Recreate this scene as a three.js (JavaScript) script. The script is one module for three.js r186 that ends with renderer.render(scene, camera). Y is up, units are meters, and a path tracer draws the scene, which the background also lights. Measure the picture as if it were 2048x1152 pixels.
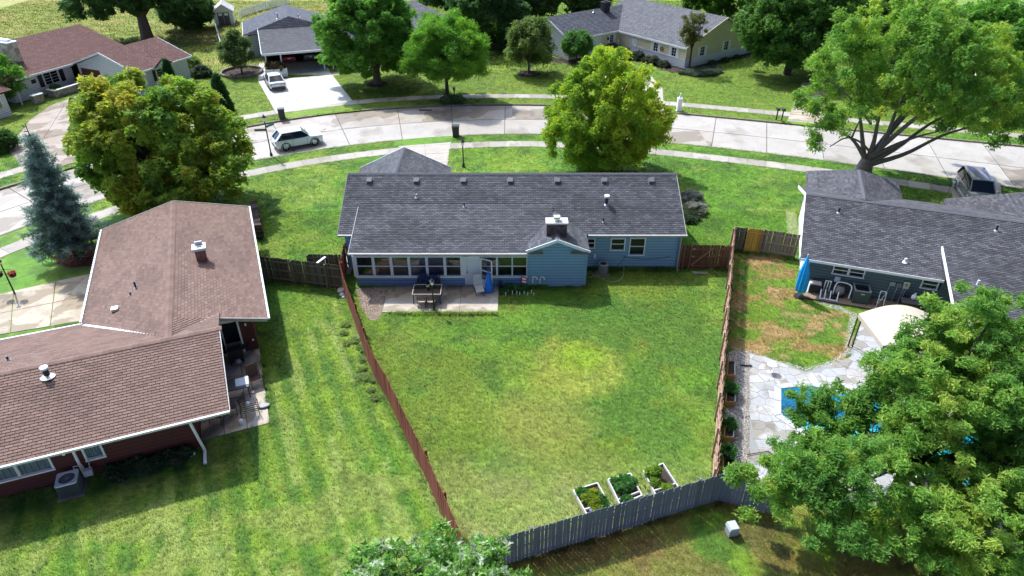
import * as THREE from 'three';
import { Sky } from 'three/addons/objects/Sky.js';
import { mergeGeometries, toCreasedNormals } from 'three/addons/utils/BufferGeometryUtils.js';

// ---------------------------------------------------------------- camera, sky, sun, exposure
const scene = new THREE.Scene();
const camera = new THREE.PerspectiveCamera(45.73, 1024 / 576, 0.5, 900);
camera.position.set(0, 23, 0);
camera.rotation.set(-33 * Math.PI / 180, 0, 0);
camera.updateMatrixWorld();

const SUN = new THREE.Vector3(-0.94, 1.9, -1.2).normalize();
const sky = new Sky();
sky.name = 'sky';
sky.scale.setScalar(1000);
sky.userData = { kind: 'structure' };
const su = sky.material.uniforms;
su.sunPosition.value.copy(SUN);
su.turbidity.value = 6; su.rayleigh.value = 0.5; su.mieCoefficient.value = 0.005;
if (su.cloudCoverage) { su.cloudCoverage.value = 0.55; su.cloudDensity.value = 0.6; }
scene.add(sky);
scene.environmentIntensity = 0.3;

const sun = new THREE.DirectionalLight(new THREE.Color(1, 0.93, 0.80), 3.1);
sun.position.copy(SUN).multiplyScalar(150).add(new THREE.Vector3(0, 0, -45));
sun.target.position.set(0, 0, -45);
sun.castShadow = true;
sun.shadow.radius = 1.5;
sun.shadow.mapSize.set(4096, 4096);
Object.assign(sun.shadow.camera, { left: -75, right: 75, top: 80, bottom: -80, near: 1, far: 400 });
scene.add(sun, sun.target);

const renderer = new THREE.WebGLRenderer({ antialias: true });
renderer.setSize(1024, 576);
renderer.toneMapping = THREE.LinearToneMapping;
renderer.toneMappingExposure = 1.96;
renderer.shadowMap.enabled = true;

// ---------------------------------------------------------------- helpers
const V = (x, y, z) => new THREE.Vector3(x, y, z);
const rgb = (r, g, b) => new THREE.Color().setRGB(r, g, b);
function rng(seed) { let a = seed >>> 0; return () => { a = (a + 0x6D2B79F5) | 0; let t = Math.imul(a ^ (a >>> 15), 1 | a); t = (t + Math.imul(t ^ (t >>> 7), 61 | t)) ^ t; return ((t ^ (t >>> 14)) >>> 0) / 4294967296; }; }
const R0 = rng(12345);
const rr = (a, b) => a + (b - a) * R0();
const pick = a => a[Math.floor(R0() * a.length)];
const clamp = (v, a = 0, b = 1) => Math.min(b, Math.max(a, v));
const sstep = (a, b, v) => { const t = clamp((v - a) / (b - a)); return t * t * (3 - 2 * t); };
const lerp = (a, b, t) => a + (b - a) * t;

// value noise: lattice hash, smooth, and fbm; tile > 0 makes it repeat
function hash2(x, y, s) { let h = Math.imul(x, 374761393) + Math.imul(y, 668265263) + Math.imul(s, 974634541); h = Math.imul(h ^ (h >>> 13), 1274126177); return ((h ^ (h >>> 16)) >>> 0) / 4294967296; }
function vnoise(x, y, s = 0, tile = 0) {
  const xi = Math.floor(x), yi = Math.floor(y); let fx = x - xi, fy = y - yi; fx = fx * fx * (3 - 2 * fx); fy = fy * fy * (3 - 2 * fy);
  const w = tile ? (v => ((v % tile) + tile) % tile) : (v => v);
  const x0 = w(xi), x1 = w(xi + 1), y0 = w(yi), y1 = w(yi + 1);
  const a = hash2(x0, y0, s), b = hash2(x1, y0, s), c = hash2(x0, y1, s), d = hash2(x1, y1, s);
  return a + (b - a) * fx + (c - a) * fy + (a - b - c + d) * fx * fy;
}
function fbm(x, y, oct = 4, s = 0, tile = 0) { let v = 0, a = 0.5, t = 0; for (let i = 0; i < oct; i++) { v += a * vnoise(x, y, s + i * 17, tile); t += a; x *= 2; y *= 2; tile *= 2; a *= 0.5; } return v / t; }

const toByte = v => Math.round(255 * clamp(v <= 0.0031308 ? v * 12.92 : 1.055 * Math.pow(v, 1 / 2.4) - 0.055));
// fn(u, v, out) fills linear r g b in out; colour textures are stored as sRGB
function colorTex(w, h, fn, repeat = true) {
  const d = new Uint8Array(w * h * 4), o = [0, 0, 0];
  for (let j = 0; j < h; j++) for (let i = 0; i < w; i++) { fn((i + 0.5) / w, (j + 0.5) / h, o); const k = (j * w + i) * 4; d[k] = toByte(o[0]); d[k + 1] = toByte(o[1]); d[k + 2] = toByte(o[2]); d[k + 3] = 255; }
  const t = new THREE.DataTexture(d, w, h); t.colorSpace = THREE.SRGBColorSpace; t.magFilter = THREE.LinearFilter; t.minFilter = THREE.LinearMipmapLinearFilter; t.generateMipmaps = true;
  if (repeat) t.wrapS = t.wrapT = THREE.RepeatWrapping; t.needsUpdate = true; return t;
}
function grayTex(w, h, fn) {
  const d = new Uint8Array(w * h * 4);
  for (let j = 0; j < h; j++) for (let i = 0; i < w; i++) { const k = (j * w + i) * 4, v = Math.round(255 * clamp(fn((i + 0.5) / w, (j + 0.5) / h))); d[k] = d[k + 1] = d[k + 2] = v; d[k + 3] = 255; }
  const t = new THREE.DataTexture(d, w, h); t.magFilter = THREE.LinearFilter; t.minFilter = THREE.LinearMipmapLinearFilter; t.generateMipmaps = true; t.wrapS = t.wrapT = THREE.RepeatWrapping; t.needsUpdate = true; return t;
}
const rep = (t, m) => { const c = t.clone(); c.repeat.set(1 / m, 1 / m); c.needsUpdate = true; return c; };   // one tile every m metres of uv

// names, labels
const ORD = ['first', 'second', 'third', 'fourth', 'fifth', 'sixth', 'seventh', 'eighth', 'ninth', 'tenth', 'eleventh', 'twelfth'];
const taken = {};
function numbered(n) { const k = taken[n] = (taken[n] ?? -1) + 1; return k ? n + '_' + String(k).padStart(3, '0') : n; }
function tag(o, label, category, group) { o.userData.label = label; o.userData.category = category; if (group) o.userData.group = group; return o; }
function thing(name, label, category, [x, y, z] = [0, 0, 0], turn = 0, group) {
  const o = new THREE.Group(); o.name = numbered(name); o.position.set(x, y, z); o.rotation.y = turn; scene.add(o); return tag(o, label, category, group);
}
function structure(name) { const o = new THREE.Group(); o.name = numbered(name); o.userData.kind = 'structure'; scene.add(o); return o; }
const cloneOf = (src, label, [x, y, z], turn = 0, group) => { const c = src.clone(); c.userData = { ...src.userData }; c.name = numbered(src.name.replace(/_\d\d\d$/, '')); c.position.set(x, y, z); c.rotation.y = turn; scene.add(c); return tag(c, label, src.userData.category, group || src.userData.group); };

// geometry helpers: everything non-indexed with position, normal, uv (metres, by face direction)
function boxUV(g) {
  const p = g.attributes.position, n = g.attributes.normal, uv = new Float32Array(p.count * 2);
  for (let i = 0; i < p.count; i++) {
    const ax = Math.abs(n.getX(i)), ay = Math.abs(n.getY(i)), az = Math.abs(n.getZ(i));
    if (ay >= ax && ay >= az) { uv[2 * i] = p.getX(i); uv[2 * i + 1] = -p.getZ(i); } else if (ax >= az) { uv[2 * i] = p.getZ(i); uv[2 * i + 1] = p.getY(i); } else { uv[2 * i] = p.getX(i); uv[2 * i + 1] = p.getY(i); }
  }
  g.setAttribute('uv', new THREE.BufferAttribute(uv, 2)); return g;
}
function flat(g) { const k = g.index ? g.toNonIndexed() : g; if (!k.attributes.normal) k.computeVertexNormals(); for (const a of Object.keys(k.attributes)) if (!['position', 'normal', 'uv', 'color'].includes(a)) k.deleteAttribute(a); return k; }
const xf = (g, x = 0, y = 0, z = 0, rx = 0, ry = 0, rz = 0) => { if (rx || ry || rz) g.applyMatrix4(new THREE.Matrix4().makeRotationFromEuler(new THREE.Euler(rx, ry, rz))); return g.translate(x, y, z); };
const box = (w, h, d, x = 0, y = 0, z = 0, rx = 0, ry = 0, rz = 0) => xf(new THREE.BoxGeometry(w, h, d), x, y, z, rx, ry, rz);
const cyl = (r0, r1, h, x = 0, y = 0, z = 0, n = 12, rx = 0, ry = 0, rz = 0) => xf(new THREE.CylinderGeometry(r0, r1, h, n), x, y, z, rx, ry, rz);
const sph = (r, x, y, z, sx = 1, sy = 1, sz = 1, n = 12) => new THREE.SphereGeometry(r, n, Math.max(6, n >> 1)).scale(sx, sy, sz).translate(x, y, z);
function bar(a, b, r, n = 8, r2 = r) { const A = V(...a), B = V(...b), d = B.clone().sub(A), g = new THREE.CylinderGeometry(r2, r, d.length(), n); g.applyQuaternion(new THREE.Quaternion().setFromUnitVectors(V(0, 1, 0), d.clone().normalize())); return g.translate(...A.add(B).multiplyScalar(0.5).toArray()); }
function beam(a, b, w, h) { const A = V(...a), B = V(...b), d = B.clone().sub(A), g = new THREE.BoxGeometry(w, h, d.length()); const m = new THREE.Matrix4().lookAt(B, A, V(0, 1, 0)); g.applyMatrix4(m); return g.translate(...A.add(B).multiplyScalar(0.5).toArray()); }
const tube = (pts, r, n = 6, seg = 24) => new THREE.TubeGeometry(new THREE.CatmullRomCurve3(pts.map(p => V(...p))), seg, r, n);
// slab with a flat or sloped top: corners [x, z, y?]
function slabGeo(pts, y = 0, th = 0.1) {
  const n = pts.length, pos = [], top = pts.map(p => [p[0], p[2] ?? y, p[1]]); let A = 0; for (let i = 0; i < n; i++) { const a = pts[i], b = pts[(i + 1) % n]; A += a[0] * b[1] - b[0] * a[1]; }
  if (A > 0) top.reverse();
  const tri = THREE.ShapeUtils.triangulateShape(top.map(p => new THREE.Vector2(p[0], -p[2])), []);
  for (const t of tri) { const [a, b, c] = t.map(k => top[k]), up = (b[2] - a[2]) * (c[0] - a[0]) - (b[0] - a[0]) * (c[2] - a[2]) > 0; pos.push(...a, ...(up ? b : c), ...(up ? c : b)); }
  for (let i = 0; i < n; i++) { const a = top[i], b = top[(i + 1) % n]; pos.push(a[0], a[1], a[2], a[0], a[1] - th, a[2], b[0], b[1] - th, b[2], a[0], a[1], a[2], b[0], b[1] - th, b[2], b[0], b[1], b[2]); }
  const g = new THREE.BufferGeometry(); g.setAttribute('position', new THREE.Float32BufferAttribute(pos, 3)); g.computeVertexNormals(); return g;
}
function polyGeo(pts3) {   // flat polygon through 3-D points, both sides drawn anyway
  const a = V(...pts3[0]), u = V(...pts3[1]).sub(a).normalize(), n = u.clone().cross(V(...pts3[2]).sub(a)).normalize(), v = n.clone().cross(u), q = pts3.map(p => { const d = V(...p).sub(a); return new THREE.Vector2(d.dot(u), d.dot(v)); });
  const pos = []; for (const t of THREE.ShapeUtils.triangulateShape(q, [])) for (const k of t) pos.push(...pts3[k]);
  const g = new THREE.BufferGeometry(); g.setAttribute('position', new THREE.Float32BufferAttribute(pos, 3)); g.computeVertexNormals(); return g;
}
function join(list) { list = list.flat(9).map(flat); const col = list.some(g => g.attributes.color); for (const g of list) { if (!g.attributes.uv) boxUV(g); if (col && !g.attributes.color) g.setAttribute('color', new THREE.BufferAttribute(new Float32Array(g.attributes.position.count * 3).fill(1), 3)); if (!col && g.attributes.color) g.deleteAttribute('color'); } return list.length === 1 ? list[0] : mergeGeometries(list); }
function part(name, geos, mat, parent, keepUV = false) {
  const g = join(Array.isArray(geos) ? geos : [geos]); if (!keepUV) boxUV(g);
  const m = new THREE.Mesh(g, mat); m.castShadow = m.receiveShadow = true; m.name = parent === scene ? numbered(name) : name; parent.add(m); return m;
}
const single = (name, geos, mat, label, category, group) => tag(part(name, geos, mat, scene), label, category, group);
function shared(name, geo, mat, parent) { const m = new THREE.Mesh(geo, mat); m.castShadow = m.receiveShadow = true; m.name = parent === scene ? numbered(name) : name; parent.add(m); return m; }
const sub = (name, parent) => { const g = new THREE.Group(); g.name = name; parent.add(g); return g; };
const prep = geos => boxUV(join(Array.isArray(geos) ? geos : [geos]));
function inPoly(x, z, P) { let c = false; for (let i = 0, j = P.length - 1; i < P.length; j = i++) if ((P[i][1] > z) !== (P[j][1] > z) && x < (P[j][0] - P[i][0]) * (z - P[i][1]) / (P[j][1] - P[i][1]) + P[i][0]) c = !c; return c; }
// ground that grass does not grow on
const hard = [];
function keepClear(P, grow = 0) { let x0 = 1e9, x1 = -1e9, z0 = 1e9, z1 = -1e9; for (const [x, z] of P) { x0 = Math.min(x0, x); x1 = Math.max(x1, x); z0 = Math.min(z0, z); z1 = Math.max(z1, z); } hard.push({ P, x0: x0 - grow, x1: x1 + grow, z0: z0 - grow, z1: z1 + grow }); }
const isHard = (x, z) => { for (const h of hard) if (x > h.x0 && x < h.x1 && z > h.z0 && z < h.z1 && inPoly(x, z, h.P)) return true; return false; };
const turned = (ox, oz, t) => (x, z) => [ox + x * Math.cos(t) + z * Math.sin(t), oz - x * Math.sin(t) + z * Math.cos(t)];

// ---------------------------------------------------------------- materials
const std = (c, rough = 0.85, o = {}) => new THREE.MeshStandardMaterial({ color: Array.isArray(c) ? rgb(...c) : c, roughness: rough, ...o });
const fine = grayTex(256, 256, (u, v) => 0.5 + 0.9 * (fbm(u * 32, v * 32, 3, 5, 32) - 0.5));
const grain = colorTex(256, 256, (u, v, o) => { const k = 0.80 + 0.4 * fbm(u * 16, v * 16, 5, 9, 16) ; o[0] = o[1] = o[2] = clamp(k * 0.9); });
const soft = colorTex(256, 256, (u, v, o) => { const k = 0.92 + 0.10 * fbm(u * 16, v * 4, 4, 19, 0); o[0] = o[1] = o[2] = clamp(k); });
const concreteT = colorTex(1024, 1024, (u, v, o) => {
  const a = fbm(u * 6, v * 6, 5, 31, 6), b = fbm(u * 64, v * 64, 3, 51, 64), c = sstep(0.56, 0.7, fbm(u * 3, v * 3, 5, 77, 3)), e = sstep(0.6, 0.72, fbm(u * 8, v * 8, 4, 99, 8));
  let k = 0.92 + 0.22 * (a - 0.5) + 0.18 * (b - 0.5); k *= 1 - 0.16 * c - 0.08 * e; o[0] = k; o[1] = k * (0.985 - 0.02 * c); o[2] = k * (0.955 - 0.05 * c);
});
const stainT = colorTex(1024, 1024, (u, v, o) => {   // concrete with wide damp and rusty stains
  const w = fbm(u * 4, v * 4, 3, 3, 4) * 0.5, a = fbm(u * 5 + w, v * 5 - w, 5, 131, 0), b = fbm(u * 64, v * 64, 3, 51, 64), c = sstep(0.50, 0.60, fbm(u * 3 + w, v * 3 + w, 5, 177, 0)), e = sstep(0.54, 0.66, a);
  let k = 0.95 + 0.16 * (b - 0.5); k *= 1 - 0.36 * c - 0.16 * e; o[0] = k; o[1] = k * (0.97 - 0.05 * c - 0.03 * e); o[2] = k * (0.92 - 0.14 * c - 0.06 * e);
});
const M = {
  road: [0, 1, 2, 3].map(i => std([[0.385, 0.355, 0.315], [0.40, 0.37, 0.33], [0.36, 0.33, 0.29], [0.42, 0.39, 0.35]][i], 0.85, { map: rep(concreteT, 7), bumpMap: rep(fine, 0.5), bumpScale: 0.004 })),
  roadStain: [0, 1].map(i => std([[0.35, 0.315, 0.275], [0.385, 0.35, 0.31]][i], 0.75, { map: rep(stainT, 9), bumpMap: rep(fine, 0.5), bumpScale: 0.004 })),
  walk: [0, 1, 2].map(i => std([[0.36, 0.32, 0.275], [0.41, 0.37, 0.325], [0.31, 0.275, 0.235]][i], 0.9, { map: rep(concreteT, 3.3), bumpMap: rep(fine, 0.5), bumpScale: 0.004 })),
  drive: std([0.42, 0.375, 0.32], 0.9, { map: rep(concreteT, 5), bumpMap: rep(fine, 0.5), bumpScale: 0.004 }),
  driveTan: std([0.37, 0.315, 0.265], 0.9, { map: rep(stainT, 6.5), bumpMap: rep(fine, 0.5), bumpScale: 0.004 }),
  driveNew: std([0.56, 0.55, 0.53], 0.85, { map: rep(concreteT, 8), bumpMap: rep(fine, 0.5), bumpScale: 0.003 }),
  driveOld: std([0.46, 0.40, 0.31], 0.85, { map: rep(stainT, 4.5), bumpMap: rep(fine, 0.5), bumpScale: 0.004 }),
  patio: std([0.44, 0.395, 0.33], 0.75, { map: rep(stainT, 4.1), bumpMap: rep(fine, 0.5), bumpScale: 0.004 }),
  joint: std([0.10, 0.085, 0.06], 1),
  kerb: std([0.25, 0.21, 0.17], 0.9, { map: rep(concreteT, 4) }),
  white: std([0.74, 0.75, 0.74], 0.6), trim: std([0.66, 0.72, 0.73], 0.55), black: std([0.015, 0.015, 0.016], 0.5), darkMetal: std([0.03, 0.028, 0.026], 0.45, { metalness: 0.4 }),
  soffit: std([0.55, 0.55, 0.53], 0.8), gutterWhite: std([0.63, 0.62, 0.59], 0.55, { map: rep(grain, 1.1) }), gutter: std([0.38, 0.36, 0.325], 0.5, { map: rep(grain, 1.5) }), gutterDark: std([0.10, 0.08, 0.065], 0.6), brass: std([0.5, 0.33, 0.12], 0.35, { metalness: 0.8 }),
  metal: std([0.55, 0.56, 0.57], 0.35, { metalness: 0.9 }), grayPlastic: std([0.30, 0.31, 0.31], 0.6), rubber: std([0.018, 0.018, 0.018], 0.8),
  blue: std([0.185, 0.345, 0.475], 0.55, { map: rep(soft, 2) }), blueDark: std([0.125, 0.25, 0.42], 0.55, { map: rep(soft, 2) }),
  teal: std([0.085, 0.125, 0.135], 0.6, { map: rep(soft, 2) }), redwall: std([0.085, 0.014, 0.010], 0.7, { map: rep(grain, 1.3) }), cream: std([0.70, 0.62, 0.40], 0.7, { map: rep(soft, 2) }),
  grayWall: std([0.42, 0.46, 0.47], 0.7, { map: rep(soft, 2) }), whiteWall: std([0.72, 0.73, 0.70], 0.7, { map: rep(soft, 2.2) }),
  glass: new THREE.MeshPhysicalMaterial({ color: rgb(0.9, 0.93, 0.95), roughness: 0.02, transmission: 1, thickness: 0, ior: 1.5 }),
  darkGlass: new THREE.MeshPhysicalMaterial({ color: rgb(0.010, 0.013, 0.019), roughness: 0.05, specularIntensity: 0.7 }),
  room: std([0.10, 0.10, 0.10], 0.9), floorDark: std([0.07, 0.055, 0.045], 0.8),
  mulch: std([0.045, 0.026, 0.018], 1), redMulch: std([0.16, 0.045, 0.03], 1), soil: std([0.035, 0.026, 0.018], 1),
  curtain: std([0.28, 0.32, 0.34], 0.95),
};

// ---------------------------------------------------------------- road lines (metres)
const roadNear = [[-36.14, -42.54], [-35.13, -44.53], [-32.61, -48.15], [-30.98, -49.42], [-28.12, -52.02], [-25.64, -54.2], [-23.06, -56.07], [-20.59, -57.33], [-16.55, -59.13], [-10.89, -60.89], [-5.63, -62.07], [-1.15, -62.87], [3.39, -62.87], [8.31, -61.93], [13.76, -60.25], [22.83, -57.68], [29.01, -55.18], [35.83, -52.22], [40.75, -49.89]];
const roadFar = [[-40.93, -50.17], [-39.69, -52.12], [-36.98, -55.18], [-32.98, -59.25], [-29.5, -62.07], [-26.01, -64.39], [-22.62, -66.56], [-19.64, -68.39], [-16.2, -69.65], [-11.72, -70.29], [-6.54, -70.95], [-1.27, -71.28], [3.76, -71.28], [9.23, -70.46], [16.2, -68.54], [21.18, -67.01], [26.88, -65.24], [34.62, -62.73], [46.56, -59.13]];
function smooth(P, step = 1.6) {
  const e = (a, b, d) => { const l = Math.hypot(a[0] - b[0], a[1] - b[1]); return [a[0] + (a[0] - b[0]) / l * d, a[1] + (a[1] - b[1]) / l * d]; };
  P = [e(P[0], P[1], 30), ...P, e(P[P.length - 1], P[P.length - 2], 30)];
  let c = new THREE.CatmullRomCurve3(P.map(p => V(p[0], 0, p[1])), false, 'centripetal'); let L = c.getLength();
  let q = c.getSpacedPoints(Math.round(L / 5)).map(p => [p.x, p.z]);
  for (let k = 0; k < 3; k++) q = q.map((p, i) => i && i < q.length - 1 ? [(q[i - 1][0] + 2 * p[0] + q[i + 1][0]) / 4, (q[i - 1][1] + 2 * p[1] + q[i + 1][1]) / 4] : p);
  c = new THREE.CatmullRomCurve3(q.map(p => V(p[0], 0, p[1]))); L = c.getLength();
  return c.getSpacedPoints(Math.round(L / step)).map(p => [p.x, p.z]);
}
function offset(P, d) { return P.map((p, i) => { const a = P[Math.max(0, i - 1)], b = P[Math.min(P.length - 1, i + 1)], l = Math.hypot(b[0] - a[0], b[1] - a[1]); return [p[0] - (b[1] - a[1]) / l * d, p[1] + (b[0] - a[0]) / l * d]; }); }
const nearest = (p, Q) => { let best = 1e9, r = Q[0]; for (let i = 0; i < Q.length - 1; i++) { const a = Q[i], b = Q[i + 1], dx = b[0] - a[0], dz = b[1] - a[1], t = clamp(((p[0] - a[0]) * dx + (p[1] - a[1]) * dz) / (dx * dx + dz * dz)), x = a[0] + dx * t, z = a[1] + dz * t, d = (p[0] - x) ** 2 + (p[1] - z) ** 2; if (d < best) { best = d; r = [x, z]; } } return r; };
const NEAR = smooth(roadNear), FAR = smooth(roadFar);
const ROADY = -0.12;

// driveway outlines, used for kerb openings too
const driveMain = { apron: [[-11.19, -60.7], [-5.48, -62], [-5.56, -59.87], [-10.37, -58.52]], walkEdge: [[-10.37, -58.52], [-5.56, -59.87]] };
const pool = [[13.55, -26.08], [12.93, -24.21], [14.79, -21.79], [17.6, -20.62], [20.78, -19.39], [22.24, -19.53], [23.7, -21.79], [20.45, -23.53], [17.67, -25.27], [15.09, -26.3]];

// ---------------------------------------------------------------- grass colour over the ground (linear), a property of the turf itself
const dirtSpots = [[...[-14.54, -42.25], 0.5], [...[5.61, -40.14], 0.4]];
function blob(x, z, c, rx, rz, soft = 0.5, s = 1) { const n = 0.7 * (fbm(x * 0.9, z * 0.9, 4, 400 + s) - 0.5); const d = Math.hypot((x - c[0]) / rx, (z - c[1]) / rz) + n; return 1 - sstep(1 - soft, 1 + soft, d); }
const yellowC = [3.3, -27.76], coreC = [3.65, -28.72], coreC2 = [1.32, -23.53];
const yardPoly = [[-9.92, -34.91], [0.96, -35.47], [10.53, -37.67], [14.06, -37.24], [9.05, -20.48], [-0.27, -16.72], [-1.96, -17.29], [-6.27, -25.27]];
const leftYard = [[-10.28, -35.19], [-6.27, -25.27], [-1.96, -17.29], [0, -14], [-24, -14], [-24, -19], [-14, -23], [-12, -30]];
const rightYard = [[14.92, -39.8], [19.01, -38.81], [17.64, -34.09], [20.07, -32.03], [17.71, -28.38], [14.26, -28.38], [11.69, -29.24]];
const fenceDir = (() => { const a = [-9.95, -34.63], b = [-1.96, -17.29], l = Math.hypot(b[0] - a[0], b[1] - a[1]); return [(b[0] - a[0]) / l, (b[1] - a[1]) / l]; })();
function grassColor(x, z, o) {
  const n1 = fbm(x * 0.18, z * 0.18, 4, 11), n2 = fbm(x * 0.75, z * 0.75, 4, 22), n3 = fbm(x * 3.1, z * 3.1, 3, 33), n4 = vnoise(x * 9.5, z * 9.5, 44);
  let r = 0.098, g = 0.222, b = 0.014;
  const mixTo = (R, G_, B, t) => { r = lerp(r, R, t); g = lerp(g, G_, t); b = lerp(b, B, t); };
  mixTo(0.17, 0.26, 0.018, 0.7 * sstep(0.42, 0.68, n1));
  mixTo(0.065, 0.145, 0.014, 0.8 * sstep(0.46, 0.66, n2));
  mixTo(0.22, 0.29, 0.04, 0.5 * sstep(0.55, 0.74, fbm(x * 0.5 + 9, z * 0.5, 4, 66)));
  if (z < -62) { mixTo(0.17, 0.225, 0.02, 0.5); if (x < -30 && z < -84) { mixTo(0.26, 0.27, 0.05, 0.55); mixTo(0.34, 0.29, 0.09, 0.6 * sstep(0.5, 0.68, fbm(x * 0.16, z * 0.5, 4, 86))); } }
  if (z > -45) {
    if (inPoly(x, z, yardPoly)) {
      const st = Math.sin((x * 0.86 + z * 0.5) * 2 * Math.PI / 1.1); mixTo(0.17, 0.24, 0.02, 0.16 * st * st);
      mixTo(0.14, 0.195, 0.016, 0.65 * sstep(0.42, 0.62, fbm(x * 0.33, z * 0.33, 4, 91)));
      mixTo(0.07, 0.17, 0.016, 0.7 * sstep(0.5, 0.62, fbm(x * 0.42 + 5, z * 0.42, 4, 95)));
      mixTo(0.29, 0.32, 0.045, 0.95 * blob(x, z, yellowC, 2.35, 2.3, 0.3, 1) * (0.6 + 0.9 * (n3 - 0.3)));
      mixTo(0.21, 0.33, 0.013, 0.8 * blob(x, z, coreC, 1.25, 1.2, 0.5, 2));
      mixTo(0.30, 0.31, 0.09, 0.75 * sstep(-22.6, -19, z) * (0.35 + n2));
      mixTo(0.26, 0.27, 0.05, 0.7 * blob(x, z, coreC2, 2.2, 2.0, 0.6, 3));
      mixTo(0.13, 0.26, 0.018, 0.75 * blob(x, z, [0.46, -32.03], 1.5, 0.9, 0.5, 4));
    } else if (inPoly(x, z, leftYard)) {
      const d = x * fenceDir[1] - z * fenceDir[0], w = 0.5 + 0.5 * Math.sin(d * 2 * Math.PI / 1.05 + 1.2 * (n1 - 0.5));
      mixTo(0.22, 0.32, 0.03, 0.5 * sstep(0.45, 0.9, w) * sstep(-36, -30, z)); mixTo(0.075, 0.17, 0.018, 0.5 * sstep(0.45, 0.9, 1 - w));
      mixTo(0.25, 0.29, 0.06, 0.6 * sstep(0.5, 0.66, fbm(x * 0.55, z * 0.55, 4, 131)) * sstep(-24, -19, z));
      mixTo(0.28, 0.34, 0.08, 0.55 * sstep(0.52, 0.64, fbm(d * 1.6, (x * fenceDir[0] + z * fenceDir[1]) * 0.35, 4, 141)));
    } else if (inPoly(x, z, rightYard)) {
      mixTo(0.30, 0.19, 0.065, 0.85 * sstep(0.47, 0.62, fbm(x * 0.75, z * 0.95, 5, 151))); mixTo(0.40, 0.27, 0.11, 0.7 * sstep(0.56, 0.66, n2));
    } else if (z > -20) {
      mixTo(0.21, 0.15, 0.04, 0.65 * sstep(0.40, 0.60, fbm(x * 0.35, z * 0.35, 4, 161))); mixTo(0.16, 0.09, 0.035, 0.6 * sstep(0.52, 0.64, fbm(x * 0.6 + 3, z * 0.6, 4, 171)));
    }
  }
  const k = 0.62 + 0.42 * n3 + 0.36 * n4; o[0] = r * k; o[1] = g * k; o[2] = b * k;
}
const groundT = colorTex(2048, 1536, (u, v, o) => grassColor(u * 192 - 96, -(v * 144 + 4), o), false);
groundT.repeat.set(1 / 192, 1 / 144); groundT.offset.set(0.5, -4 / 144); groundT.wrapS = groundT.wrapT = THREE.RepeatWrapping;
const groundBump = grayTex(512, 512, (u, v) => 0.6 * fbm(u * 24, v * 24, 3, 201, 24) + 0.4 * vnoise(u * 128, v * 128, 7, 128));
M.ground = std([1, 1, 1], 0.95, { map: groundT, bumpMap: rep(groundBump, 5), bumpScale: 0.05 });

{ // one sheet of ground with openings where the road and the pool are cut in
  const s = new THREE.Shape([[-260, -20], [260, -20], [260, 330], [-260, 330]].map(p => new THREE.Vector2(p[0], p[1])));
  s.holes.push(new THREE.Path([...NEAR, ...FAR.slice().reverse()].map(p => new THREE.Vector2(p[0], -p[1]))));
  s.holes.push(new THREE.Path(pool.map(p => new THREE.Vector2(p[0], -p[1]))));
  const g = new THREE.ShapeGeometry(s).rotateX(-Math.PI / 2);
  const m = part('lawn', [g], M.ground, scene); m.userData.kind = 'structure';
}
keepClear([...NEAR, ...FAR.slice().reverse()]);
keepClear(pool);

// ---------------------------------------------------------------- street: concrete slabs, kerbs
const street = structure('street');
part('roadbed', slabGeo([...offset(NEAR, 0.8), ...offset(FAR, -0.8).reverse()], ROADY - 0.03, 0.05), M.joint, street);
{
  const C = NEAR.map(p => { const q = nearest(p, FAR); return [(p[0] + q[0]) / 2, (p[1] + q[1]) / 2]; });
  const k = 3, ins = (P, g) => { const cx = P.reduce((s, p) => s + p[0], 0) / P.length, cz = P.reduce((s, p) => s + p[1], 0) / P.length; return P.map(p => { const dx = p[0] - cx, dz = p[1] - cz, l = Math.hypot(dx, dz); return [p[0] - dx / l * g, p[1] - dz / l * g]; }); };
  const rs = rng(77);
  for (let i = 0; i + k < NEAR.length; i += k) {
    if (NEAR[i][0] > 62 || NEAR[i + k][0] < -62) continue;
    for (const [A, B] of [[NEAR, C], [C, FAR.length ? NEAR.map(p => nearest(p, FAR)) : FAR]]) {
      const e0 = [], e1 = []; for (let j = 0; j <= k; j++) { e0.push(A[i + j]); e1.push(B[i + j]); }
      const far = A === C, x = A[i][0], wet = far ? (x > -24 && x < 4) || x < -26 : rs() < 0.35;
      const m = wet && rs() < 0.9 ? M.roadStain[Math.floor(rs() * 2)] : M.road[Math.floor(rs() * 4)];
      part('road_slab', slabGeo(ins([...e0, ...e1.reverse()], 0.045), ROADY, 0.2), m, street);
    }
  }
}
const aprons = [];
function ribbon(P, d0, d1, y, len, gap, mats, parent, name, th = 0.12, skip = () => false) {
  const A = offset(P, d0), B = offset(P, d1), rs = rng(P.length + len * 10); let i = 0;
  const n = Math.max(1, Math.round(len / 1.6));
  for (i = 0; i + n < P.length; i += n) {
    const mid = A[i + (n >> 1)]; if (mid[0] > 60 || mid[0] < -62 || skip(mid[0], mid[1])) continue;
    const e0 = [], e1 = []; for (let j = 0; j <= n; j++) { let t = j; e0.push(A[i + t]); e1.push(B[i + t]); }
    const sh = (E, s) => { const a = E[0], b = E[1], l = Math.hypot(b[0] - a[0], b[1] - a[1]); return [a[0] + (b[0] - a[0]) / l * s, a[1] + (b[1] - a[1]) / l * s]; };
    e0[0] = sh(e0, gap); e1[0] = sh(e1, gap);
    const poly = [...e0, ...e1.reverse()]; part(name, slabGeo(poly, y, th), mats[Math.floor(rs() * mats.length)], parent); if (name === 'pavement_slab') keepClear(poly);
  }
}
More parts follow.
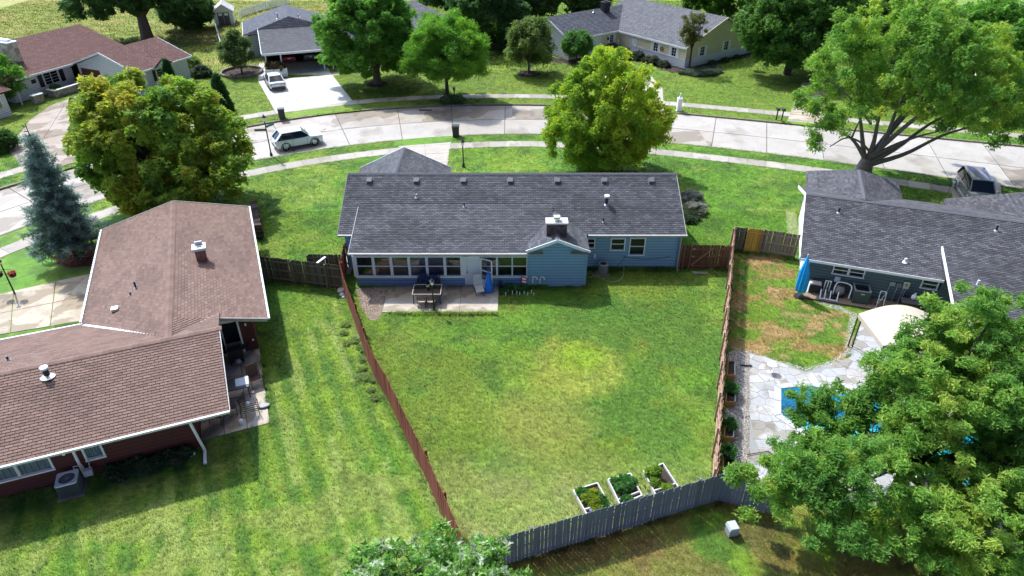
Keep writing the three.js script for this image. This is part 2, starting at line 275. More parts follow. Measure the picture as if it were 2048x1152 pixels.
// polygon split into slabs: corners a b c d, nu x nv pieces; y along a-b edge and c-d edge
function slabGrid(a, b, c, d, nu, nv, y0, y1, mat, parent, name, gap = 0.02) {
  const at = (u, v) => { const p = [lerp(a[0], b[0], u), lerp(a[1], b[1], u)], q = [lerp(d[0], c[0], u), lerp(d[1], c[1], u)]; return [lerp(p[0], q[0], v), lerp(p[1], q[1], v), lerp(y0, y1, v)]; };
  const W = Math.hypot(b[0] - a[0], b[1] - a[1]), D = Math.hypot(d[0] - a[0], d[1] - a[1]), gu = gap / W, gv = gap / D;
  for (let i = 0; i < nu; i++) for (let j = 0; j < nv; j++) part(name, slabGeo([at(i / nu + gu, j / nv + gv), at((i + 1) / nu - gu, j / nv + gv), at((i + 1) / nu - gu, (j + 1) / nv - gv), at(i / nu + gu, (j + 1) / nv - gv)], 0, 0.12), Array.isArray(mat) ? mat[(i * 7 + j * 3) % mat.length] : mat, parent);
  keepClear([a, b, c, d]);
}
function driveway(name, walkL, walkR, endL, endR, nu, nv, mat, apronMat = mat) {   // walkL/R at the kerb; the strip to the road slopes down
  const o = structure(name);
  const rl = nearest(walkL, name === 'driveway_far' ? FAR : NEAR); void rl;
  slabGrid(walkL, walkR, endR, endL, nu, nv, 0.03, 0.03, mat, o, 'driveway_slab');
  return o;
}
function apron(o, walkL, walkR, roadL, roadR, mat) { slabGrid(roadL, roadR, walkR, walkL, 2, 1, ROADY + 0.005, 0.03, mat, o, 'apron_slab'); aprons.push([roadL, roadR, walkR, walkL].map((p, i, a) => { const cx = (a[0][0] + a[2][0]) / 2, cz = (a[0][1] + a[2][1]) / 2; return [cx + (p[0] - cx) * 1.08, cz + (p[1] - cz) * 1.25]; })); }

let dw = driveway('driveway', [-10.21, -58.64], [-5.63, -59.62], [-8.86, -53.15], [-5.48, -53.15], 2, 3, M.drive);
apron(dw, [-10.21, -58.64], [-5.63, -59.62], [-11.06, -60.76], [-5.44, -62.07], M.drive);
dw = driveway('driveway', [-24.1, -68.23], [-17.17, -72.46], [-29.45, -79.48], [-21.41, -81.94], 3, 4, M.driveNew);
apron(dw, [-24.1, -68.23], [-17.17, -72.46], [-22.56, -66.71], [-15.4, -69.81], M.driveNew);
slabGrid([-28.79, -81.94], [-21.41, -81.94], [-23.81, -88.2], [-30.96, -88.2], 2, 1, 0.028, 0.028, M.driveNew, dw, 'driveway_slab');
dw = driveway('driveway', [36.55, -52.63], [39.65, -51.23], [32.49, -45.34], [36.49, -45.34], 2, 3, M.drive);
apron(dw, [36.55, -52.63], [39.65, -51.23], [35.87, -52.22], [39.93, -50.36], M.drive);
dw = driveway('driveway', [27.42, -66.12], [30.32, -65.24], [30.72, -73.15], [33.86, -73.15], 1, 3, M.driveOld);
apron(dw, [27.42, -66.12], [30.32, -65.24], [26.68, -65.24], [30.62, -64.11], M.drive);
slabGrid([30.72, -73.15], [33.86, -73.15], [36.06, -78.89], [33.41, -78.89], 1, 1, 0.03, 0.03, M.driveOld, dw, 'driveway_slab');
dw = structure('driveway');
{ const P = [[[-37.71, -55.18], [-39.87, -52.43], [-45.28, -58.16], [-41.82, -63.01]], [[-41.82, -63.01], [-45.28, -58.16], [-47.97, -66.12], [-44.85, -71.61]], [[-44.85, -71.61], [-47.97, -66.12], [-48.44, -70.46], [-47.2, -74.56]]];
  for (const [a, b, c, d] of P) { slabGrid(a, b, c, d, 2, 2, 0.03, 0.03, M.driveTan, dw, 'driveway_slab'); } aprons.push([[-36.67, -54.2], [-39.54, -50.84], [-41.45, -53.67], [-38.59, -56.98]]); }
dw = structure('driveway');   // forecourt of the brown house, stained
slabGrid([-30, -30.13], [-24.39, -32.03], [-26.65, -37.24], [-32.56, -33.98], 3, 2, 0.03, 0.03, M.driveOld, dw, 'driveway_slab');
dw = structure('driveway');   // yellow house, curving behind the maple
slabGrid([11.26, -69.97], [15.64, -68.85], [16.93, -76.39], [11.74, -77.91], 2, 2, 0.03, 0.03, M.drive, dw, 'driveway_slab');
slabGrid([11.74, -77.91], [16.93, -76.39], [16.42, -81.94], [8.46, -86.33], 2, 1, 0.03, 0.03, M.drive, dw, 'driveway_slab');
const notApron = (x, z) => aprons.some(P => inPoly(x, z, P));
const kerb = structure('kerb');
ribbon(NEAR, 0, 0.2, 0.025, 4.8, 0.012, [M.kerb], kerb, 'kerb_stone', 0.2, notApron);
ribbon(FAR, -0.2, 0, 0.025, 4.8, 0.012, [M.kerb], kerb, 'kerb_stone', 0.2, notApron);
const walk = structure('pavement');
ribbon(NEAR, 2.0, 3.35, 0.02, 1.6, 0.02, M.walk, walk, 'pavement_slab');
ribbon(FAR, -3.5, -2.15, 0.02, 1.6, 0.02, M.walk, walk, 'pavement_slab');

// ---------------------------------------------------------------- building kit
const CAM = camera.position.clone();
function clipPoly(P, Q) {   // P clipped by convex Q (2-D)
  let A = 0; for (let i = 0; i < Q.length; i++) { const a = Q[i], b = Q[(i + 1) % Q.length]; A += a[0] * b[1] - b[0] * a[1]; } const s = Math.sign(A);
  for (let i = 0; i < Q.length && P.length; i++) {
    const a = Q[i], b = Q[(i + 1) % Q.length], side = p => s * ((b[0] - a[0]) * (p[1] - a[1]) - (b[1] - a[1]) * (p[0] - a[0])), out = [];
    for (let j = 0; j < P.length; j++) { const p = P[j], q = P[(j + 1) % P.length], d0 = side(p), d1 = side(q); if (d0 >= 0) out.push(p); if ((d0 >= 0) !== (d1 >= 0)) { const t = d0 / (d0 - d1); out.push([p[0] + (q[0] - p[0]) * t, p[1] + (q[1] - p[1]) * t]); } }
    P = out;
  }
  return P;
}
const shingleMat = std([1, 1, 1], 0.92, { vertexColors: true, map: rep(grain, 0.9), bumpMap: rep(fine, 0.25), bumpScale: 0.004 });
const TONES = {
  slate: [[0.068, 0.070, 0.076], [0.086, 0.088, 0.095], [0.056, 0.057, 0.063], [0.104, 0.106, 0.112], [0.077, 0.079, 0.086]],
  brown: [[0.185, 0.112, 0.082], [0.202, 0.124, 0.092], [0.17, 0.102, 0.074], [0.212, 0.134, 0.1], [0.19, 0.117, 0.086]],
  dusk: [[0.068, 0.066, 0.072], [0.09, 0.087, 0.093], [0.054, 0.052, 0.058], [0.115, 0.111, 0.117], [0.079, 0.076, 0.082]],
  red: [[0.15, 0.068, 0.05], [0.17, 0.08, 0.06], [0.135, 0.06, 0.046]], gray: [[0.13, 0.13, 0.135], [0.15, 0.15, 0.155], [0.115, 0.115, 0.12]], navy: [[0.07, 0.075, 0.09], [0.085, 0.09, 0.105], [0.06, 0.063, 0.076]],
};
const toneMats = {}; for (const k in TONES) toneMats[k] = TONES[k].map(c => std(c, 0.92, { map: rep(grain, 0.9), bumpMap: rep(fine, 0.25), bumpScale: 0.004 }));
// Shingled roof plane. pts: convex polygon in 3-D, pts[0]-pts[1] is the eave. Every tab is a wedge, thick at its lower edge.
function roofPlane(roof, pts, tone, o = {}) {
  const { tab = 0.305, expo = 0.15, th = 0.024, gap = 0.022, singles = 0, deckTh = 0.13, deckMat = M.soffit, seed = 5, blotch = 0 } = o;
  const P = pts.map(p => V(...p)), u = P[1].clone().sub(P[0]).normalize(); let n = u.clone().cross(P[2].clone().sub(P[0])).normalize(); if (n.y < 0) n.negate();
  for (let i = 3; i < P.length; i++) { const d = P[i].clone().sub(P[0]).dot(n); P[i].y -= d / n.y; }
  const v = n.clone().cross(u); if (v.y < 0) { v.negate(); }
  const uu = v.clone().cross(n); const U = uu.dot(u) < 0 ? uu : u.clone();   // U x v = n either way
  const to2 = p => { const d = p.clone().sub(P[0]); return [d.dot(U), d.dot(v)]; };
  const Q = P.map(to2), rs = rng(seed * 7919 + Math.round(Math.abs(P[0].x * 31 + P[0].z * 17) * 10));
  let u0 = 1e9, u1 = -1e9, v0 = 1e9, v1 = -1e9; for (const q of Q) { u0 = Math.min(u0, q[0]); u1 = Math.max(u1, q[0]); v0 = Math.min(v0, q[1]); v1 = Math.max(v1, q[1]); }
  const tones = TONES[tone], pos = [], col = [], at = (q, h) => [P[0].x + U.x * q[0] + v.x * q[1] + n.x * h, P[0].y + U.y * q[0] + v.y * q[1] + n.y * h, P[0].z + U.z * q[0] + v.z * q[1] + n.z * h];
  roof.parent.updateMatrixWorld(true); const local = roof.parent.worldToLocal(CAM.clone());
  const full = [];
  const rows = Math.ceil((v1 - v0) / expo);
  const emit = (C, a, b, tn) => {
    const hAt = q => 0.004 + (th - 0.004) * clamp((b - q[1]) / (b - a)), push = (...pp) => { for (const p of pp) { pos.push(...p); col.push(...tn); } };
    const top = C.map(q => at(q, hAt(q))); for (let i = 1; i + 1 < top.length; i++) push(top[0], top[i], top[i + 1]);
    for (let i = 0; i < C.length; i++) { const p = C[i], q = C[(i + 1) % C.length]; if (Math.abs(p[1] - a) < 1e-4 && Math.abs(q[1] - a) < 1e-4) { const b0 = at(p, 0), b1 = at(q, 0); push(b0, b1, top[(i + 1) % C.length], b0, top[(i + 1) % C.length], top[i]); } }
  };
  for (let r = 0; r < rows; r++) {
    const a = v0 + r * expo, b = a + expo, sh = (r % 2) * tab / 2 + (rs() - 0.5) * 0.02;
    for (let x = Math.floor((u0 - sh) / tab) * tab + sh; x < u1; x += tab) {
      const rect = [[x + gap / 2, a], [x + tab - gap / 2, a], [x + tab - gap / 2, b], [x + gap / 2, b]], C = clipPoly(rect, Q); if (C.length < 3) continue;
      const t = Math.floor(rs() * tones.length); let k = 0.9 + 0.2 * rs(); if (blotch) k *= 1 - blotch * sstep(0.5, 0.66, fbm(x * 0.35, a * 0.9, 3, seed)); let ar = 0; for (let i = 0; i < C.length; i++) { const p = C[i], q = C[(i + 1) % C.length]; ar += p[0] * q[1] - q[0] * p[1]; } ar = Math.abs(ar / 2);
      if (ar < 1e-4) continue;
      const whole = ar > 0.98 * (tab - gap) * expo; full.push({ C, a, b, t, k, whole, x, d: whole ? V(...at(C[0], 0)).distanceTo(local) : 1e9 });
    }
  }
  if (singles) { const s = full.filter(f => f.whole).sort((p, q) => p.d - q.d).slice(0, singles); for (const f of s) f.one = true; }
  for (const f of full) if (!f.one) emit(f.C, f.a, f.b, tones[f.t].map(c => c * f.k));
  const g = new THREE.BufferGeometry(); g.setAttribute('position', new THREE.Float32BufferAttribute(pos, 3)); g.setAttribute('color', new THREE.Float32BufferAttribute(col, 3)); g.computeVertexNormals();
  const uv = new Float32Array(pos.length / 3 * 2); for (let i = 0; i < pos.length / 3; i++) { const d = V(pos[3 * i], pos[3 * i + 1], pos[3 * i + 2]).sub(P[0]); uv[2 * i] = d.dot(U); uv[2 * i + 1] = d.dot(v); } g.setAttribute('uv', new THREE.BufferAttribute(uv, 2));
  const m = part('shingles', g, shingleMat, roof, true); m.userData.kind = 'stuff';
  if (singles) {
    const w = tab - gap, tg = new THREE.BufferGeometry(), pp = [[0, 0, th], [w, 0, th], [w, expo, 0.004], [0, expo, 0.004], [0, 0, 0], [w, 0, 0]].map(q => q), ix = [0, 1, 2, 0, 2, 3, 4, 5, 1, 4, 1, 0, 0, 3, 4, 1, 5, 2], a = []; for (const i of ix) a.push(...pp[i]);
    tg.setAttribute('position', new THREE.Float32BufferAttribute(a, 3)); tg.computeVertexNormals(); boxUV(tg);
    const q = new THREE.Quaternion().setFromRotationMatrix(new THREE.Matrix4().makeBasis(U, v, n));
    for (const f of full) if (f.one) { const s = shared('shingle', tg, toneMats[tone][f.t], roof); s.position.set(...at([f.x + gap / 2, f.a], 0)); s.quaternion.copy(q); }
  }
  // deck under the shingles
  const dn = P.map(p => p.toArray()), lo = P.map(p => p.clone().addScaledVector(n, -deckTh).toArray()), dp = [];
  const N = P.length; const tri = (a, b, c) => dp.push(...a, ...b, ...c);
  for (let i = 1; i + 1 < N; i++) { tri(dn[0], dn[i], dn[i + 1]); tri(lo[0], lo[i + 1], lo[i]); }
  for (let i = 0; i < N; i++) { const j = (i + 1) % N; tri(dn[i], lo[i], lo[j]); tri(dn[i], lo[j], dn[j]); }
  const dg = new THREE.BufferGeometry(); dg.setAttribute('position', new THREE.Float32BufferAttribute(dp, 3)); dg.computeVertexNormals();
  part('roof_deck', dg, deckMat, roof);
}
const DECKDARK = { slate: std([0.03, 0.031, 0.036], 0.95), brown: std([0.10, 0.062, 0.05], 0.95), dusk: std([0.028, 0.026, 0.032], 0.95), red: std([0.07, 0.03, 0.024], 0.95), gray: std([0.06, 0.06, 0.062], 0.95), navy: std([0.03, 0.032, 0.04], 0.95) };
function ridgeCaps(roof, a, b, tone, single = false, step = 0.2, w = 0.2, drop = 0.08) {   // folded caps along a ridge or hip
  const A = V(...a), B = V(...b), d = B.clone().sub(A), L = d.length(); d.normalize(); const side = V(0, 1, 0).cross(d).normalize(), up = d.clone().cross(side);
  const s2 = step * 1.12, p = [[0, 0.045, 0], [0, 0.03, s2], [w, 0.045 - drop, 0], [w, 0.03 - drop, s2], [-w, 0.045 - drop, 0], [-w, 0.03 - drop, s2], [0, 0.015, 0], [w, 0.015 - drop, 0], [-w, 0.015 - drop, 0]], ix = [0, 1, 3, 0, 3, 2, 0, 4, 5, 0, 5, 1, 6, 0, 2, 6, 2, 7, 6, 8, 4, 6, 4, 0], a3 = []; for (const i of ix) a3.push(...p[i]);
  const g = new THREE.BufferGeometry(); g.setAttribute('position', new THREE.Float32BufferAttribute(a3, 3)); g.computeVertexNormals(); boxUV(g);
  const list = [];
  const mtx = new THREE.Matrix4().makeBasis(side, up, d);
  for (let t = 0, i = 0; t < L - 0.02; t += step, i++) {
    const o = A.clone().addScaledVector(d, t);
    if (single) { const m = shared('ridge_cap', g, toneMats[tone][i * 7 % toneMats[tone].length], roof); m.position.copy(o); m.quaternion.setFromRotationMatrix(mtx); }
    else list.push(g.clone().applyMatrix4(mtx.clone().setPosition(o)));
  }
  if (!single) { const m = part('ridge_caps', list, toneMats[tone][1], roof); m.userData.kind = 'stuff'; }
}
const shade_core = {};   // wall core in a darkened wall colour: shade painted into the lap gaps
// Lap-sided or plain wall from A to B (local x, z), outward = right of travel turned to +z; ops: [u0, u1, y0, y1]
function wall(house, A, B, y0, y1, mat, o = {}) {
  const { ops = [], lap = 0.2, top = null, name = 'wall', th = 0.14 } = o, L = Math.hypot(B[0] - A[0], B[1] - A[1]), core = [], boards = [];
  const Q = top ? [[0, y0], [L, y0], ...top] : [[0, y0], [L, y0], [L, y1], [0, y1]], yMax = Math.max(...Q.map(q => q[1]));
  let pos = core; const quad = (a, b, c, d) => pos.push(...a, ...b, ...c, ...a, ...c, ...d);
  const spans = (ya, yb) => { const cut = ops.filter(p => p[2] < yb - 1e-4 && p[3] > ya + 1e-4).sort((p, q) => p[0] - q[0]), r = []; let x = 0; for (const c of cut) { if (c[0] > x) r.push([x, c[0]]); x = Math.max(x, c[1]); } if (x < L) r.push([x, L]); return r; };
  const ys = new Set([y0, yMax]); for (const p of ops) { ys.add(clamp(p[2], y0, yMax)); ys.add(clamp(p[3], y0, yMax)); } const cuts = [...ys].sort((a, b) => a - b);
  for (let i = 0; i + 1 < cuts.length; i++) for (const [a, b] of spans(cuts[i], cuts[i + 1])) {
    const C = clipPoly([[a, cuts[i]], [b, cuts[i]], [b, cuts[i + 1]], [a, cuts[i + 1]]], Q); if (C.length < 3) continue;
    for (let k = 1; k + 1 < C.length; k++) { for (const q of [C[0], C[k], C[k + 1]]) pos.push(q[0], q[1], 0); for (const q of [C[0], C[k + 1], C[k]]) pos.push(q[0], q[1], -th); }
    for (let k = 0; k < C.length; k++) { const p = C[k], q = C[(k + 1) % C.length]; quad([p[0], p[1], 0], [p[0], p[1], -th], [q[0], q[1], -th], [q[0], q[1], 0]); }
  }
  pos = boards;
  if (lap) for (let ya = y0; ya < yMax - 0.01; ya += lap) {
    const yb = Math.min(ya + lap - 0.038, yMax), inner = [ya, ...cuts.filter(c => c > ya + 0.005 && c < yb - 0.005), yb];
    for (let i = 0; i + 1 < inner.length; i++) for (const [a, b] of spans(inner[i], inner[i + 1])) {
      const C = clipPoly([[a, inner[i]], [b, inner[i]], [b, inner[i + 1]], [a, inner[i + 1]]], Q); if (C.length < 3) continue; const out = y => 0.006 + 0.034 * (1 - (y - ya) / lap);
      for (let k = 1; k + 1 < C.length; k++) for (const q of [C[0], C[k], C[k + 1]]) pos.push(q[0], q[1], out(q[1]));
      for (let k = 0; k < C.length; k++) { const p = C[k], q = C[(k + 1) % C.length]; if (Math.abs(p[1] - ya) < 1e-4 && Math.abs(q[1] - ya) < 1e-4) quad([p[0], ya, 0.003], [q[0], ya, 0.003], [q[0], ya, out(ya)], [p[0], ya, out(ya)]); }
    }
  }
  const geo = a => { const g = new THREE.BufferGeometry(); g.setAttribute('position', new THREE.Float32BufferAttribute(a, 3)); g.computeVertexNormals(); return g; };
  if (lap) { const k = mat.uuid; shade_core[k] ??= std([mat.color.r * 0.3, mat.color.g * 0.3, mat.color.b * 0.3], 0.95); onWall(part('shade_core', geo(core), shade_core[k], house), A, B, 0, 0, 0); }
  const m = part(name, geo(lap ? boards : core), mat, house); onWall(m, A, B, 0, 0, 0); return m;
}
function onWall(o, A, B, u, y, out) { const L = Math.hypot(B[0] - A[0], B[1] - A[1]), dx = (B[0] - A[0]) / L, dz = (B[1] - A[1]) / L; o.position.set(A[0] + dx * u - dz * out, y, A[1] + dz * u + dx * out); o.rotation.y = Math.atan2(-dz, dx); return o; }
// window part with frame, sash and panes; (u, y) is the lower left corner of the opening
function windowOn(house, A, B, u, y, w, h, o = {}) {
  const { fw = 0.075, split = 'h', frame = M.trim, glass = M.darkGlass, name = 'window', curtain = false, bars = 0 } = o, G_ = sub(name, house); onWall(G_, A, B, u, y, 0);
  part('frame', [box(w + fw * 2, fw, 0.12, w / 2, h + fw / 2, 0.01), box(w + fw * 2 + 0.04, fw, 0.16, w / 2, -fw / 2, 0.03), box(fw, h, 0.12, -fw / 2, h / 2, 0.01), box(fw, h, 0.12, w + fw / 2, h / 2, 0.01)], frame, G_);
  if (split === 'h') part('sash_rail', box(w, 0.05, 0.06, w / 2, h / 2, 0.0), frame, G_); else if (split === 'v') part('sash_rail', box(0.05, h, 0.06, w / 2, h / 2, 0), frame, G_);
  if (bars) { const b = []; for (let i = 1; i <= bars; i++) b.push(box(w, 0.025, 0.03, w / 2, h * i / (bars + 1), 0.005)); b.push(box(0.025, h, 0.03, w / 2, h / 2, 0.005)); part('glazing_bars', b, frame, G_); }
  const ps = split === 'h' ? [[0, w, 0, h / 2 - 0.025], [0, w, h / 2 + 0.025, h]] : split === 'v' ? [[0, w / 2 - 0.025, 0, h], [w / 2 + 0.025, w, 0, h]] : [[0, w, 0, h]];
  for (const [a, b, c, d] of ps) part('pane', box(b - a, d - c, 0.008, (a + b) / 2, (c + d) / 2, -0.03), glass, G_);
  if (curtain) { const c = []; for (let i = 0; i < 14; i++) c.push(box(w / 14 * 1.02, h, 0.02, w * (i + 0.5) / 14, h / 2, -0.09 + 0.02 * Math.sin(i * 2.1), 0, (i % 2 ? 0.5 : -0.5))); part('curtain', c, M.curtain, G_); }
  return G_;
}
function gutterRun(roof, a, b, mat = M.gutter, w = 0.12, h = 0.11) { part('gutter', [beam([a[0], a[1] - 0.02, a[2]], [b[0], b[1] - 0.02, b[2]], w, h)], mat, roof); }
const fasciaRun = (roof, a, b, mat = M.trim, w = 0.05, h = 0.19) => part('fascia', [beam([a[0], a[1] - 0.05, a[2]], [b[0], b[1] - 0.05, b[2]], w, h)], mat, roof);
function downspout(house, x, y1, z, mat = M.white) { return part('downspout', [box(0.08, y1, 0.07, x, y1 / 2, z), box(0.08, 0.07, 0.35, x, 0.06, z + 0.16)], mat, house); }
function pipeVent(roof, x, y, z, r = 0.05, h = 0.35, mat = M.black, flash = M.grayPlastic) { const g = sub('pipe_vent', roof.parent); g.position.set(x, y, z); part('pipe', [cyl(r, r, h, 0, h / 2, 0, 10)], mat, g); part('flashing', [new THREE.ConeGeometry(r * 2.6, 0.14, 10).translate(0, 0.05, 0)], flash, g); return g; }
const brickMats = [[0.20, 0.085, 0.06], [0.24, 0.10, 0.07], [0.17, 0.07, 0.052], [0.22, 0.11, 0.085]].map(c => std(c, 0.9, { bumpMap: rep(fine, 0.2), bumpScale: 0.004 }));
const sootMats = [[0.075, 0.05, 0.045], [0.10, 0.065, 0.055], [0.055, 0.04, 0.037], [0.12, 0.085, 0.075]].map(c => std(c, 0.95, { bumpMap: rep(fine, 0.2), bumpScale: 0.004 }));
const mortar = std([0.30, 0.28, 0.26], 1), sootMortar = std([0.10, 0.09, 0.085], 1);
function chimney(roof, x, y0, z, w, d, h, mats, mort, bl = 0.2, bh = 0.075) {   // every brick a mesh
  const c = sub('chimney', roof.parent); c.position.set(x, y0, z);
  part('mortar', box(w - 0.02, h, d - 0.02, 0, h / 2, 0), mort, c);
  const g = prep(box(bl - 0.012, bh - 0.012, 0.05)), rows = Math.floor(h / bh);
  for (let r = 0; r < rows; r++) for (const [L, rot, off] of [[w, 0, d / 2], [d, Math.PI / 2, w / 2], [d, -Math.PI / 2, w / 2]]) {
    const n = Math.round(L / bl), s = L / n / bl; for (let i = 0; i < n; i++) { const u = -L / 2 + (i + 0.5) * L / n, b = shared('brick', g, pick(mats), c); b.scale.x = s; b.rotation.y = rot; const o = off - 0.022 + 0.004 * R0(); b.position.set(u * Math.cos(rot) + Math.sin(rot) * o, (r + 0.5) * bh, -u * Math.sin(rot) + Math.cos(rot) * o); }
  }
  return c;
}

// ---------------------------------------------------------------- the blue house
{
  const H = thing('blue_house', 'long blue sided ranch house with dark shingle roof and sunroom', 'house', [0, 0, 0]);
  const S = 2.1 / 4.6, ey = 2.63, ry = 4.77, ez = -37.4, rz = -42, sy = 2.52, sz = -35.3, bz = -39.65, by = 3.68;
  const roof = sub('roof', H);
  const od = { deckMat: DECKDARK.slate, blotch: 0.22 };
  roofPlane(roof, [[-10.83, ey, ez], [10.83, ey, ez], [10.83, ry, rz], [-10.83, ry, rz]], 'slate', { ...od, singles: 110, seed: 1 });
  roofPlane(roof, [[10.83, ey, -46.6], [-10.83, ey, -46.6], [-10.83, ry, rz], [10.83, ry, rz]], 'slate', { ...od, seed: 2 });
  roofPlane(roof, [[-9.76, sy, sz], [0.92, sy, sz], [2.6, 3.42, -38.67], [2.6, by, bz], [-9.8, by, bz]], 'slate', { ...od, singles: 190, seed: 3, blotch: 0.3 });
  roofPlane(roof, [[0.86, 2.70, -39.3], [0.86, 2.70, -35.3], [2.7, 3.44, -35.3], [2.7, 3.44, -39.3]], 'slate', { ...od, seed: 4 });
  roofPlane(roof, [[4.62, 2.67, -35.3], [4.62, 2.67, -39.3], [2.7, 3.44, -39.3], [2.7, 3.44, -35.3]], 'slate', { ...od, seed: 5 });
  ridgeCaps(roof, [-10.8, ry, rz], [10.8, ry, rz], 'slate', false, 0.25, 0.17, 0.07);
  ridgeCaps(roof, [2.7, 3.44, -35.35], [2.7, 3.44, -38.8], 'slate', false, 0.25, 0.15, 0.05);
  // front gable over the garage
  roofPlane(roof, [[-11.36, 2.6, -48], [-11.36, 2.6, -44.5], [-7.97, 4.2, -43], [-7.97, 4.2, -48]], 'slate', { ...od, seed: 6 });
  roofPlane(roof, [[-4.58, 2.6, -44.5], [-4.58, 2.6, -48], [-7.97, 4.2, -48], [-7.97, 4.2, -43]], 'slate', { ...od, seed: 7 });
  ridgeCaps(roof, [-7.97, 4.2, -47.95], [-7.97, 4.2, -43.3], 'slate', false, 0.25, 0.15, 0.06);
  gutterRun(roof, [-10.83, ey, ez + 0.07], [-9.9, ey, ez + 0.07]); gutterRun(roof, [4.75, ey, ez + 0.07], [10.9, ey, ez + 0.07]);
  gutterRun(roof, [-9.78, sy, sz + 0.07], [1.0, sy, sz + 0.07]);
  fasciaRun(roof, [-9.8, sy, sz], [-9.83, by - 0.02, bz], M.gutter, 0.025, 0.09); fasciaRun(roof, [0.84, 2.70, -35.27], [2.7, 3.45, -35.27]); fasciaRun(roof, [2.7, 3.45, -35.27], [4.64, 2.67, -35.27]);
  fasciaRun(roof, [-10.86, ey, ez], [-10.86, ry, rz], M.gutterDark, 0.04, 0.14); fasciaRun(roof, [10.86, ey, ez], [10.86, ry, rz], M.gutter, 0.04, 0.12); fasciaRun(roof, [-11.36, 2.6, -48.03], [-7.97, 4.2, -48.03]); fasciaRun(roof, [-4.58, 2.6, -48.03], [-7.97, 4.2, -48.03]);
  // short dark gutters each side of the gable, with pale fascia below
  part('gutter', [beam([1.0, 2.62, -35.2], [1.85, 2.62, -35.2], 0.13, 0.11)], M.gutterDark, roof); part('gutter', [beam([3.5, 2.62, -35.2], [4.68, 2.62, -35.2], 0.13, 0.11)], M.gutterDark, roof);
  part('fascia', [beam([1.05, 2.50, -35.34], [1.8, 2.50, -35.34], 0.06, 0.08)], M.trim, roof); part('fascia', [beam([3.55, 2.50, -35.34], [4.6, 2.50, -35.34], 0.06, 0.08)], M.trim, roof);
  // walls
  const w = (A, B, y1, mat, o) => wall(H, A, B, 0, y1, mat, o);
  w([-10.5, -46.2], [-10.5, -37.8], 2.6, M.blue, { top: [[8.4, 2.55], [4.2, 4.55], [0, 2.55]] }); w([-10.5, -37.8], [-9.6, -37.8], 2.6, M.blue); w([-9.6, -37.8], [-9.6, -35.7], 2.5, M.blue);
  const sw = []; const pitch = 1.087, sx0 = -9.45; const wins = [0, 1, 2, 3, 4, 5]; for (const i of wins) sw.push([sx0 + i * pitch - (-9.6), sx0 + i * pitch + 0.93 + 9.6, 0.76, 2.06]);
  const rightW = [-1.72, -0.62, 0.0]; void rightW; const rw = [[-1.83, -0.97], [-0.86, 0.0 - 0.03], [0.06, 0.88]]; for (const [a, b] of rw) sw.push([a + 9.6, b + 9.6, 0.76, 2.06]);
  sw.push([-2.82 + 9.6, -1.98 + 9.6, 0.02, 2.06]);
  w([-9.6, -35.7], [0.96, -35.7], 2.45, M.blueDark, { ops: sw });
  const A = [-9.6, -35.7], B = [0.96, -35.7];
  for (const i of wins) windowOn(H, A, B, sx0 + i * pitch + 9.6, 0.76, 0.93, 1.3, { glass: M.glass });
  for (const [a, b] of rw) windowOn(H, A, B, a + 9.6, 0.76, b - a, 1.3, { glass: M.glass, fw: 0.055 });
  part('window_band', [box(6.95, 0.14, 0.07, -6.1, 2.21, -35.68), box(3.9, 0.14, 0.07, -0.98, 2.21, -35.68), box(0.16, 1.46, 0.05, -9.62, 1.42, -35.66), box(6.9, 0.07, 0.15, -6.15, 0.66, -35.66), box(2.9, 0.07, 0.15, -0.5, 0.66, -35.66), box(0.34, 1.4, 0.04, -2.98, 1.42, -35.665)], M.trim, H);
  { const d = sub('door', H); onWall(d, A, B, -2.82 + 9.6, 0, 0); part('door_leaf', [box(0.82, 2.0, 0.05, 0.42, 1.03, -0.03), box(0.60, 0.70, 0.012, 0.42, 1.52, 0), box(0.60, 0.75, 0.012, 0.42, 0.55, 0)], M.trim, d); part('door_frame', [box(0.07, 2.1, 0.12, -0.035, 1.05, 0.02), box(0.07, 2.1, 0.12, 0.875, 1.05, 0.02), box(0.98, 0.08, 0.12, 0.42, 2.1, 0.02)], M.white, d); part('handle', [sph(0.035, 0.07, 1.0, 0.05), cyl(0.02, 0.02, 0.06, 0.07, 1.0, 0.02, 8, Math.PI / 2)], M.black, d); part('threshold', box(0.9, 0.06, 0.25, 0.42, 0.03, 0.1), M.grayPlastic, d); }
  { const d = sub('storm_door', H); d.position.set(-1.93, 0.08, -35.6); d.rotation.y = -0.95 + 0.5; part('frame', [box(0.08, 1.98, 0.035, 0.04, 0.99, 0), box(0.08, 1.98, 0.035, 0.78, 0.99, 0), box(0.82, 0.08, 0.035, 0.41, 1.94, 0), box(0.82, 0.08, 0.035, 0.41, 1.12, 0), box(0.82, 0.5, 0.03, 0.41, 0.25, 0)], M.white, d); part('pane', box(0.66, 0.74, 0.008, 0.41, 1.53, 0), M.glass, d); part('pane', box(0.66, 0.56, 0.008, 0.41, 0.8, 0), M.glass, d); }
  w([0.96, -35.62], [4.5, -35.62], 2.62, M.blue, { top: [[3.54, 2.68], [1.74, 3.38], [0, 2.68]] }); w([4.5, -35.62], [4.5, -37.8], 2.6, M.blue); w([0.96, -37.0], [0.96, -35.62], 2.6, M.blue);
  w([4.5, -37.8], [10.55, -37.8], 2.6, M.blue, { ops: [[1.73, 2.67, 1.34, 2.2], [2.93, 3.95, 0.97, 2.24], [0.25, 0.75, 1.5, 2.2]] });
  const C = [4.5, -37.8], D = [10.55, -37.8];
  windowOn(H, C, D, 1.8, 1.41, 0.8, 0.74); windowOn(H, C, D, 3.0, 1.04, 0.88, 1.14); windowOn(H, C, D, 0.3, 1.55, 0.4, 0.6, { fw: 0.06 });
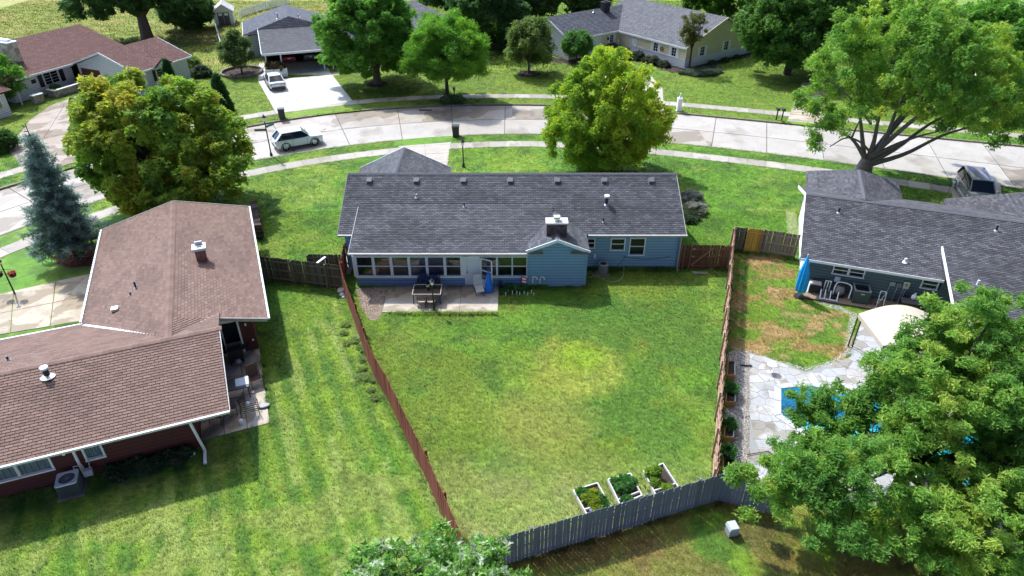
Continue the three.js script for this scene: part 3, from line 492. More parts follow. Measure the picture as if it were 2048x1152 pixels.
  w([10.55, -37.8], [10.55, -46.2], 2.6, M.blue, { top: [[8.4, 2.55], [4.2, 4.55], [0, 2.55]] }); w([10.55, -46.2], [-4.8, -46.2], 2.6, M.blue);
  w([-4.8, -46.2], [-4.8, -47.7], 2.6, M.blue); w([-4.8, -47.7], [-11.1, -47.7], 2.6, M.blue, { top: [[6.3, 2.6], [3.15, 4.05], [0, 2.6]] }); w([-11.1, -47.7], [-11.1, -46.2], 2.6, M.blue);
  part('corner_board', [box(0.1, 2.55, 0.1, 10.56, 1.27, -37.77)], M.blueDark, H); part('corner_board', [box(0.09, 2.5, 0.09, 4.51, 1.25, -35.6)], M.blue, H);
  part('foundation', [box(21.0, 0.16, 0.1, 0.03, 0.02, -37.85), box(10.5, 0.14, 0.1, -4.3, 0.01, -35.76), box(3.5, 0.14, 0.1, 2.73, 0.01, -35.7)], M.kerb, H);
  // sunroom inside
  part('sunroom_floor', box(10.4, 0.06, 2.0, -4.3, 0.12, -36.75), M.floorDark, H); part('ceiling', box(10.5, 0.05, 2.05, -4.3, 2.42, -36.75), M.soffit, H); part('inner_wall', box(10.5, 2.3, 0.06, -4.3, 1.2, -37.72), std([0.045, 0.065, 0.06], 0.9), H);
  // vents near the ridge
  const vg = prep([box(0.34, 0.17, 0.34, 0, 0.08, 0), box(0.42, 0.03, 0.42, 0, 0.01, 0)]);
  for (let i = 0; i < 7; i++) { const v = shared('roof_vent', vg, std([0.10, 0.10, 0.105], 0.7), roof); v.position.set(-9.35 + i * 3.08, 4.77 - 0.62 * S - 0.005, -42 + 0.62); v.rotation.x = Math.atan(S); }
  pipeVent(roof, -6.15, ey + (39.5 + 0.7 - 37.4) * S * 1.02 - 0.03, -40.15, 0.06, 0.22, M.grayPlastic); pipeVent(roof, -3.05, 3.62, -39.4, 0.05, 0.26); pipeVent(roof, 5.75, 3.05, -38.35, 0.05, 0.28);
  { const f = sub('flue', H); f.position.set(6.05, 3.62, -39.65); part('pipe', cyl(0.1, 0.1, 0.55, 0, 0.27, 0, 14), M.black, f); part('flue_cap', [cyl(0.17, 0.17, 0.12, 0, 0.6, 0, 16)], M.white, f); part('flashing', [cyl(0.12, 0.24, 0.12, 0, 0.02, 0, 14)], M.metal, f); }
  const ch = chimney(roof, 2.68, 2.95, -36.45, 1.2, 0.62, 1.1, sootMats, sootMortar);
  part('chimney_crown', [box(1.34, 0.1, 0.76, 0, 1.15, 0)], std([0.55, 0.53, 0.5], 0.85, { map: rep(grain, 0.6) }), ch);
  part('chimney_cap', [cyl(0.11, 0.13, 0.16, 0, 1.28, 0, 12), box(0.38, 0.13, 0.34, 0, 1.42, 0)], M.metal, ch);
  part('flashing', [box(1.24, 0.12, 0.66, 0, 0.02, 0)], M.black, ch);
  // pipes, box, cable on the wall
  const pipe = (x) => [tube([[x, 0.30, -35.52], [x, 0.62, -35.5], [x + 0.1, 0.76, -35.5], [x + 0.24, 0.72, -35.48], [x + 0.27, 0.6, -35.47]], 0.04, 8, 20)];
  part('vent_pipe', [...pipe(1.28), box(0.1, 0.1, 0.08, 1.28, 0.72, -35.55)], M.white, H); part('vent_pipe', pipe(1.72), M.white, H);
  part('meter_box', box(0.13, 0.3, 0.1, 5.28, 0.95, -37.72), M.white, H); part('cable', [tube([[7.1, 0.92, -37.74], [7.6, 0.8, -37.74], [8.4, 0.7, -37.74], [9.3, 0.74, -37.74], [10.1, 0.9, -37.74]], 0.012, 6, 24), tube([[7.25, 0.88, -37.74], [7.1, 0.6, -37.74], [6.8, 0.25, -37.74]], 0.012, 6, 12)], M.black, H);
  downspout(H, 10.62, 2.45, -37.6, M.gutter);
  keepClear([[-10.5, -46.2], [-10.5, -37.8], [-9.6, -37.8], [-9.6, -35.7], [0.96, -35.7], [0.96, -35.6], [4.5, -35.6], [4.5, -37.8], [10.55, -37.8], [10.55, -46.2]]); keepClear([[-11.1, -47.7], [-4.8, -47.7], [-4.8, -46], [-11.1, -46]]);
}
// sunroom furniture
{ const s = thing('sofa', 'pale sofa inside the sunroom behind the windows', 'sofa', [-5.3, 0.15, -37.2]); part('seat', box(2.4, 0.42, 0.8, 0, 0.21, 0), std([0.32, 0.31, 0.3], 0.95), s); part('backrest', box(2.4, 0.85, 0.22, 0, 0.5, -0.3), std([0.35, 0.34, 0.33], 0.95), s); }
{ const g = [], rs = rng(91); for (let i = 0; i < 70; i++) { const a = rs() * 6.28, r = rs() * 0.42, y = rs() * 1.15; g.push(box(0.05 + rs() * 0.12, 0.02, 0.3 + rs() * 0.2, Math.cos(a) * r * (1.25 - y), y, Math.sin(a) * r, rs() * 3, rs() * 3, rs() * 3)); } const m = single('wood_stack', g, std([0.30, 0.12, 0.045], 0.9), 'heap of orange brown firewood inside the second sunroom window', 'firewood'); m.position.set(-7.85, 0.22, -36.7); }

// ---------------------------------------------------------------- the brown roofed house, left
{
  const T = 21.8 * Math.PI / 180, H = thing('red_house', 'dark red house with brown shingle roof and white gutters', 'house', [-15.5, 0, -25.4], T);
  const roof = sub('roof', H), ry = 3.7, ey = 2.5, o = { deckMat: DECKDARK.brown, expo: 0.155, tab: 0.33, th: 0.028, blotch: 0.16 };
  roofPlane(roof, [[-27, ey, 4.5], [1.73, ey, 4.5], [1.73, ry, -0.2], [-27, ry, -0.2]], 'brown', { ...o, singles: 300, seed: 11 });
  roofPlane(roof, [[1.73, ey, -4.9], [-27, ey, -4.9], [-27, ry, -0.2], [1.73, ry, -0.2]], 'brown', { ...o, seed: 12 });
  roofPlane(roof, [[3.9, ey, -1.95], [3.9, ey, -15.9], [-0.5, ry, -15.9], [-0.5, ry, -1.95]], 'brown', { ...o, seed: 13 }); roofPlane(roof, [[1.6, ry - 2.1 * 1.2 / 4.4, -1.95], [-0.5, ry, -1.95], [-0.5, ry, -0.2]].map((p, i, a) => a[(i + 2) % 3]), 'brown', { ...o, seed: 15 });
  roofPlane(roof, [[-4.9, ey, -15.9], [-4.9, ey, -4.6], [-0.5, ry, -0.2], [-0.5, ry, -15.9]], 'brown', { ...o, seed: 14 });
  ridgeCaps(roof, [-14, ry, -0.2], [1.73, ry, -0.2], 'brown', true, 0.24, 0.17, 0.045); ridgeCaps(roof, [-0.5, ry, -15.85], [-0.5, ry, -0.4], 'brown', true, 0.24, 0.17, 0.045);
  gutterRun(roof, [-27, ey, 4.58], [1.75, ey, 4.58], M.gutterWhite, 0.1, 0.1); gutterRun(roof, [3.98, ey, -15.95], [3.98, ey, -1.95], M.gutterWhite, 0.1, 0.1); gutterRun(roof, [-4.98, ey, -15.9], [-4.98, ey, -4.9], M.gutterWhite, 0.1, 0.1); gutterRun(roof, [-27, ey, -4.98], [-4.9, ey, -4.98], M.gutterWhite, 0.1, 0.1);
  fasciaRun(roof, [1.76, ey, 4.5], [1.76, ry, -0.2], M.gutter, 0.035, 0.11); fasciaRun(roof, [1.55, ry - 0.55, -1.92], [3.9, ey, -1.92], M.gutter); fasciaRun(roof, [-0.5, ry, -15.93], [3.9, ey, -15.93], M.gutter); fasciaRun(roof, [-0.5, ry, -15.93], [-4.9, ey, -15.93], M.gutter);
  const flash = (a, b) => part('valley_flashing', [beam(a, b, 0.14, 0.03)], M.white, roof); flash([-4.8, 2.56, -4.75], [-0.7, 3.62, -0.65]); flash([-0.3, 3.62, -0.5], [1.45, 3.2, -2.1]);
  // gutter guards: raised white ladder along the left eave
  { const g = []; for (let i = 0; i < 36; i++) g.push(box(0.1, 0.05, 0.22, -4.98, ey + 0.05, -15.7 + i * 0.3)); part('gutter_guard', g, M.white, roof); }
  const A = [-27, 3.5], B = [0, 3.5], q = (x) => x + 27;
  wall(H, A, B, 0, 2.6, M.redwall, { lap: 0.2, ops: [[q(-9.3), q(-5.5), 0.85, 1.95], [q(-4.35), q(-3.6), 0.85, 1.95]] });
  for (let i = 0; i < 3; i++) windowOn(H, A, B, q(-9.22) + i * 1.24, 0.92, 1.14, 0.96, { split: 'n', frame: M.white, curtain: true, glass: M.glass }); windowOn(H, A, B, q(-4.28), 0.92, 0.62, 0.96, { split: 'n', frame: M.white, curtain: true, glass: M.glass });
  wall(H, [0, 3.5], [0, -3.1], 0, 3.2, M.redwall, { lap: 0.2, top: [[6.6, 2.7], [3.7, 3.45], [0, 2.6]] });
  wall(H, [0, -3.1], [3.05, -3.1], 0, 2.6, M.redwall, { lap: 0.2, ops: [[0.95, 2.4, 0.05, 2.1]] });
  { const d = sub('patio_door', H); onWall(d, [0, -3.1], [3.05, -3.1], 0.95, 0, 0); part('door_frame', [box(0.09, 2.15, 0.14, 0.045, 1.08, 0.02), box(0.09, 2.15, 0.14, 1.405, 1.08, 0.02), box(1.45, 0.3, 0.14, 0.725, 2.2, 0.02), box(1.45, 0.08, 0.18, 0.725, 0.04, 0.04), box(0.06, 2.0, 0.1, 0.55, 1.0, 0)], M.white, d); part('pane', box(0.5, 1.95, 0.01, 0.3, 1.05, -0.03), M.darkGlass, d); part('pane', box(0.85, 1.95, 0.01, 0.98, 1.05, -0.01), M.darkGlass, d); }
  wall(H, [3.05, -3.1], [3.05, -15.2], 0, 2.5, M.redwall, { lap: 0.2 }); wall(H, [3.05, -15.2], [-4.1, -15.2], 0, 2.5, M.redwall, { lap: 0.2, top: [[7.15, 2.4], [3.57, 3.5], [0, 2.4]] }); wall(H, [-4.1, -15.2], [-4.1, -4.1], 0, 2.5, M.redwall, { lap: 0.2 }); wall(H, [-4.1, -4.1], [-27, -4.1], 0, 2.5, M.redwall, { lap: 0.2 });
  part('downspout', [box(0.1, 2.4, 0.08, -4.62, 1.2, 3.6), box(0.1, 0.09, 0.95, -4.62, 2.36, 4.1)], M.white, H); part('downspout', [beam([0.12, 2.35, 4.5], [0.2, 0.15, 3.9], 0.09, 0.09), box(0.12, 0.08, 0.9, 0.2, 0.06, 4.3)], M.white, H);
  part('fixture', sph(0.06, 2.72, 1.75, -2.98, 1, 1.6, 1), M.trim, H); part('fixture', sph(0.06, 2.9, 0.7, -2.98), M.white, H);
  const ch = chimney(roof, 1.05, 2.95, -8.1, 0.52, 0.5, 1.1, brickMats, mortar); part('chimney_crown', [box(0.74, 0.14, 0.72, 0, 1.14, 0), box(0.4, 0.2, 0.1, 0, 1.3, -0.22)], std([0.6, 0.6, 0.58], 0.8, { map: rep(grain, 0.5) }), ch); part('flue', [box(0.24, 0.05, 0.24, 0.02, 1.215, 0.03)], M.black, ch); part('flashing', [box(0.7, 0.1, 0.62, 0, 0.03, 0)], M.white, ch);
  { const f = pipeVent(roof, -5.35, 3.55, 0.55, 0.12, 0.42, M.black, M.metal); part('flue_cap', [cyl(0.17, 0.17, 0.1, 0, 0.45, 0, 14)], M.white, f); }
  pipeVent(roof, -7.3, 3.35, -1.7, 0.05, 0.2); pipeVent(roof, -2.55, 3.15, -5.9, 0.05, 0.16); pipeVent(roof, -2.3, 3.2, -6.4, 0.05, 0.4, M.black, M.metal);
  part('roof_vent', [box(0.32, 0.16, 0.3, -3.25, 3.05, -4.9)], M.metal, roof);
  const W = turned(-15.5, -25.4, T); keepClear([W(-27, 3.5), W(0, 3.5), W(0, -3.1), W(3.05, -3.1), W(3.05, -15.2), W(-4.1, -15.2), W(-4.1, -4.1), W(-27, -4.1)]);
}

// ---------------------------------------------------------------- the teal house, right
{
  const T = -19 * Math.PI / 180, H = thing('teal_house', 'dark teal house with white end wall and dark shingle roof', 'house', [17.9, 0, -35.6], T);
  const roof = sub('roof', H), ey = 2.25, ry = 4.05, rz = -4.9, S = (ry - ey) / 5.4, o = { deckMat: DECKDARK.dusk, blotch: 0.24 };
  roofPlane(roof, [[-0.5, ey, 0.5], [20, ey, 0.5], [20, ry, rz], [-0.5, ry, rz]], 'dusk', { ...o, singles: 300, seed: 21 });
  roofPlane(roof, [[20, ey, -10.3], [-0.5, ey, -10.3], [-0.5, ry, rz], [20, ry, rz]], 'dusk', { ...o, seed: 22 });
  roofPlane(roof, [[7.25, 2.1, 4.4], [20, 2.1, 4.4], [20, 3.16, -1.9], [7.25, 3.16, -1.9]], 'dusk', { ...o, seed: 23, blotch: 0.3 });
  roofPlane(roof, [[0.0, 2.3, -13.2], [0.0, 2.3, -9.8], [3.1, 4.0, -5.2], [3.1, 4.0, -10.4]], 'dusk', { ...o, seed: 24 });
  roofPlane(roof, [[6.3, 2.3, -9.8], [6.3, 2.3, -13.2], [3.1, 4.0, -10.4], [3.1, 4.0, -5.2]], 'dusk', { ...o, seed: 25 });
  roofPlane(roof, [[6.3, 2.3, -13.2], [0.0, 2.3, -13.2], [3.1, 4.0, -10.4]], 'dusk', { ...o, seed: 26 });
  roofPlane(roof, [[9.0, 2.2, -11.4], [9.0, 2.2, -9.3], [15.5, 3.95, -5.2], [15.5, 3.95, -11.4]], 'dusk', { ...o, seed: 27 });
  roofPlane(roof, [[21.5, 2.2, -9.8], [21.5, 2.2, -11.4], [15.5, 3.95, -11.4], [15.5, 3.95, -5.2]], 'dusk', { ...o, seed: 28 });
  ridgeCaps(roof, [-0.45, ry, rz], [19, ry, rz], 'dusk', false, 0.25, 0.16, 0.05); ridgeCaps(roof, [3.1, 4.0, -10.3], [3.1, 4.0, -5.6], 'dusk', false, 0.25, 0.16, 0.08);
  part('fascia', [beam([-0.5, ey - 0.09, 0.53], [7.22, ey - 0.09, 0.53], 0.05, 0.16)], M.white, roof); fasciaRun(roof, [-0.53, ey, 0.5], [-0.53, ry, rz], M.white); fasciaRun(roof, [-0.53, ey, -10.3], [-0.53, ry, rz], M.white); fasciaRun(roof, [7.2, 2.1, 4.4], [7.2, 3.14, -1.9], M.white, 0.06, 0.2);
  gutterRun(roof, [7.3, 2.1, 4.46], [20, 2.1, 4.46], M.white);
  const A = [0, 0], B = [9.5, 0];
  wall(H, A, B, 0, 2.3, M.teal, { ops: [[1.5, 3.3, 1.28, 1.86], [6.3, 7.3, 1.28, 1.86]] });
  for (const u of [1.56, 2.44, 6.36]) windowOn(H, A, B, u, 1.33, 0.76, 0.48, { frame: M.white, split: 'h', fw: 0.07 });
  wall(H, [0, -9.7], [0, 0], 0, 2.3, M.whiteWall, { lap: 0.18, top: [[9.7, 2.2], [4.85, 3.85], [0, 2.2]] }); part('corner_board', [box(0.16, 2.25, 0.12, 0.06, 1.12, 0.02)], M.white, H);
  wall(H, [9.5, 0], [9.5, 3.9], 0, 2.1, M.teal); wall(H, [9.5, 3.9], [20, 3.9], 0, 2.1, M.teal); wall(H, [20, -9.7], [0, -9.7], 0, 2.2, M.teal); wall(H, [0.4, -9.7], [0.4, -12.8], 0, 2.2, M.whiteWall); wall(H, [5.9, -12.8], [0.4, -12.8], 0, 2.2, M.whiteWall); wall(H, [5.9, -9.7], [5.9, -12.8], 0, 2.2, M.whiteWall); wall(H, [20, 3.9], [20, -9.7], 0, 2.2, M.teal);
  wall(H, [20.5, -11.1], [10, -11.1], 0, 2.2, M.whiteWall, { top: [[10.5, 2.2], [5, 3.65], [0, 2.2]] });
  const rp = (x, z) => ey + (0.5 - z) * S;
  pipeVent(roof, 1.5, rp(1.5, -3.6), -3.6, 0.06, 0.34); pipeVent(roof, 10.2, rp(0, -3.9), -3.9, 0.06, 0.34); pipeVent(roof, 5.2, rp(0, -0.4), -0.4, 0.07, 0.24, M.white, M.white); pipeVent(roof, 8.6, 2.52, 1.2, 0.06, 0.42, M.white);
  // electrical boxes and conduits on the near wall
  const bx = (u, y, w, h, m = M.grayPlastic) => { const g = sub('meter_box', H); onWall(g, A, B, u, y, 0.06); part('case', box(w, h, 0.12, 0, 0, 0), m, g); return g; };
  bx(1.9, 0.95, 0.3, 0.34, M.trim); bx(4.85, 1.25, 0.3, 0.26); bx(5.2, 1.22, 0.3, 0.3, std([0.16, 0.18, 0.2], 0.6)); const mt = bx(5.58, 1.3, 0.32, 0.46, M.metal); part('dial', cyl(0.1, 0.1, 0.1, 0, 0.02, 0.08, 16, Math.PI / 2), M.grayPlastic, mt);
  part('conduit', [bar([4.75, 1.1, 0.08], [4.6, 0.05, 0.08], 0.025), bar([5.15, 1.05, 0.08], [5.1, 0.05, 0.08], 0.03), bar([5.5, 1.1, 0.08], [5.45, 0.0, 0.1], 0.03), bar([5.62, 1.1, 0.08], [5.57, 0, 0.1], 0.03)], M.grayPlastic, H); part('conduit', [tube([[0.55, 0.45, 0.07], [0.6, 0.72, 0.07], [0.95, 0.8, 0.07], [2.3, 0.7, 0.07], [3.2, 0.6, 0.07]], 0.035, 8, 24)], M.black, H); part('conduit', [bar([2.6, 0.62, 0.07], [4.6, 0.5, 0.07], 0.02)], M.grayPlastic, H);
  part('flood_light', [sph(0.06, 0.55, 2.05, 0.12), sph(0.06, 0.75, 2.05, 0.12)], M.white, H);
  const W = turned(17.9, -35.6, T); keepClear([W(0, 0), W(9.5, 0), W(9.5, 3.9), W(20, 3.9), W(20, -9.7), W(5.9, -12.8), W(0.4, -12.8), W(0, -9.7)]);
}

// ---------------------------------------------------------------- the yellow house across the street
{
  const T = 37 * Math.PI / 180, H = thing('yellow_house', 'pale yellow house with white brick base and long gray roof', 'house', [21, 0, -84.6], T);
  const roof = sub('roof', H), o = { deckMat: DECKDARK.navy, tab: 0.45, expo: 0.25, th: 0.035 };
  roofPlane(roof, [[-0.4, 2.55, -17], [-0.4, 2.55, 0.35], [6.7, 5.2, 0.35], [6.7, 5.2, -17]], 'gray', { ...o, seed: 31 });
  roofPlane(roof, [[13.8, 2.55, 0.35], [13.8, 2.55, -17], [6.7, 5.2, -17], [6.7, 5.2, 0.35]], 'gray', { ...o, seed: 32 });
  roofPlane(roof, [[-8.9, 2.55, -11.2], [0.6, 2.55, -11.2], [4.9, 4.5, -15.9], [-8.9, 4.5, -15.9]], 'navy', { ...o, seed: 33 });
  roofPlane(roof, [[2, 2.55, -20.6], [-8.9, 2.55, -20.6], [-8.9, 4.5, -15.9], [2, 4.5, -15.9]], 'navy', { ...o, seed: 34 });
  part('fascia', [beam([-0.42, 2.47, 0.36], [-0.42, 2.47, -11.2], 0.06, 0.2), beam([-8.9, 2.47, -11.18], [-0.3, 2.47, -11.18], 0.06, 0.2)], M.white, roof); fasciaRun(roof, [-0.4, 2.55, 0.38], [6.7, 5.2, 0.38], M.cream); fasciaRun(roof, [13.8, 2.55, 0.38], [6.7, 5.2, 0.38], M.cream); fasciaRun(roof, [-8.93, 2.55, -11.2], [-8.93, 4.5, -15.9], M.white);
  const fr = { bars: 2, frame: M.white, split: 'n', fw: 0.09 }, brick = std([0.70, 0.71, 0.71], 0.8, { map: rep(grain, 1), bumpMap: rep(fine, 0.8), bumpScale: 0.02 });
  const shutters = (A, B, u, y, w, h) => { for (const s of [-0.42, w + 0.1]) { const p = part('shutter', [box(0.32, h + 0.1, 0.05, 0.16, h / 2, 0.03)], M.white, H); onWall(p, A, B, u + s, y, 0.02); } windowOn(H, A, B, u, y, w, h, fr); };
  let A = [0, -11.4], B = [0, 0]; wall(H, A, B, 0, 2.5, M.cream, { ops: [[6.2, 6.9, 1.15, 2.15], [9.2, 9.9, 1.15, 2.15], [2.3, 3.2, 0.1, 2.1]] });
  wall(H, [-0.06, -8.6], [-0.06, 0.06], 0, 1.05, brick, { lap: 0, name: 'brick_base', th: 0.05 }); part('base_cap', [beam([-0.08, 1.08, -8.6], [-0.08, 1.08, 0.1], 0.14, 0.07)], M.white, H);
  shutters(A, B, 6.2, 1.15, 0.7, 1.0); shutters(A, B, 9.2, 1.15, 0.7, 1.0); { const d = sub('door', H); onWall(d, A, B, 2.3, 0, 0); part('door_leaf', [box(0.9, 2.0, 0.05, 0.45, 1.1, -0.02), box(0.5, 0.8, 0.02, 0.45, 1.5, 0.012)], M.white, d); part('door_frame', [box(0.1, 2.2, 0.1, -0.05, 1.1, 0.03), box(0.1, 2.2, 0.1, 0.95, 1.1, 0.03)], M.white, d); }
  A = [0, 0]; B = [13.4, 0]; wall(H, A, B, 0, 2.5, M.cream, { ops: [[2.6, 3.4, 1.15, 2.2], [7.2, 8, 1.15, 2.2]], top: [[13.4, 2.45], [6.7, 5.0], [0, 2.45]] });
  wall(H, [-0.1, 0.06], [13.4, 0.06], 0, 1.05, brick, { lap: 0, name: 'brick_base', th: 0.05 }); part('base_cap', [beam([-0.1, 1.08, 0.08], [13.4, 1.08, 0.08], 0.14, 0.07)], M.white, H); shutters(A, B, 2.6, 1.15, 0.8, 1.05); shutters(A, B, 7.2, 1.15, 0.8, 1.05);
  A = [-8.6, -11.5]; B = [0, -11.5]; wall(H, A, B, 0, 2.5, M.cream, { ops: [[2.9, 5.6, 0.02, 2.05], [7.0, 7.6, 1.2, 2.1]] }); windowOn(H, A, B, 7.0, 1.2, 0.6, 0.9, fr); for (const s of [6.62, 7.7]) { const p = part('shutter', [box(0.28, 1.0, 0.05, 0.14, 0.45, 0.03)], M.white, H); onWall(p, A, B, s, 1.2, 0.02); }
  { const d = sub('garage_door', H); onWall(d, A, B, 2.9, 0, -0.06); for (let i = 0; i < 4; i++) part('door_panel', box(2.68, 0.485, 0.05, 1.35, 0.27 + i * 0.5, 0), M.trim, d); part('arch_trim', [tube([[0, 0, 0.1], [0.02, 1.75, 0.1], [0.5, 2.1, 0.1], [1.35, 2.22, 0.1], [2.2, 2.1, 0.1], [2.68, 1.75, 0.1], [2.7, 0, 0.1]], 0.06, 6, 40)], M.white, d); part('door_frame', box(2.9, 0.12, 0.14, 1.35, 2.09, 0.02), M.white, d); }
  wall(H, [-8.6, -20.2], [-8.6, -11.5], 0, 2.5, M.whiteWall, { top: [[8.7, 2.45], [4.35, 4.35], [0, 2.45]] }); wall(H, [13.4, 0], [13.4, -17], 0, 2.5, M.cream); wall(H, [13.4, -16.8], [-8.6, -20.2], 0, 2.5, M.cream);
  const ch = sub('chimney', H); ch.position.set(0.9, 3.4, -15.3); part('stack', box(1.1, 2.0, 0.7, 0, 0.9, 0), std([0.03, 0.032, 0.036], 0.9, { map: rep(grain, 0.5) }), ch); part('chimney_cap', [box(1.2, 0.12, 0.8, 0, 1.94, 0), box(0.3, 0.12, 0.3, -0.2, 2.06, 0), box(0.3, 0.12, 0.3, 0.25, 2.06, 0)], M.black, ch);
  pipeVent(roof, -1.2, 4.3, -15.3, 0.06, 0.3, M.white, M.metal); part('wreath', new THREE.TorusGeometry(0.2, 0.07, 8, 18).rotateY(-Math.PI / 2).translate(-0.1, 1.65, -3.8), std([0.25, 0.16, 0.05], 0.9), H); part('lantern', [box(0.16, 0.34, 0.2, -2.0, 1.75, -11.4)], M.black, H); part('downspout', [bar([-0.12, 2.4, 0.12], [-0.12, 0.1, 0.12], 0.045), bar([-0.12, 0.12, 0.12], [0.2, 0.06, 1.2], 0.045)], M.white, H);
  const W = turned(21, -84.6, T); keepClear([W(0, 0), W(13.4, 0), W(13.4, -17), W(-8.6, -20.2), W(-8.6, -11.5), W(0, -11.5)]);
}

// ---------------------------------------------------------------- the red roofed house, top left
{
  const T = 66 * Math.PI / 180, H = thing('white_house', 'white house with reddish brown roof and wide painted chimney', 'house', [-37.5, 0, -80.3], T);
  const roof = sub('roof', H), o = { deckMat: DECKDARK.red, tab: 0.42, expo: 0.22, th: 0.035 };
  roofPlane(roof, [[-21, 2.55, -9.2], [0.3, 2.55, -9.2], [0.3, 4.6, -16.9], [-21, 4.6, -16.9]], 'red', { ...o, seed: 41 });
  roofPlane(roof, [[0.3, 2.55, -24.5], [-21, 2.55, -24.5], [-21, 4.6, -16.9], [0.3, 4.6, -16.9]], 'red', { ...o, seed: 42 });
  roofPlane(roof, [[-7.3, 2.55, 0.4], [0.5, 2.55, 0.4], [0.5, 4.2, -4.5], [-7.3, 4.2, -4.5]], 'red', { ...o, seed: 43 });
  roofPlane(roof, [[0.5, 2.55, -9.4], [-7.3, 2.55, -9.4], [-7.3, 4.2, -4.5], [0.5, 4.2, -4.5]], 'red', { ...o, seed: 44 });
  roofPlane(roof, [[-4.9, 2.62, 0.6], [-4.9, 2.62, -2.4], [-3.7, 3.3, -2.4], [-3.7, 3.3, 0.6]], 'red', { ...o, seed: 45 }); roofPlane(roof, [[-2.5, 2.62, -2.4], [-2.5, 2.62, 0.6], [-3.7, 3.3, 0.6], [-3.7, 3.3, -2.4]], 'red', { ...o, seed: 46 });
  part('fascia', [beam([-14, 2.47, -9.16], [-7.4, 2.47, -9.16], 0.06, 0.2), beam([-7.3, 2.47, 0.44], [0.5, 2.47, 0.44], 0.06, 0.2)], M.white, roof); fasciaRun(roof, [-7.33, 2.55, 0.4], [-7.33, 4.2, -4.5], M.white); fasciaRun(roof, [-7.33, 2.55, -9.4], [-7.33, 4.2, -4.5], M.white); fasciaRun(roof, [0.53, 2.55, 0.4], [0.53, 4.2, -4.5], M.white);
  let A = [-7, 0], B = [0, 0]; wall(H, A, B, 0, 2.5, M.whiteWall, { ops: [[2.5, 4.2, 1.0, 2.2]] }); windowOn(H, A, B, 2.6, 1.05, 1.5, 1.1, { split: 'v', frame: M.white, bars: 3 }); { const p = part('gable', polyGeo([[-4.6, 2.5, 0.5], [-2.8, 2.5, 0.5], [-3.7, 3.2, 0.5]]), M.whiteWall, H); void p; }
  for (const s of [2.05, 4.35]) { const p = part('shutter', [box(0.35, 1.25, 0.05, 0.17, 0.6, 0.03)], M.darkMetal, H); onWall(p, A, B, s, 1.0, 0.02); }
  A = [-7, -9]; B = [-7, 0]; wall(H, A, B, 0, 2.5, M.whiteWall, { ops: [[0.4, 3.4, 0.02, 2.1]], top: [[9, 2.45], [4.5, 4.05], [0, 2.45]] }); { const d = sub('garage_door', H); onWall(d, A, B, 0.4, 0, -0.05); for (let i = 0; i < 4; i++) part('door_panel', box(2.98, 0.5, 0.05, 1.5, 0.27 + i * 0.52, 0), std([0.11, 0.035, 0.018], 0.7), d); }
  A = [-14.2, -10.2]; B = [-7, -10.2]; wall(H, A, B, 0, 2.5, M.whiteWall, { ops: [[3.7, 5.5, 0.85, 2.15]] }); windowOn(H, A, B, 3.78, 0.9, 1.64, 1.2, { split: 'v', frame: M.white, bars: 3 }); for (const s of [3.1, 5.62]) { const p = part('shutter', [box(0.5, 1.4, 0.05, 0.25, 0.65, 0.03)], M.darkMetal, H); onWall(p, A, B, s, 0.85, 0.02); } { const p = part('house_sign', box(0.5, 0.4, 0.04, 0, 0, 0), M.black, H); onWall(p, A, B, 2.55, 1.6, 0.04); }
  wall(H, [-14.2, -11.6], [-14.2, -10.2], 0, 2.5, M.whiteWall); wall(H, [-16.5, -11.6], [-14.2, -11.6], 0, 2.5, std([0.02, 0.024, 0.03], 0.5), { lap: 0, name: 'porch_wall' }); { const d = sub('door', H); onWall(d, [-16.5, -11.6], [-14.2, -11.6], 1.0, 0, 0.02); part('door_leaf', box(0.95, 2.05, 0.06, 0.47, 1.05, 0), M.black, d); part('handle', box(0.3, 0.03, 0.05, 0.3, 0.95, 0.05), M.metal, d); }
  wall(H, [-21, -8.6], [-16.5, -8.6], 0, 2.4, std([0.42, 0.37, 0.32], 0.95, { map: rep(stainT, 2), bumpMap: rep(fine, 1.2), bumpScale: 0.05 }), { lap: 0, name: 'stone_wall' }); part('porch_post', [box(0.1, 2.4, 0.1, -14.4, 1.2, -8.9)], M.white, H);
  wall(H, [-27, -6.9], [-16.9, -6.9], 0, 2.4, M.whiteWall, { ops: [[5.0, 9.6, 0.9, 2.1]] }); windowOn(H, [-27, -6.9], [-16.9, -6.9], 5.1, 0.95, 4.4, 1.1, { split: 'v', frame: M.white, glass: std([0.42, 0.27, 0.13], 0.6) }); wall(H, [-16.9, -6.9], [-16.9, -10], 0, 2.4, M.whiteWall); roofPlane(roof, [[-27, 2.45, -6.4], [-16.3, 2.45, -6.4], [-16.3, 3.1, -9.2], [-27, 3.1, -9.2]], 'red', { ...o, seed: 47 });
  wall(H, [0, 0], [0, -9], 0, 2.5, M.whiteWall, { top: [[9, 2.45], [4.5, 4.05], [0, 2.45]] }); wall(H, [0, -9], [0, -24], 0, 2.5, M.whiteWall, { top: [[15, 2.45], [8, 4.4], [0, 2.45]] }); wall(H, [0, -24], [-21, -24], 0, 2.5, M.whiteWall);
  const ch = sub('chimney', H); ch.position.set(-11.2, 3.5, -13.4); part('stack', box(1.0, 2.0, 2.5, 0, 0.8, 0), std([0.62, 0.58, 0.5], 0.85, { map: rep(stainT, 1.7) }), ch); part('chimney_cap', [box(1.15, 0.12, 2.65, 0, 1.86, 0), box(0.5, 0.25, 1.0, 0, 2.0, 0.4), box(0.5, 0.25, 0.8, 0, 2.0, -0.7)], M.white, ch);
  const W = turned(-37.5, -80.3, T); keepClear([W(-7, 0), W(0, 0), W(0, -24), W(-21, -24), W(-27, -6.9), W(-16.9, -6.9), W(-14, -10.2), W(-7, -10.2)]);
}
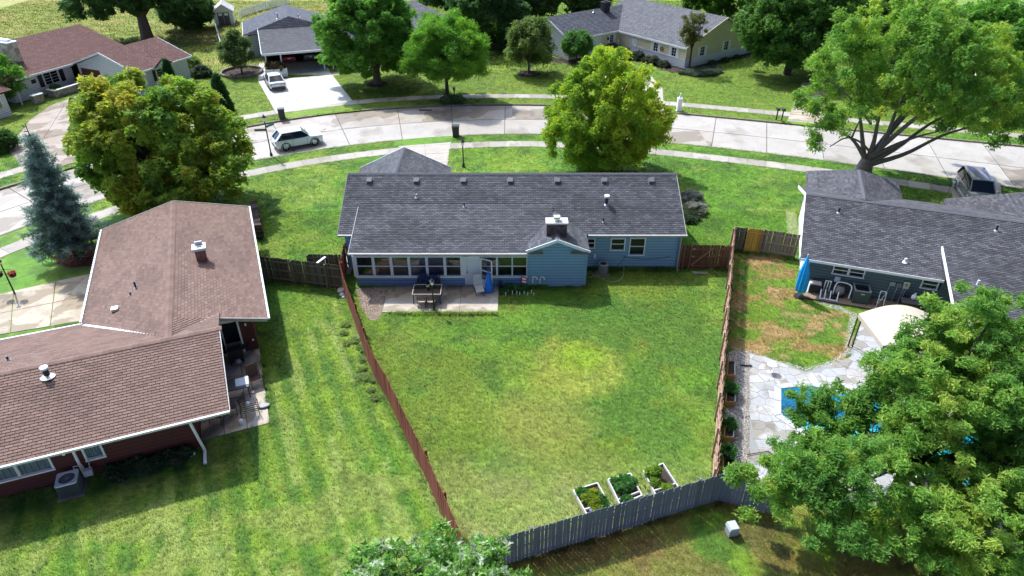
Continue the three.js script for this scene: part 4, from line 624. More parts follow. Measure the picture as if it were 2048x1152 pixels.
// stone planter walls by its entrance
{ const P = turned(-37.5, -80.3, 66 * Math.PI / 180), st = std([0.40, 0.36, 0.32], 0.95, { map: rep(stainT, 2.4), bumpMap: rep(fine, 1.2), bumpScale: 0.05 });
  const t = thing('stone_planter', 'long low stone planter wall below the shuttered front window', 'planter', [...P(-9, -8.3)].reduce((a, v, i) => (i ? [a[0], 0, v] : [v, 0, 0]), []), 66 * Math.PI / 180); part('stone_wall', [box(4.6, 0.75, 0.35, 0, 0.37, 0.4), box(0.35, 0.75, 1.3, -2.2, 0.37, -0.1)], st, t); part('coping', [box(4.7, 0.08, 0.45, 0, 0.79, 0.4), box(0.45, 0.08, 1.3, -2.2, 0.79, -0.1)], M.whiteWall, t); part('soil', box(4.2, 0.5, 0.9, 0.1, 0.25, -0.2), M.soil, t);
  const q = P(-13.2, -8.0), t2 = thing('stone_pier', 'short stone pier beside the front porch step', 'wall', [q[0], 0, q[1]], 66 * Math.PI / 180); part('stone_wall', [box(1.1, 0.85, 0.5, 0, 0.42, 0)], st, t2); part('coping', [box(1.2, 0.08, 0.6, 0, 0.89, 0)], M.whiteWall, t2); }

// ---------------------------------------------------------------- the gray house with the carport
{
  const T = 19 * Math.PI / 180, H = thing('gray_house', 'gray roofed house with open carport holding two cars', 'house', [-28.9, 0, -81.7], T);
  const roof = sub('roof', H), o = { deckMat: DECKDARK.gray, tab: 0.45, expo: 0.24, th: 0.035 };
  roofPlane(roof, [[-0.3, 2.5, 0.1], [7.9, 2.5, 0.1], [7.9, 3.35, -9.6], [-0.3, 3.35, -9.6]], 'gray', { ...o, seed: 51 });
  roofPlane(roof, [[-2.2, 2.6, -18.3], [-2.2, 2.6, -8.6], [3.7, 4.5, -10.2], [3.7, 4.5, -18.3]], 'navy', { ...o, seed: 52 });
  roofPlane(roof, [[9.6, 2.6, -8.6], [9.6, 2.6, -18.3], [3.7, 4.5, -18.3], [3.7, 4.5, -10.2]], 'navy', { ...o, seed: 53 });
  roofPlane(roof, [[-2.2, 2.95, -8.6], [9.6, 2.95, -8.6], [3.7, 4.5, -10.2]], 'navy', { ...o, seed: 54 });
  part('fascia', [beam([-0.3, 2.42, 0.14], [7.9, 2.42, 0.14], 0.06, 0.24), beam([-0.33, 2.42, 0.1], [-0.33, 3.28, -9.6], 0.06, 0.24), beam([-2.23, 2.5, -18.3], [-2.23, 2.5, -8.6], 0.06, 0.2)], M.white, roof);
  for (const [x, z] of [[0.05, -0.1], [1.75, -0.1], [6.6, -0.3], [7.6, -0.1]]) part('post', box(0.14, 2.45, 0.14, x, 1.22, z), M.white, H);
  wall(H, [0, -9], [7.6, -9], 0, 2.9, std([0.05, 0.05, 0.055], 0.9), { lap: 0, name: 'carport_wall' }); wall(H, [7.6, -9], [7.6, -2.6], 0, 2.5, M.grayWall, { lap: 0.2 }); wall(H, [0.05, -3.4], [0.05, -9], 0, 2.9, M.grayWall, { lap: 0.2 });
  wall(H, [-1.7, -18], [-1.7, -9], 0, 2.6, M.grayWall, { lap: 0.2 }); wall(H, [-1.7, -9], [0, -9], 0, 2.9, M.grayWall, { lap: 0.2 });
  pipeVent(roof, 2.4, 4.05, -11.5, 0.1, 0.7, M.metal, M.trim); pipeVent(roof, 5.0, 4.05, -11.6, 0.1, 0.4, M.white, M.trim);
  // connecting wing and the right wing, turned with the street
  roofPlane(roof, [[7.0, 2.6, -3.2], [16.6, 2.6, -3.2], [18.2, 4.4, -8.6], [7.0, 4.4, -8.6]], 'gray', { ...o, seed: 55 }); roofPlane(roof, [[17, 2.6, -14], [7, 2.6, -14], [7, 4.4, -8.6], [18.2, 4.4, -8.6]], 'gray', { ...o, seed: 56 });
  roofPlane(roof, [[15.6, 2.6, 0.2], [25.2, 2.6, -12.6], [21.2, 4.5, -15.6], [11.6, 4.5, -2.8]], 'gray', { ...o, seed: 57 }); roofPlane(roof, [[17.2, 2.6, -18.6], [9.0, 2.6, -7.6], [11.6, 4.5, -2.8], [21.2, 4.5, -15.6]], 'gray', { ...o, seed: 58 });
  part('fascia', [beam([15.63, 2.5, 0.23], [25.25, 2.5, -12.6], 0.06, 0.22)], M.white, roof);
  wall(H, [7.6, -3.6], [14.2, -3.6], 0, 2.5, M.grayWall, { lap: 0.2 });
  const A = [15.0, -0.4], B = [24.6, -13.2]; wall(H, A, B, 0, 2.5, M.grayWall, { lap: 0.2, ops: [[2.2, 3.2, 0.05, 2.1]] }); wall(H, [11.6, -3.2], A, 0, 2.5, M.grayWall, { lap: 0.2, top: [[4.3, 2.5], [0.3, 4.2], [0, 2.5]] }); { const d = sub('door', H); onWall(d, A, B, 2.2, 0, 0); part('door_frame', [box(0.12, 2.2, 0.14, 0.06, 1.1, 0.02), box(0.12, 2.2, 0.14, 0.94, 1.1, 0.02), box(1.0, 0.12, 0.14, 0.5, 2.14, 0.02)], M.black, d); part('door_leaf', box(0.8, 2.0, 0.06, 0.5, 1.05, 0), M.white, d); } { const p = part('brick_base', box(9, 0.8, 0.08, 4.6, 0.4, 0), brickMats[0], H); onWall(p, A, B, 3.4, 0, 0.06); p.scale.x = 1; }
  const W = turned(-28.9, -81.7, T); keepClear([W(0, 0), W(7.6, 0), W(7.6, -3.6), W(14, -3.6), A, B].length ? [W(0, 0), W(7.6, 0), W(7.6, -3.6), W(15, -0.4), W(24.6, -13.2), W(17, -18), W(-1.7, -18), W(-1.7, -9), W(0, -9)] : []);
}
{ // garden shed behind it
  const P = [-43.93, -110.15], t = thing('garden_shed', 'small white shed with dark double doors inside white fence', 'shed', [P[0], 0, P[1]], 0.30);
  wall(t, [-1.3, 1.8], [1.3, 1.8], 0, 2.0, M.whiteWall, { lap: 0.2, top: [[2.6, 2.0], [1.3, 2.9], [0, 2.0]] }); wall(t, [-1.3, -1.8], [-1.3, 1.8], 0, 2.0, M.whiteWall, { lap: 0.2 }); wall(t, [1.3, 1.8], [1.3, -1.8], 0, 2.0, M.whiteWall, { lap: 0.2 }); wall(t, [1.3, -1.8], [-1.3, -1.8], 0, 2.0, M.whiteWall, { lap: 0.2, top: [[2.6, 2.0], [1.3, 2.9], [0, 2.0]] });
  const rf = sub('roof', t); const o = { deckMat: M.soffit, tab: 0.45, expo: 0.3, th: 0.04 }; TONES.pale = [[0.45, 0.44, 0.42], [0.5, 0.49, 0.47], [0.4, 0.39, 0.37]]; roofPlane(rf, [[-1.55, 1.95, -2], [-1.55, 1.95, 2], [0, 3.05, 2], [0, 3.05, -2]], 'pale', o); roofPlane(rf, [[1.55, 1.95, 2], [1.55, 1.95, -2], [0, 3.05, -2], [0, 3.05, 2]], 'pale', o);
  for (const s of [-0.42, 0.42]) { const d = sub('door', t); d.position.set(s, 0, 1.85); part('door_leaf', box(0.8, 1.85, 0.06, 0, 0.95, 0), std([0.07, 0.075, 0.09], 0.7), d); part('pane', box(0.5, 0.35, 0.03, 0, 1.6, 0.03), M.trim, d); }
}

// ---------------------------------------------------------------- hard ground in the yards
const woodT = colorTex(256, 512, (u, v, o) => { const k = 0.78 + 0.35 * fbm(u * 40, v * 5, 4, 301) + 0.15 * (vnoise(u * 90, v * 3, 7) - 0.5); o[0] = o[1] = o[2] = clamp(k * 0.95); });
const wood = (c, rough = 0.85) => std(c, rough, { map: rep(woodT, 1.2), bumpMap: rep(fine, 0.3), bumpScale: 0.003 });
{ const o = structure('patio'); slabGrid([-7.66, -35.62], [-0.82, -35.62], [-0.82, -32.73], [-7.6, -32.73], 3, 1, 0.06, 0.06, M.patio, o, 'patio_slab', 0.012); part('joint_bed', slabGeo([[-7.64, -35.62], [-0.84, -35.62], [-0.84, -32.75], [-7.6, -32.75]], 0.04, 0.06), M.joint, o); }
{ const o = structure('path'); slabGrid([-10.95, -40.5], [-10.2, -40.5], [-10.3, -37.0], [-11.25, -37.0], 1, 3, 0.03, 0.03, M.drive, o, 'path_slab'); }
{ const o = structure('patio'), T = 21.8 * Math.PI / 180, W = turned(-15.5, -25.4, T); slabGrid(W(0.02, -3.05), W(3.12, -3.0), W(3.1, 3.15), W(0.05, 3.15), 3, 5, 0.05, 0.05, [M.patio, M.driveOld, M.patio], o, 'patio_slab', 0.018); part('joint_bed', slabGeo([W(0.05, -3), W(3.08, -2.98), W(3.06, 3.1), W(0.08, 3.1)], 0.02, 0.05), M.joint, o); }
// loose stones: one instanced heap per bed
function pebbles(name, poly, n, r0, r1, cols, y = 0.01, parent = null, seed = 3) {
  const rs = rng(seed * 131 + n), g = new THREE.IcosahedronGeometry(1, 0); g.scale(1, 0.6, 0.85); const m = new THREE.InstancedMesh(g, std([1, 1, 1], 0.9), n), d = new THREE.Object3D(); let x0 = 1e9, x1 = -1e9, z0 = 1e9, z1 = -1e9; for (const [x, z] of poly) { x0 = Math.min(x0, x); x1 = Math.max(x1, x); z0 = Math.min(z0, z); z1 = Math.max(z1, z); }
  let k = 0; for (let t = 0; t < n * 12 && k < n; t++) { const x = lerp(x0, x1, rs()), z = lerp(z0, z1, rs()); if (!inPoly(x, z, poly)) continue; const r = lerp(r0, r1, rs() * rs()); d.position.set(x, y + r * 0.2, z); d.rotation.set(rs() * 0.8, rs() * 6.3, rs() * 0.8); d.scale.setScalar(r); d.updateMatrix(); m.setMatrixAt(k, d.matrix); const c = cols[Math.floor(rs() * cols.length)], s = 0.75 + 0.5 * rs(); m.setColorAt(k, rgb(c[0] * s, c[1] * s, c[2] * s)); k++; }
  m.count = k; m.name = parent ? name : numbered(name); m.userData.kind = 'stuff'; m.castShadow = m.receiveShadow = true; (parent || scene).add(m); return m;
}
const gravelCols = [[0.42, 0.38, 0.33], [0.5, 0.46, 0.42], [0.3, 0.27, 0.24], [0.2, 0.18, 0.17], [0.55, 0.5, 0.44]], tanCols = [[0.42, 0.33, 0.24], [0.36, 0.27, 0.19], [0.48, 0.4, 0.31], [0.28, 0.2, 0.14]];
const M_gravelBed = std([0.24, 0.21, 0.18], 1, { map: rep(grain, 1) });
function bed(name, poly, mat, y = 0.012) { const m = part(name, slabGeo(poly, y, 0.05), mat, scene); m.userData.kind = 'structure'; keepClear(poly); return m; }
const bedA = [[-9.62, -35.3], [-7.66, -35.59], [-7.55, -32.93], [-7.7, -32.03], [-8.17, -31.93], [-8.94, -33.3]]; bed('gravel_bed', bedA, std([0.20, 0.15, 0.11], 1, { map: rep(grain, 0.8) })); tag(pebbles('gravel', bedA, 2600, 0.02, 0.05, tanCols), 'tan gravel beside the concrete patio and red fence', 'gravel');
const bedB = [[-0.81, -35.59], [0.87, -35.59], [0.8, -34.91], [-0.73, -34.52]]; bed('flower_bed', bedB, M.soil);
const strip = [[11.59, -29.15], [12.89, -29.15], [12.54, -27.97], [10.23, -20.21], [9, -20.32]]; bed('gravel_bed', strip, M_gravelBed); tag(pebbles('gravel', strip, 5200, 0.02, 0.05, gravelCols, 0.012, null, 4), 'gray brown gravel strip along the tall wooden side fence', 'gravel');
const ring = [[17.78, -34.31], [19.66, -32.43], [18.71, -30.69], [18.06, -29.24], [16.88, -28.3], [15.36, -27.76], [12.85, -29.02], [11.89, -29.68], [12.76, -28.72], [14.15, -28.05], [15.31, -27.48], [16.93, -27.89], [18.35, -29.02], [19.32, -31.06], [20.21, -32.63], [18.18, -34.74]];
tag(pebbles('gravel', ring, 2200, 0.02, 0.05, gravelCols, 0.0, null, 5), 'pale gravel edging around the dry side lawn', 'gravel'); keepClear(ring);
const gsMulch = [[20.48, -46.16], [21.16, -45.75], [20.17, -42.1], [19.38, -42.25]]; tag(pebbles('gravel', gsMulch, 700, 0.02, 0.05, tanCols, 0, null, 6), 'tan gravel beside the white end wall', 'gravel'); keepClear(gsMulch);
{ // stamped stone terrace round the pool, every stone its own piece
  const o = structure('pool_terrace'), poly = [[12.83, -29.07], [15.28, -27.4], [18.07, -28.6], [20.13, -32.03], [21.91, -31.06], [27.55, -26.77], [20.62, -16.28], [15.75, -18.12], [12.61, -19.53], [10.26, -20.26]];
  const b = new THREE.Shape(poly.map(p => new THREE.Vector2(p[0], -p[1]))); b.holes.push(new THREE.Path(pool.map(p => new THREE.Vector2(p[0], -p[1])))); part('terrace_base', new THREE.ShapeGeometry(b).rotateX(-Math.PI / 2).translate(0, 0.012, 0), std([0.25, 0.25, 0.24], 1), o); keepClear(poly);
  const rs = rng(515), cell = 0.56, seeds = []; for (let i = -2; i < 30; i++) for (let j = -1; j < 28; j++) seeds.push([9 + i * cell + rs() * cell * 0.8, -31 + j * cell + rs() * cell * 0.8]);
  seeds.sort((a, b) => a[0] - b[0]); const mats = [[0.40, 0.395, 0.385], [0.43, 0.425, 0.415], [0.37, 0.37, 0.365], [0.41, 0.405, 0.395]].map((c, i) => std(c, 0.8, { map: rep(i % 2 ? stainT : concreteT, 2.3 + i), bumpMap: rep(fine, 0.4), bumpScale: 0.006 })); let cnt = 0;
  const pc = [pool.reduce((s, p) => s + p[0], 0) / pool.length, pool.reduce((s, p) => s + p[1], 0) / pool.length];
  for (const s of seeds) {
    if (!inPoly(s[0], s[1], poly) || cnt > 298) continue; if (inPoly(s[0], s[1], pool)) continue;
    let C = [[s[0] - 1.2, s[1] - 1.2], [s[0] + 1.2, s[1] - 1.2], [s[0] + 1.2, s[1] + 1.2], [s[0] - 1.2, s[1] + 1.2]];
    for (const t of seeds) { const dx = t[0] - s[0], dz = t[1] - s[1], d = Math.hypot(dx, dz); if (t === s || d > 2.4) continue; const m = [(s[0] + t[0]) / 2 - dx / d * 0.0075, (s[1] + t[1]) / 2 - dz / d * 0.0075], out = []; const sd = p => (m[0] - p[0]) * dx + (m[1] - p[1]) * dz; for (let i = 0; i < C.length; i++) { const p = C[i], q = C[(i + 1) % C.length], a = sd(p), c = sd(q); if (a >= 0) out.push(p); if ((a >= 0) !== (c >= 0)) { const k = a / (a - c); out.push([p[0] + (q[0] - p[0]) * k, p[1] + (q[1] - p[1]) * k]); } } C = out; if (C.length < 3) break; }
    if (C.length < 3) continue; C = C.map(p => { if (!inPoly(p[0], p[1], pool)) return p; const q = nearest(p, [...pool, pool[0]]), l = Math.hypot(q[0] - p[0], q[1] - p[1]) + 1e-6; return [q[0] + (q[0] - p[0]) / l * 0.08, q[1] + (q[1] - p[1]) / l * 0.08]; }); C = C.map(p => inPoly(p[0], p[1], poly) ? p : nearest(p, [...poly, poly[0]]));
    part('stone', slabGeo(C, 0.03 + rs() * 0.006, 0.03), mats[Math.floor(rs() * 4)], o); cnt++;
  }
}
const copingMat = std([0.44, 0.435, 0.42], 0.8, { map: rep(concreteT, 2) });
{ // pool: coping, liner, water
  const t = structure('pool'); const n = pool.length, cx = pool.reduce((s, p) => s + p[0], 0) / n, cz = pool.reduce((s, p) => s + p[1], 0) / n;
  const out = pool.map((p, i) => { const a = pool[(i + n - 1) % n], b = pool[(i + 1) % n], dx = b[0] - a[0], dz = b[1] - a[1], l = Math.hypot(dx, dz), s = ((p[0] - cx) * -dz + (p[1] - cz) * dx) > 0 ? 1 : -1; return [p[0] - dz / l * 0.38 * s, p[1] + dx / l * 0.38 * s]; });
  for (let i = 0; i < n; i++) { const j = (i + 1) % n, k = Math.max(1, Math.round(Math.hypot(pool[j][0] - pool[i][0], pool[j][1] - pool[i][1]) / 0.9)); for (let q = 0; q < k; q++) { const L = (A, B, u) => [lerp(A[0], B[0], u), lerp(A[1], B[1], u)], u0 = q / k + 0.008, u1 = (q + 1) / k - 0.008; part('coping_stone', slabGeo([L(pool[i], pool[j], u0), L(pool[i], pool[j], u1), L(out[i], out[j], u1), L(out[i], out[j], u0)], 0.055, 0.08), copingMat, t); } }
  const liner = std([0.08, 0.62, 0.80], 0.6), pos = []; for (let i = 0; i < n; i++) { const a = pool[i], b = pool[(i + 1) % n]; pos.push(a[0], 0.02, a[1], b[0], 0.02, b[1], b[0], -1.3, b[1], a[0], 0.02, a[1], b[0], -1.3, b[1], a[0], -1.3, a[1]); } const g = new THREE.BufferGeometry(); g.setAttribute('position', new THREE.Float32BufferAttribute(pos, 3)); g.computeVertexNormals(); part('liner', [g, slabGeo(pool, -1.3, 0.1)], liner, t);
  const w = part('water', slabGeo(pool, -0.1, 0.001), new THREE.MeshPhysicalMaterial({ color: rgb(0.88, 0.985, 1), roughness: 0.03, transmission: 1, thickness: 0, ior: 1.33, bumpMap: rep(fine, 2.5), bumpScale: 0.01 }), t); w.userData.kind = 'structure';
}

// ---------------------------------------------------------------- fences: every picket, rail and post a piece
function picketGeo(w, h, t) { const s = new THREE.Shape([[-w / 2, 0], [w / 2, 0], [w / 2, h - 0.04], [w / 2 - 0.035, h], [-w / 2 + 0.035, h], [-w / 2, h - 0.04]].map(p => new THREE.Vector2(...p))); return prep(new THREE.ExtrudeGeometry(s, { depth: t, bevelEnabled: false }).translate(0, 0, -t / 2)); }
function fence(name, label, pts, mats, o = {}) {
  const { h = 1.8, pw = 0.14, gap = 0.008, railSide = 1, railMat = mats[0], postEvery = 2.4, rails = [0.3, 0.95, 1.55], seed = 1, t = 0.02, lean = 0.02 } = o, A0 = pts[0];
  const f = thing(name, label, 'fence', [A0[0], 0, A0[1]], 0, o.group), g = picketGeo(pw, h, t), rs = rng(seed * 977 + pts.length); let since = 0;
  for (let i = 0; i + 1 < pts.length; i++) {
    const a = pts[i], b = pts[i + 1], dx = b[0] - a[0], dz = b[1] - a[1], L = Math.hypot(dx, dz), rot = Math.atan2(-dz, dx), nx = -dz / L, nz = dx / L, n = Math.max(1, Math.floor(L / (pw + gap))), st = L / n;
    for (let k = 0; k < n; k++) { const u = (k + 0.5) * st, m = shared('picket', g, mats[Math.floor(rs() * mats.length)], f); m.position.set(a[0] - A0[0] + dx / L * u, 0.03 + (rs() - 0.5) * 0.03, a[1] - A0[1] + dz / L * u); m.rotation.set((rs() - 0.5) * lean, rot + (rs() - 0.5) * 0.05, (rs() - 0.5) * lean); m.rotation.order = 'YXZ'; m.scale.x = (st - gap * (0.5 + rs())) / pw; }
    for (const y of rails) { const r = part('rail', box(L, 0.085, 0.04), railMat, f); r.position.set((a[0] + b[0]) / 2 - A0[0] + nx * 0.03 * railSide, y * h / 1.8, (a[1] + b[1]) / 2 - A0[1] + nz * 0.03 * railSide); r.rotation.y = rot; }
    for (let u = since; u <= L + 0.01; u += postEvery) { const p = part('post', box(0.09, h + 0.02, 0.09, 0, h / 2, 0), railMat, f); p.position.set(a[0] - A0[0] + dx / L * Math.min(u, L) + nx * 0.095 * railSide, 0, a[1] - A0[1] + dz / L * Math.min(u, L) + nz * 0.095 * railSide); p.rotation.y = rot; }
    since = postEvery - ((L - since) % postEvery);
  }
  return f;
}
const redW = [[0.24, 0.06, 0.03], [0.27, 0.07, 0.035], [0.21, 0.05, 0.028]].map(c => wood(c)), oldW = [[0.10, 0.075, 0.055], [0.13, 0.10, 0.075], [0.08, 0.06, 0.045], [0.12, 0.11, 0.10]].map(c => wood(c, 0.95)), sideW = [[0.30, 0.14, 0.085], [0.25, 0.11, 0.07], [0.36, 0.19, 0.12], [0.33, 0.22, 0.16]].map(c => wood(c)), brownW = [[0.13, 0.065, 0.03], [0.15, 0.075, 0.035], [0.11, 0.05, 0.026]].map(c => wood(c)), grayW = [[0.13, 0.15, 0.185], [0.145, 0.165, 0.205], [0.118, 0.138, 0.172]].map(c => wood(c, 0.8)), newW = [[0.50, 0.25, 0.035], [0.55, 0.29, 0.05], [0.45, 0.21, 0.03]].map(c => wood(c, 0.75));
fence('red_fence', 'long red stained board fence running down the left of the back yard', [[-10.68, -37.97], [-10.43, -35.44], [-9.77, -33.58], [-8.72, -31], [-7.79, -28.61], [-7.05, -26.9], [-6.01, -25.02], [-4.81, -22.49], [-3.56, -19.94], [-1.81, -15.97]], redW, { h: 1.75, railSide: -1, railMat: redW[2], seed: 1 });
fence('old_fence', 'weathered dark board fence with rails facing the left neighbour lawn', [[-15.62, -36.28], [-10.41, -35.21]], oldW, { h: 1.75, railSide: 1, railMat: wood([0.16, 0.13, 0.10]), seed: 2, lean: 0.04, postEvery: 2.2 });
fence('old_fence', 'short dark board fence behind the weathered one beside the blue house', [[-12.67, -36.61], [-10.61, -36.55]], oldW, { h: 1.7, seed: 3, railMat: oldW[3] });
fence('wooden_fence', 'long reddish brown fence with pale top between the two back yards', [[14.71, -39.84], [13.86, -37.18], [12.81, -33.77], [11.48, -29.52], [10.44, -26.16], [9.58, -23.29], [8.92, -21.09], [8.27, -18.93]], sideW, { railSide: 1, railMat: wood([0.42, 0.27, 0.18]), seed: 4, pw: 0.13, gap: 0.02, lean: 0.05 });
{ const a = [10.75, -37.72], b = [13.96, -37.65]; const f = fence('double_gate', 'reddish brown double gate with diagonal brace beside the blue house', [a, b], brownW, { h: 1.75, railSide: 1, railMat: wood([0.2, 0.08, 0.045]), seed: 5, postEvery: 10, rails: [0.25, 0.95, 1.5] }); const L = b[0] - a[0]; f.userData.category = 'gate';
  for (const u of [0.2, 0.62, 2.75, 3.02]) part('post', box(0.1, 1.75, 0.1, u, 0.87, 0.1), wood([0.22, 0.09, 0.06]), f); part('brace', [beam([0.75, 0.3, 0.08], [2.05, 1.6, 0.08], 0.03, 0.09)], wood([0.34, 0.16, 0.12]), f); part('brace', [beam([2.15, 1.6, 0.08], [2.7, 0.9, 0.08], 0.03, 0.09)], wood([0.26, 0.11, 0.07]), f); for (const [u, y] of [[0.8, 1.5], [0.8, 0.95], [1.85, 0.95], [2.15, 0.95], [2.7, 0.95], [2.68, 1.5]]) part('hinge', [box(0.22, 0.05, 0.02, u, y, 0.075), box(0.05, 0.18, 0.02, u, y, 0.076)], wood([0.42, 0.3, 0.24]), f); void L; }
const fy = [[14.75, -39.98], [15.57, -39.84], [16.52, -39.63], [18.65, -38.88]];
fence('old_fence', 'dark fence panel between the side fence and the yellow gate', [fy[0], fy[1]], oldW, { seed: 6, railMat: oldW[3] });
{ const f = fence('yellow_gate', 'bright yellow new wood gate in the weathered fence', [fy[1], fy[2]], newW, { seed: 7, railMat: newW[1], postEvery: 20, rails: [0.2, 1.5], pw: 0.135 }); f.userData.category = 'gate'; }
fence('old_fence', 'brown board fence from the yellow gate to the white end wall', [fy[2], fy[3]], [[0.16, 0.11, 0.085], [0.19, 0.12, 0.09], [0.13, 0.095, 0.075], [0.2, 0.16, 0.13]].map(c => wood(c, 0.95)), { seed: 8, railMat: wood([0.26, 0.19, 0.15]), lean: 0.04 });
fence('gray_fence', 'blue gray painted board fence across the bottom of the back yard', [[-1.52, -15.65], [-0.22, -16.05], [8.57, -19.02]], grayW, { h: 1.7, pw: 0.135, gap: 0.017, railSide: -1, railMat: grayW[1], seed: 9 });
fence('gray_fence', 'blue gray fence panel angling away behind the big tree', [[8.57, -19.02], [10.61, -18.41]], grayW, { h: 1.7, pw: 0.135, gap: 0.012, railSide: -1, railMat: grayW[2], seed: 10 });
// white vinyl fences behind the gray house
const vinyl = [std([0.76, 0.77, 0.76], 0.5)];
fence('white_fence', 'white vinyl fence running back along the gray house lawn', [[-36.35, -88.2], [-40.13, -96.99], [-45.9, -110.5], [-51.52, -123.32]], vinyl, { h: 1.3, pw: 0.2, gap: 0.01, rails: [0.2, 1.65], postEvery: 2.4, seed: 11, lean: 0 });
fence('white_fence', 'short white fence from the lawn corner to the carport', [[-36.35, -88.2], [-33.31, -91.65]], vinyl, { h: 1.3, pw: 0.1, gap: 0.08, rails: [0.2, 1.65], postEvery: 2.4, seed: 12, lean: 0 });
fence('white_fence', 'white picket fence behind the garden shed', [[-43.14, -113.76], [-40.92, -119.98], [-38.16, -125.05]], vinyl, { h: 1.2, pw: 0.12, gap: 0.09, rails: [0.3, 1.6], postEvery: 2.4, seed: 13, lean: 0 });
fence('dark_fence', 'low dark fence below the trees beside the yellow house garage', [[-3.72, -93.19], [0.74, -94.25]], oldW, { h: 0.9, pw: 0.1, gap: 0.08, seed: 14 });

// ---------------------------------------------------------------- raised beds
const bedWood = [wood([0.62, 0.58, 0.54]), wood([0.55, 0.52, 0.49])];
function raisedBed(label, c, soilY = 0.16, h = 0.27, div = 0.82) {
  const cx = (c[0][0] + c[2][0]) / 2, cz = (c[0][1] + c[2][1]) / 2, t = thing('raised_bed', label, 'raised bed', [cx, 0, cz], 0, 'white raised vegetable beds'); const q = c.map(p => [p[0] - cx, p[1] - cz]);
  const pl = (a, b, k) => { const l = Math.hypot(b[0] - a[0], b[1] - a[1]), m = part('plank', box(l, h, 0.05), bedWood[k % 2], t); m.position.set((a[0] + b[0]) / 2, h / 2 + k * 0.003, (a[1] + b[1]) / 2); m.rotation.y = Math.atan2(-(b[1] - a[1]), b[0] - a[0]); };
  for (let i = 0; i < 4; i++) pl(q[i], q[(i + 1) % 4], i); const L = (a, b, u) => [lerp(a[0], b[0], u), lerp(a[1], b[1], u)]; pl(L(q[0], q[3], div), L(q[1], q[2], div), 1);
  part('soil', slabGeo(q.map(p => [p[0] * 0.97, p[1] * 0.97]), soilY, 0.15), M.soil, t); keepClear(c); return t;
}
const beds = [[[2.58, -19.43], [3.63, -19.83], [4.05, -18.55], [3.02, -18.23]], [[4.1, -20.02], [5.11, -20.35], [5.42, -19.17], [4.44, -18.7]], [[5.69, -20.49], [6.62, -20.92], [7.04, -19.56], [6, -19.17]]];
raisedBed('white raised bed at the left, full of yellow green plants', beds[0]); raisedBed('white raised bed in the middle with dark leafy greens', beds[1]); raisedBed('white raised bed at the right with mostly bare soil', beds[2]);
function boxPlanter(label, a, b, c, d, h = 0.4) { const P = [a, b, c, d], cx = (a[0] + c[0]) / 2, cz = (a[1] + c[1]) / 2, t = thing('planter_box', label, 'planter', [cx, 0, cz], 0, 'wooden planters along the side fence'); const q = P.map(p => [p[0] - cx, p[1] - cz]), W = wood([0.42, 0.20, 0.06]); for (let i = 0; i < 4; i++) { const u = q[i], v = q[(i + 1) % 4], l = Math.hypot(v[0] - u[0], v[1] - u[1]), m = part('plank', box(l, h, 0.04), i === 1 ? wood([0.5, 0.48, 0.45]) : W, t); m.position.set((u[0] + v[0]) / 2, h / 2 + i * 0.002, (u[1] + v[1]) / 2); m.rotation.y = Math.atan2(-(v[1] - u[1]), v[0] - u[0]); } part('soil', slabGeo(q.map(p => [p[0] * 0.95, p[1] * 0.97]), 0.3, 0.25), M.soil, t); }
boxPlanter('empty wooden planter box farthest along the side fence', [11.29, -27.81], [11.63, -27.81], [11.33, -26.69], [10.95, -26.69]); boxPlanter('wooden planter box with a bushy plant, second along the side fence', [10.72, -25.92], [11.14, -25.92], [10.79, -24.72], [10.35, -24.72]); boxPlanter('wooden planter box with dark low plants, third along the side fence', [10.01, -23.52], [10.44, -23.52], [10.07, -22.36], [9.66, -22.36]); boxPlanter('wooden planter box nearest the gray fence, tall leaves inside', [9.4, -21.42], [9.86, -21.42], [9.58, -20.41], [9.09, -20.41]);

// ---------------------------------------------------------------- back patio of the blue house
{ const t = thing('patio_lamp', 'black lantern post at the front edge of the concrete patio', 'lamp post', [-4.58, 0.06, -32.95]); part('post', [cyl(0.035, 0.045, 1.75, 0, 0.87, 0, 10), cyl(0.09, 0.1, 0.06, 0, 0.03, 0, 12)], M.black, t); const l = sub('lantern', t); l.position.y = 1.75; part('glass', cyl(0.13, 0.08, 0.24, 0, 0.14, 0, 6), new THREE.MeshPhysicalMaterial({ color: rgb(0.85, 0.88, 0.85), transmission: 0.6, roughness: 0.4, thickness: 0 }), l); part('cap', [new THREE.ConeGeometry(0.17, 0.16, 6).translate(0, 0.34, 0), sph(0.03, 0, 0.44, 0)], M.black, l); }
{ const t = thing('patio_table', 'dark glass patio table with light metal rim', 'table', [-5.05, 0.06, -34.05]); part('table_top', box(1.62, 0.012, 1.0, 0, 0.72, 0), new THREE.MeshPhysicalMaterial({ color: rgb(0.02, 0.016, 0.014), roughness: 0.12, clearcoat: 0.6 }), t); part('rim', [box(1.7, 0.04, 0.04, 0, 0.715, 0.52), box(1.7, 0.04, 0.04, 0, 0.715, -0.52), box(0.04, 0.04, 1.0, 0.83, 0.715, 0), box(0.04, 0.04, 1.0, -0.83, 0.715, 0)], std([0.42, 0.33, 0.27], 0.5), t); for (const [x, z] of [[-0.78, -0.46], [0.78, -0.46], [-0.78, 0.46], [0.78, 0.46]]) part('leg', bar([x, 0.7, z], [x * 1.02, 0, z * 1.02], 0.025), M.darkMetal, t); const b = thing('plant_pot', 'small dark potted plant on the patio table', 'pot', [-5.0, 0.786, -34.1]); part('pot', cyl(0.1, 0.07, 0.13, 0, 0.065, 0, 12), M.black, b); part('foliage', [sph(0.12, 0, 0.17, 0, 1, 0.5, 1, 8)], std([0.03, 0.05, 0.02], 0.9), b); }
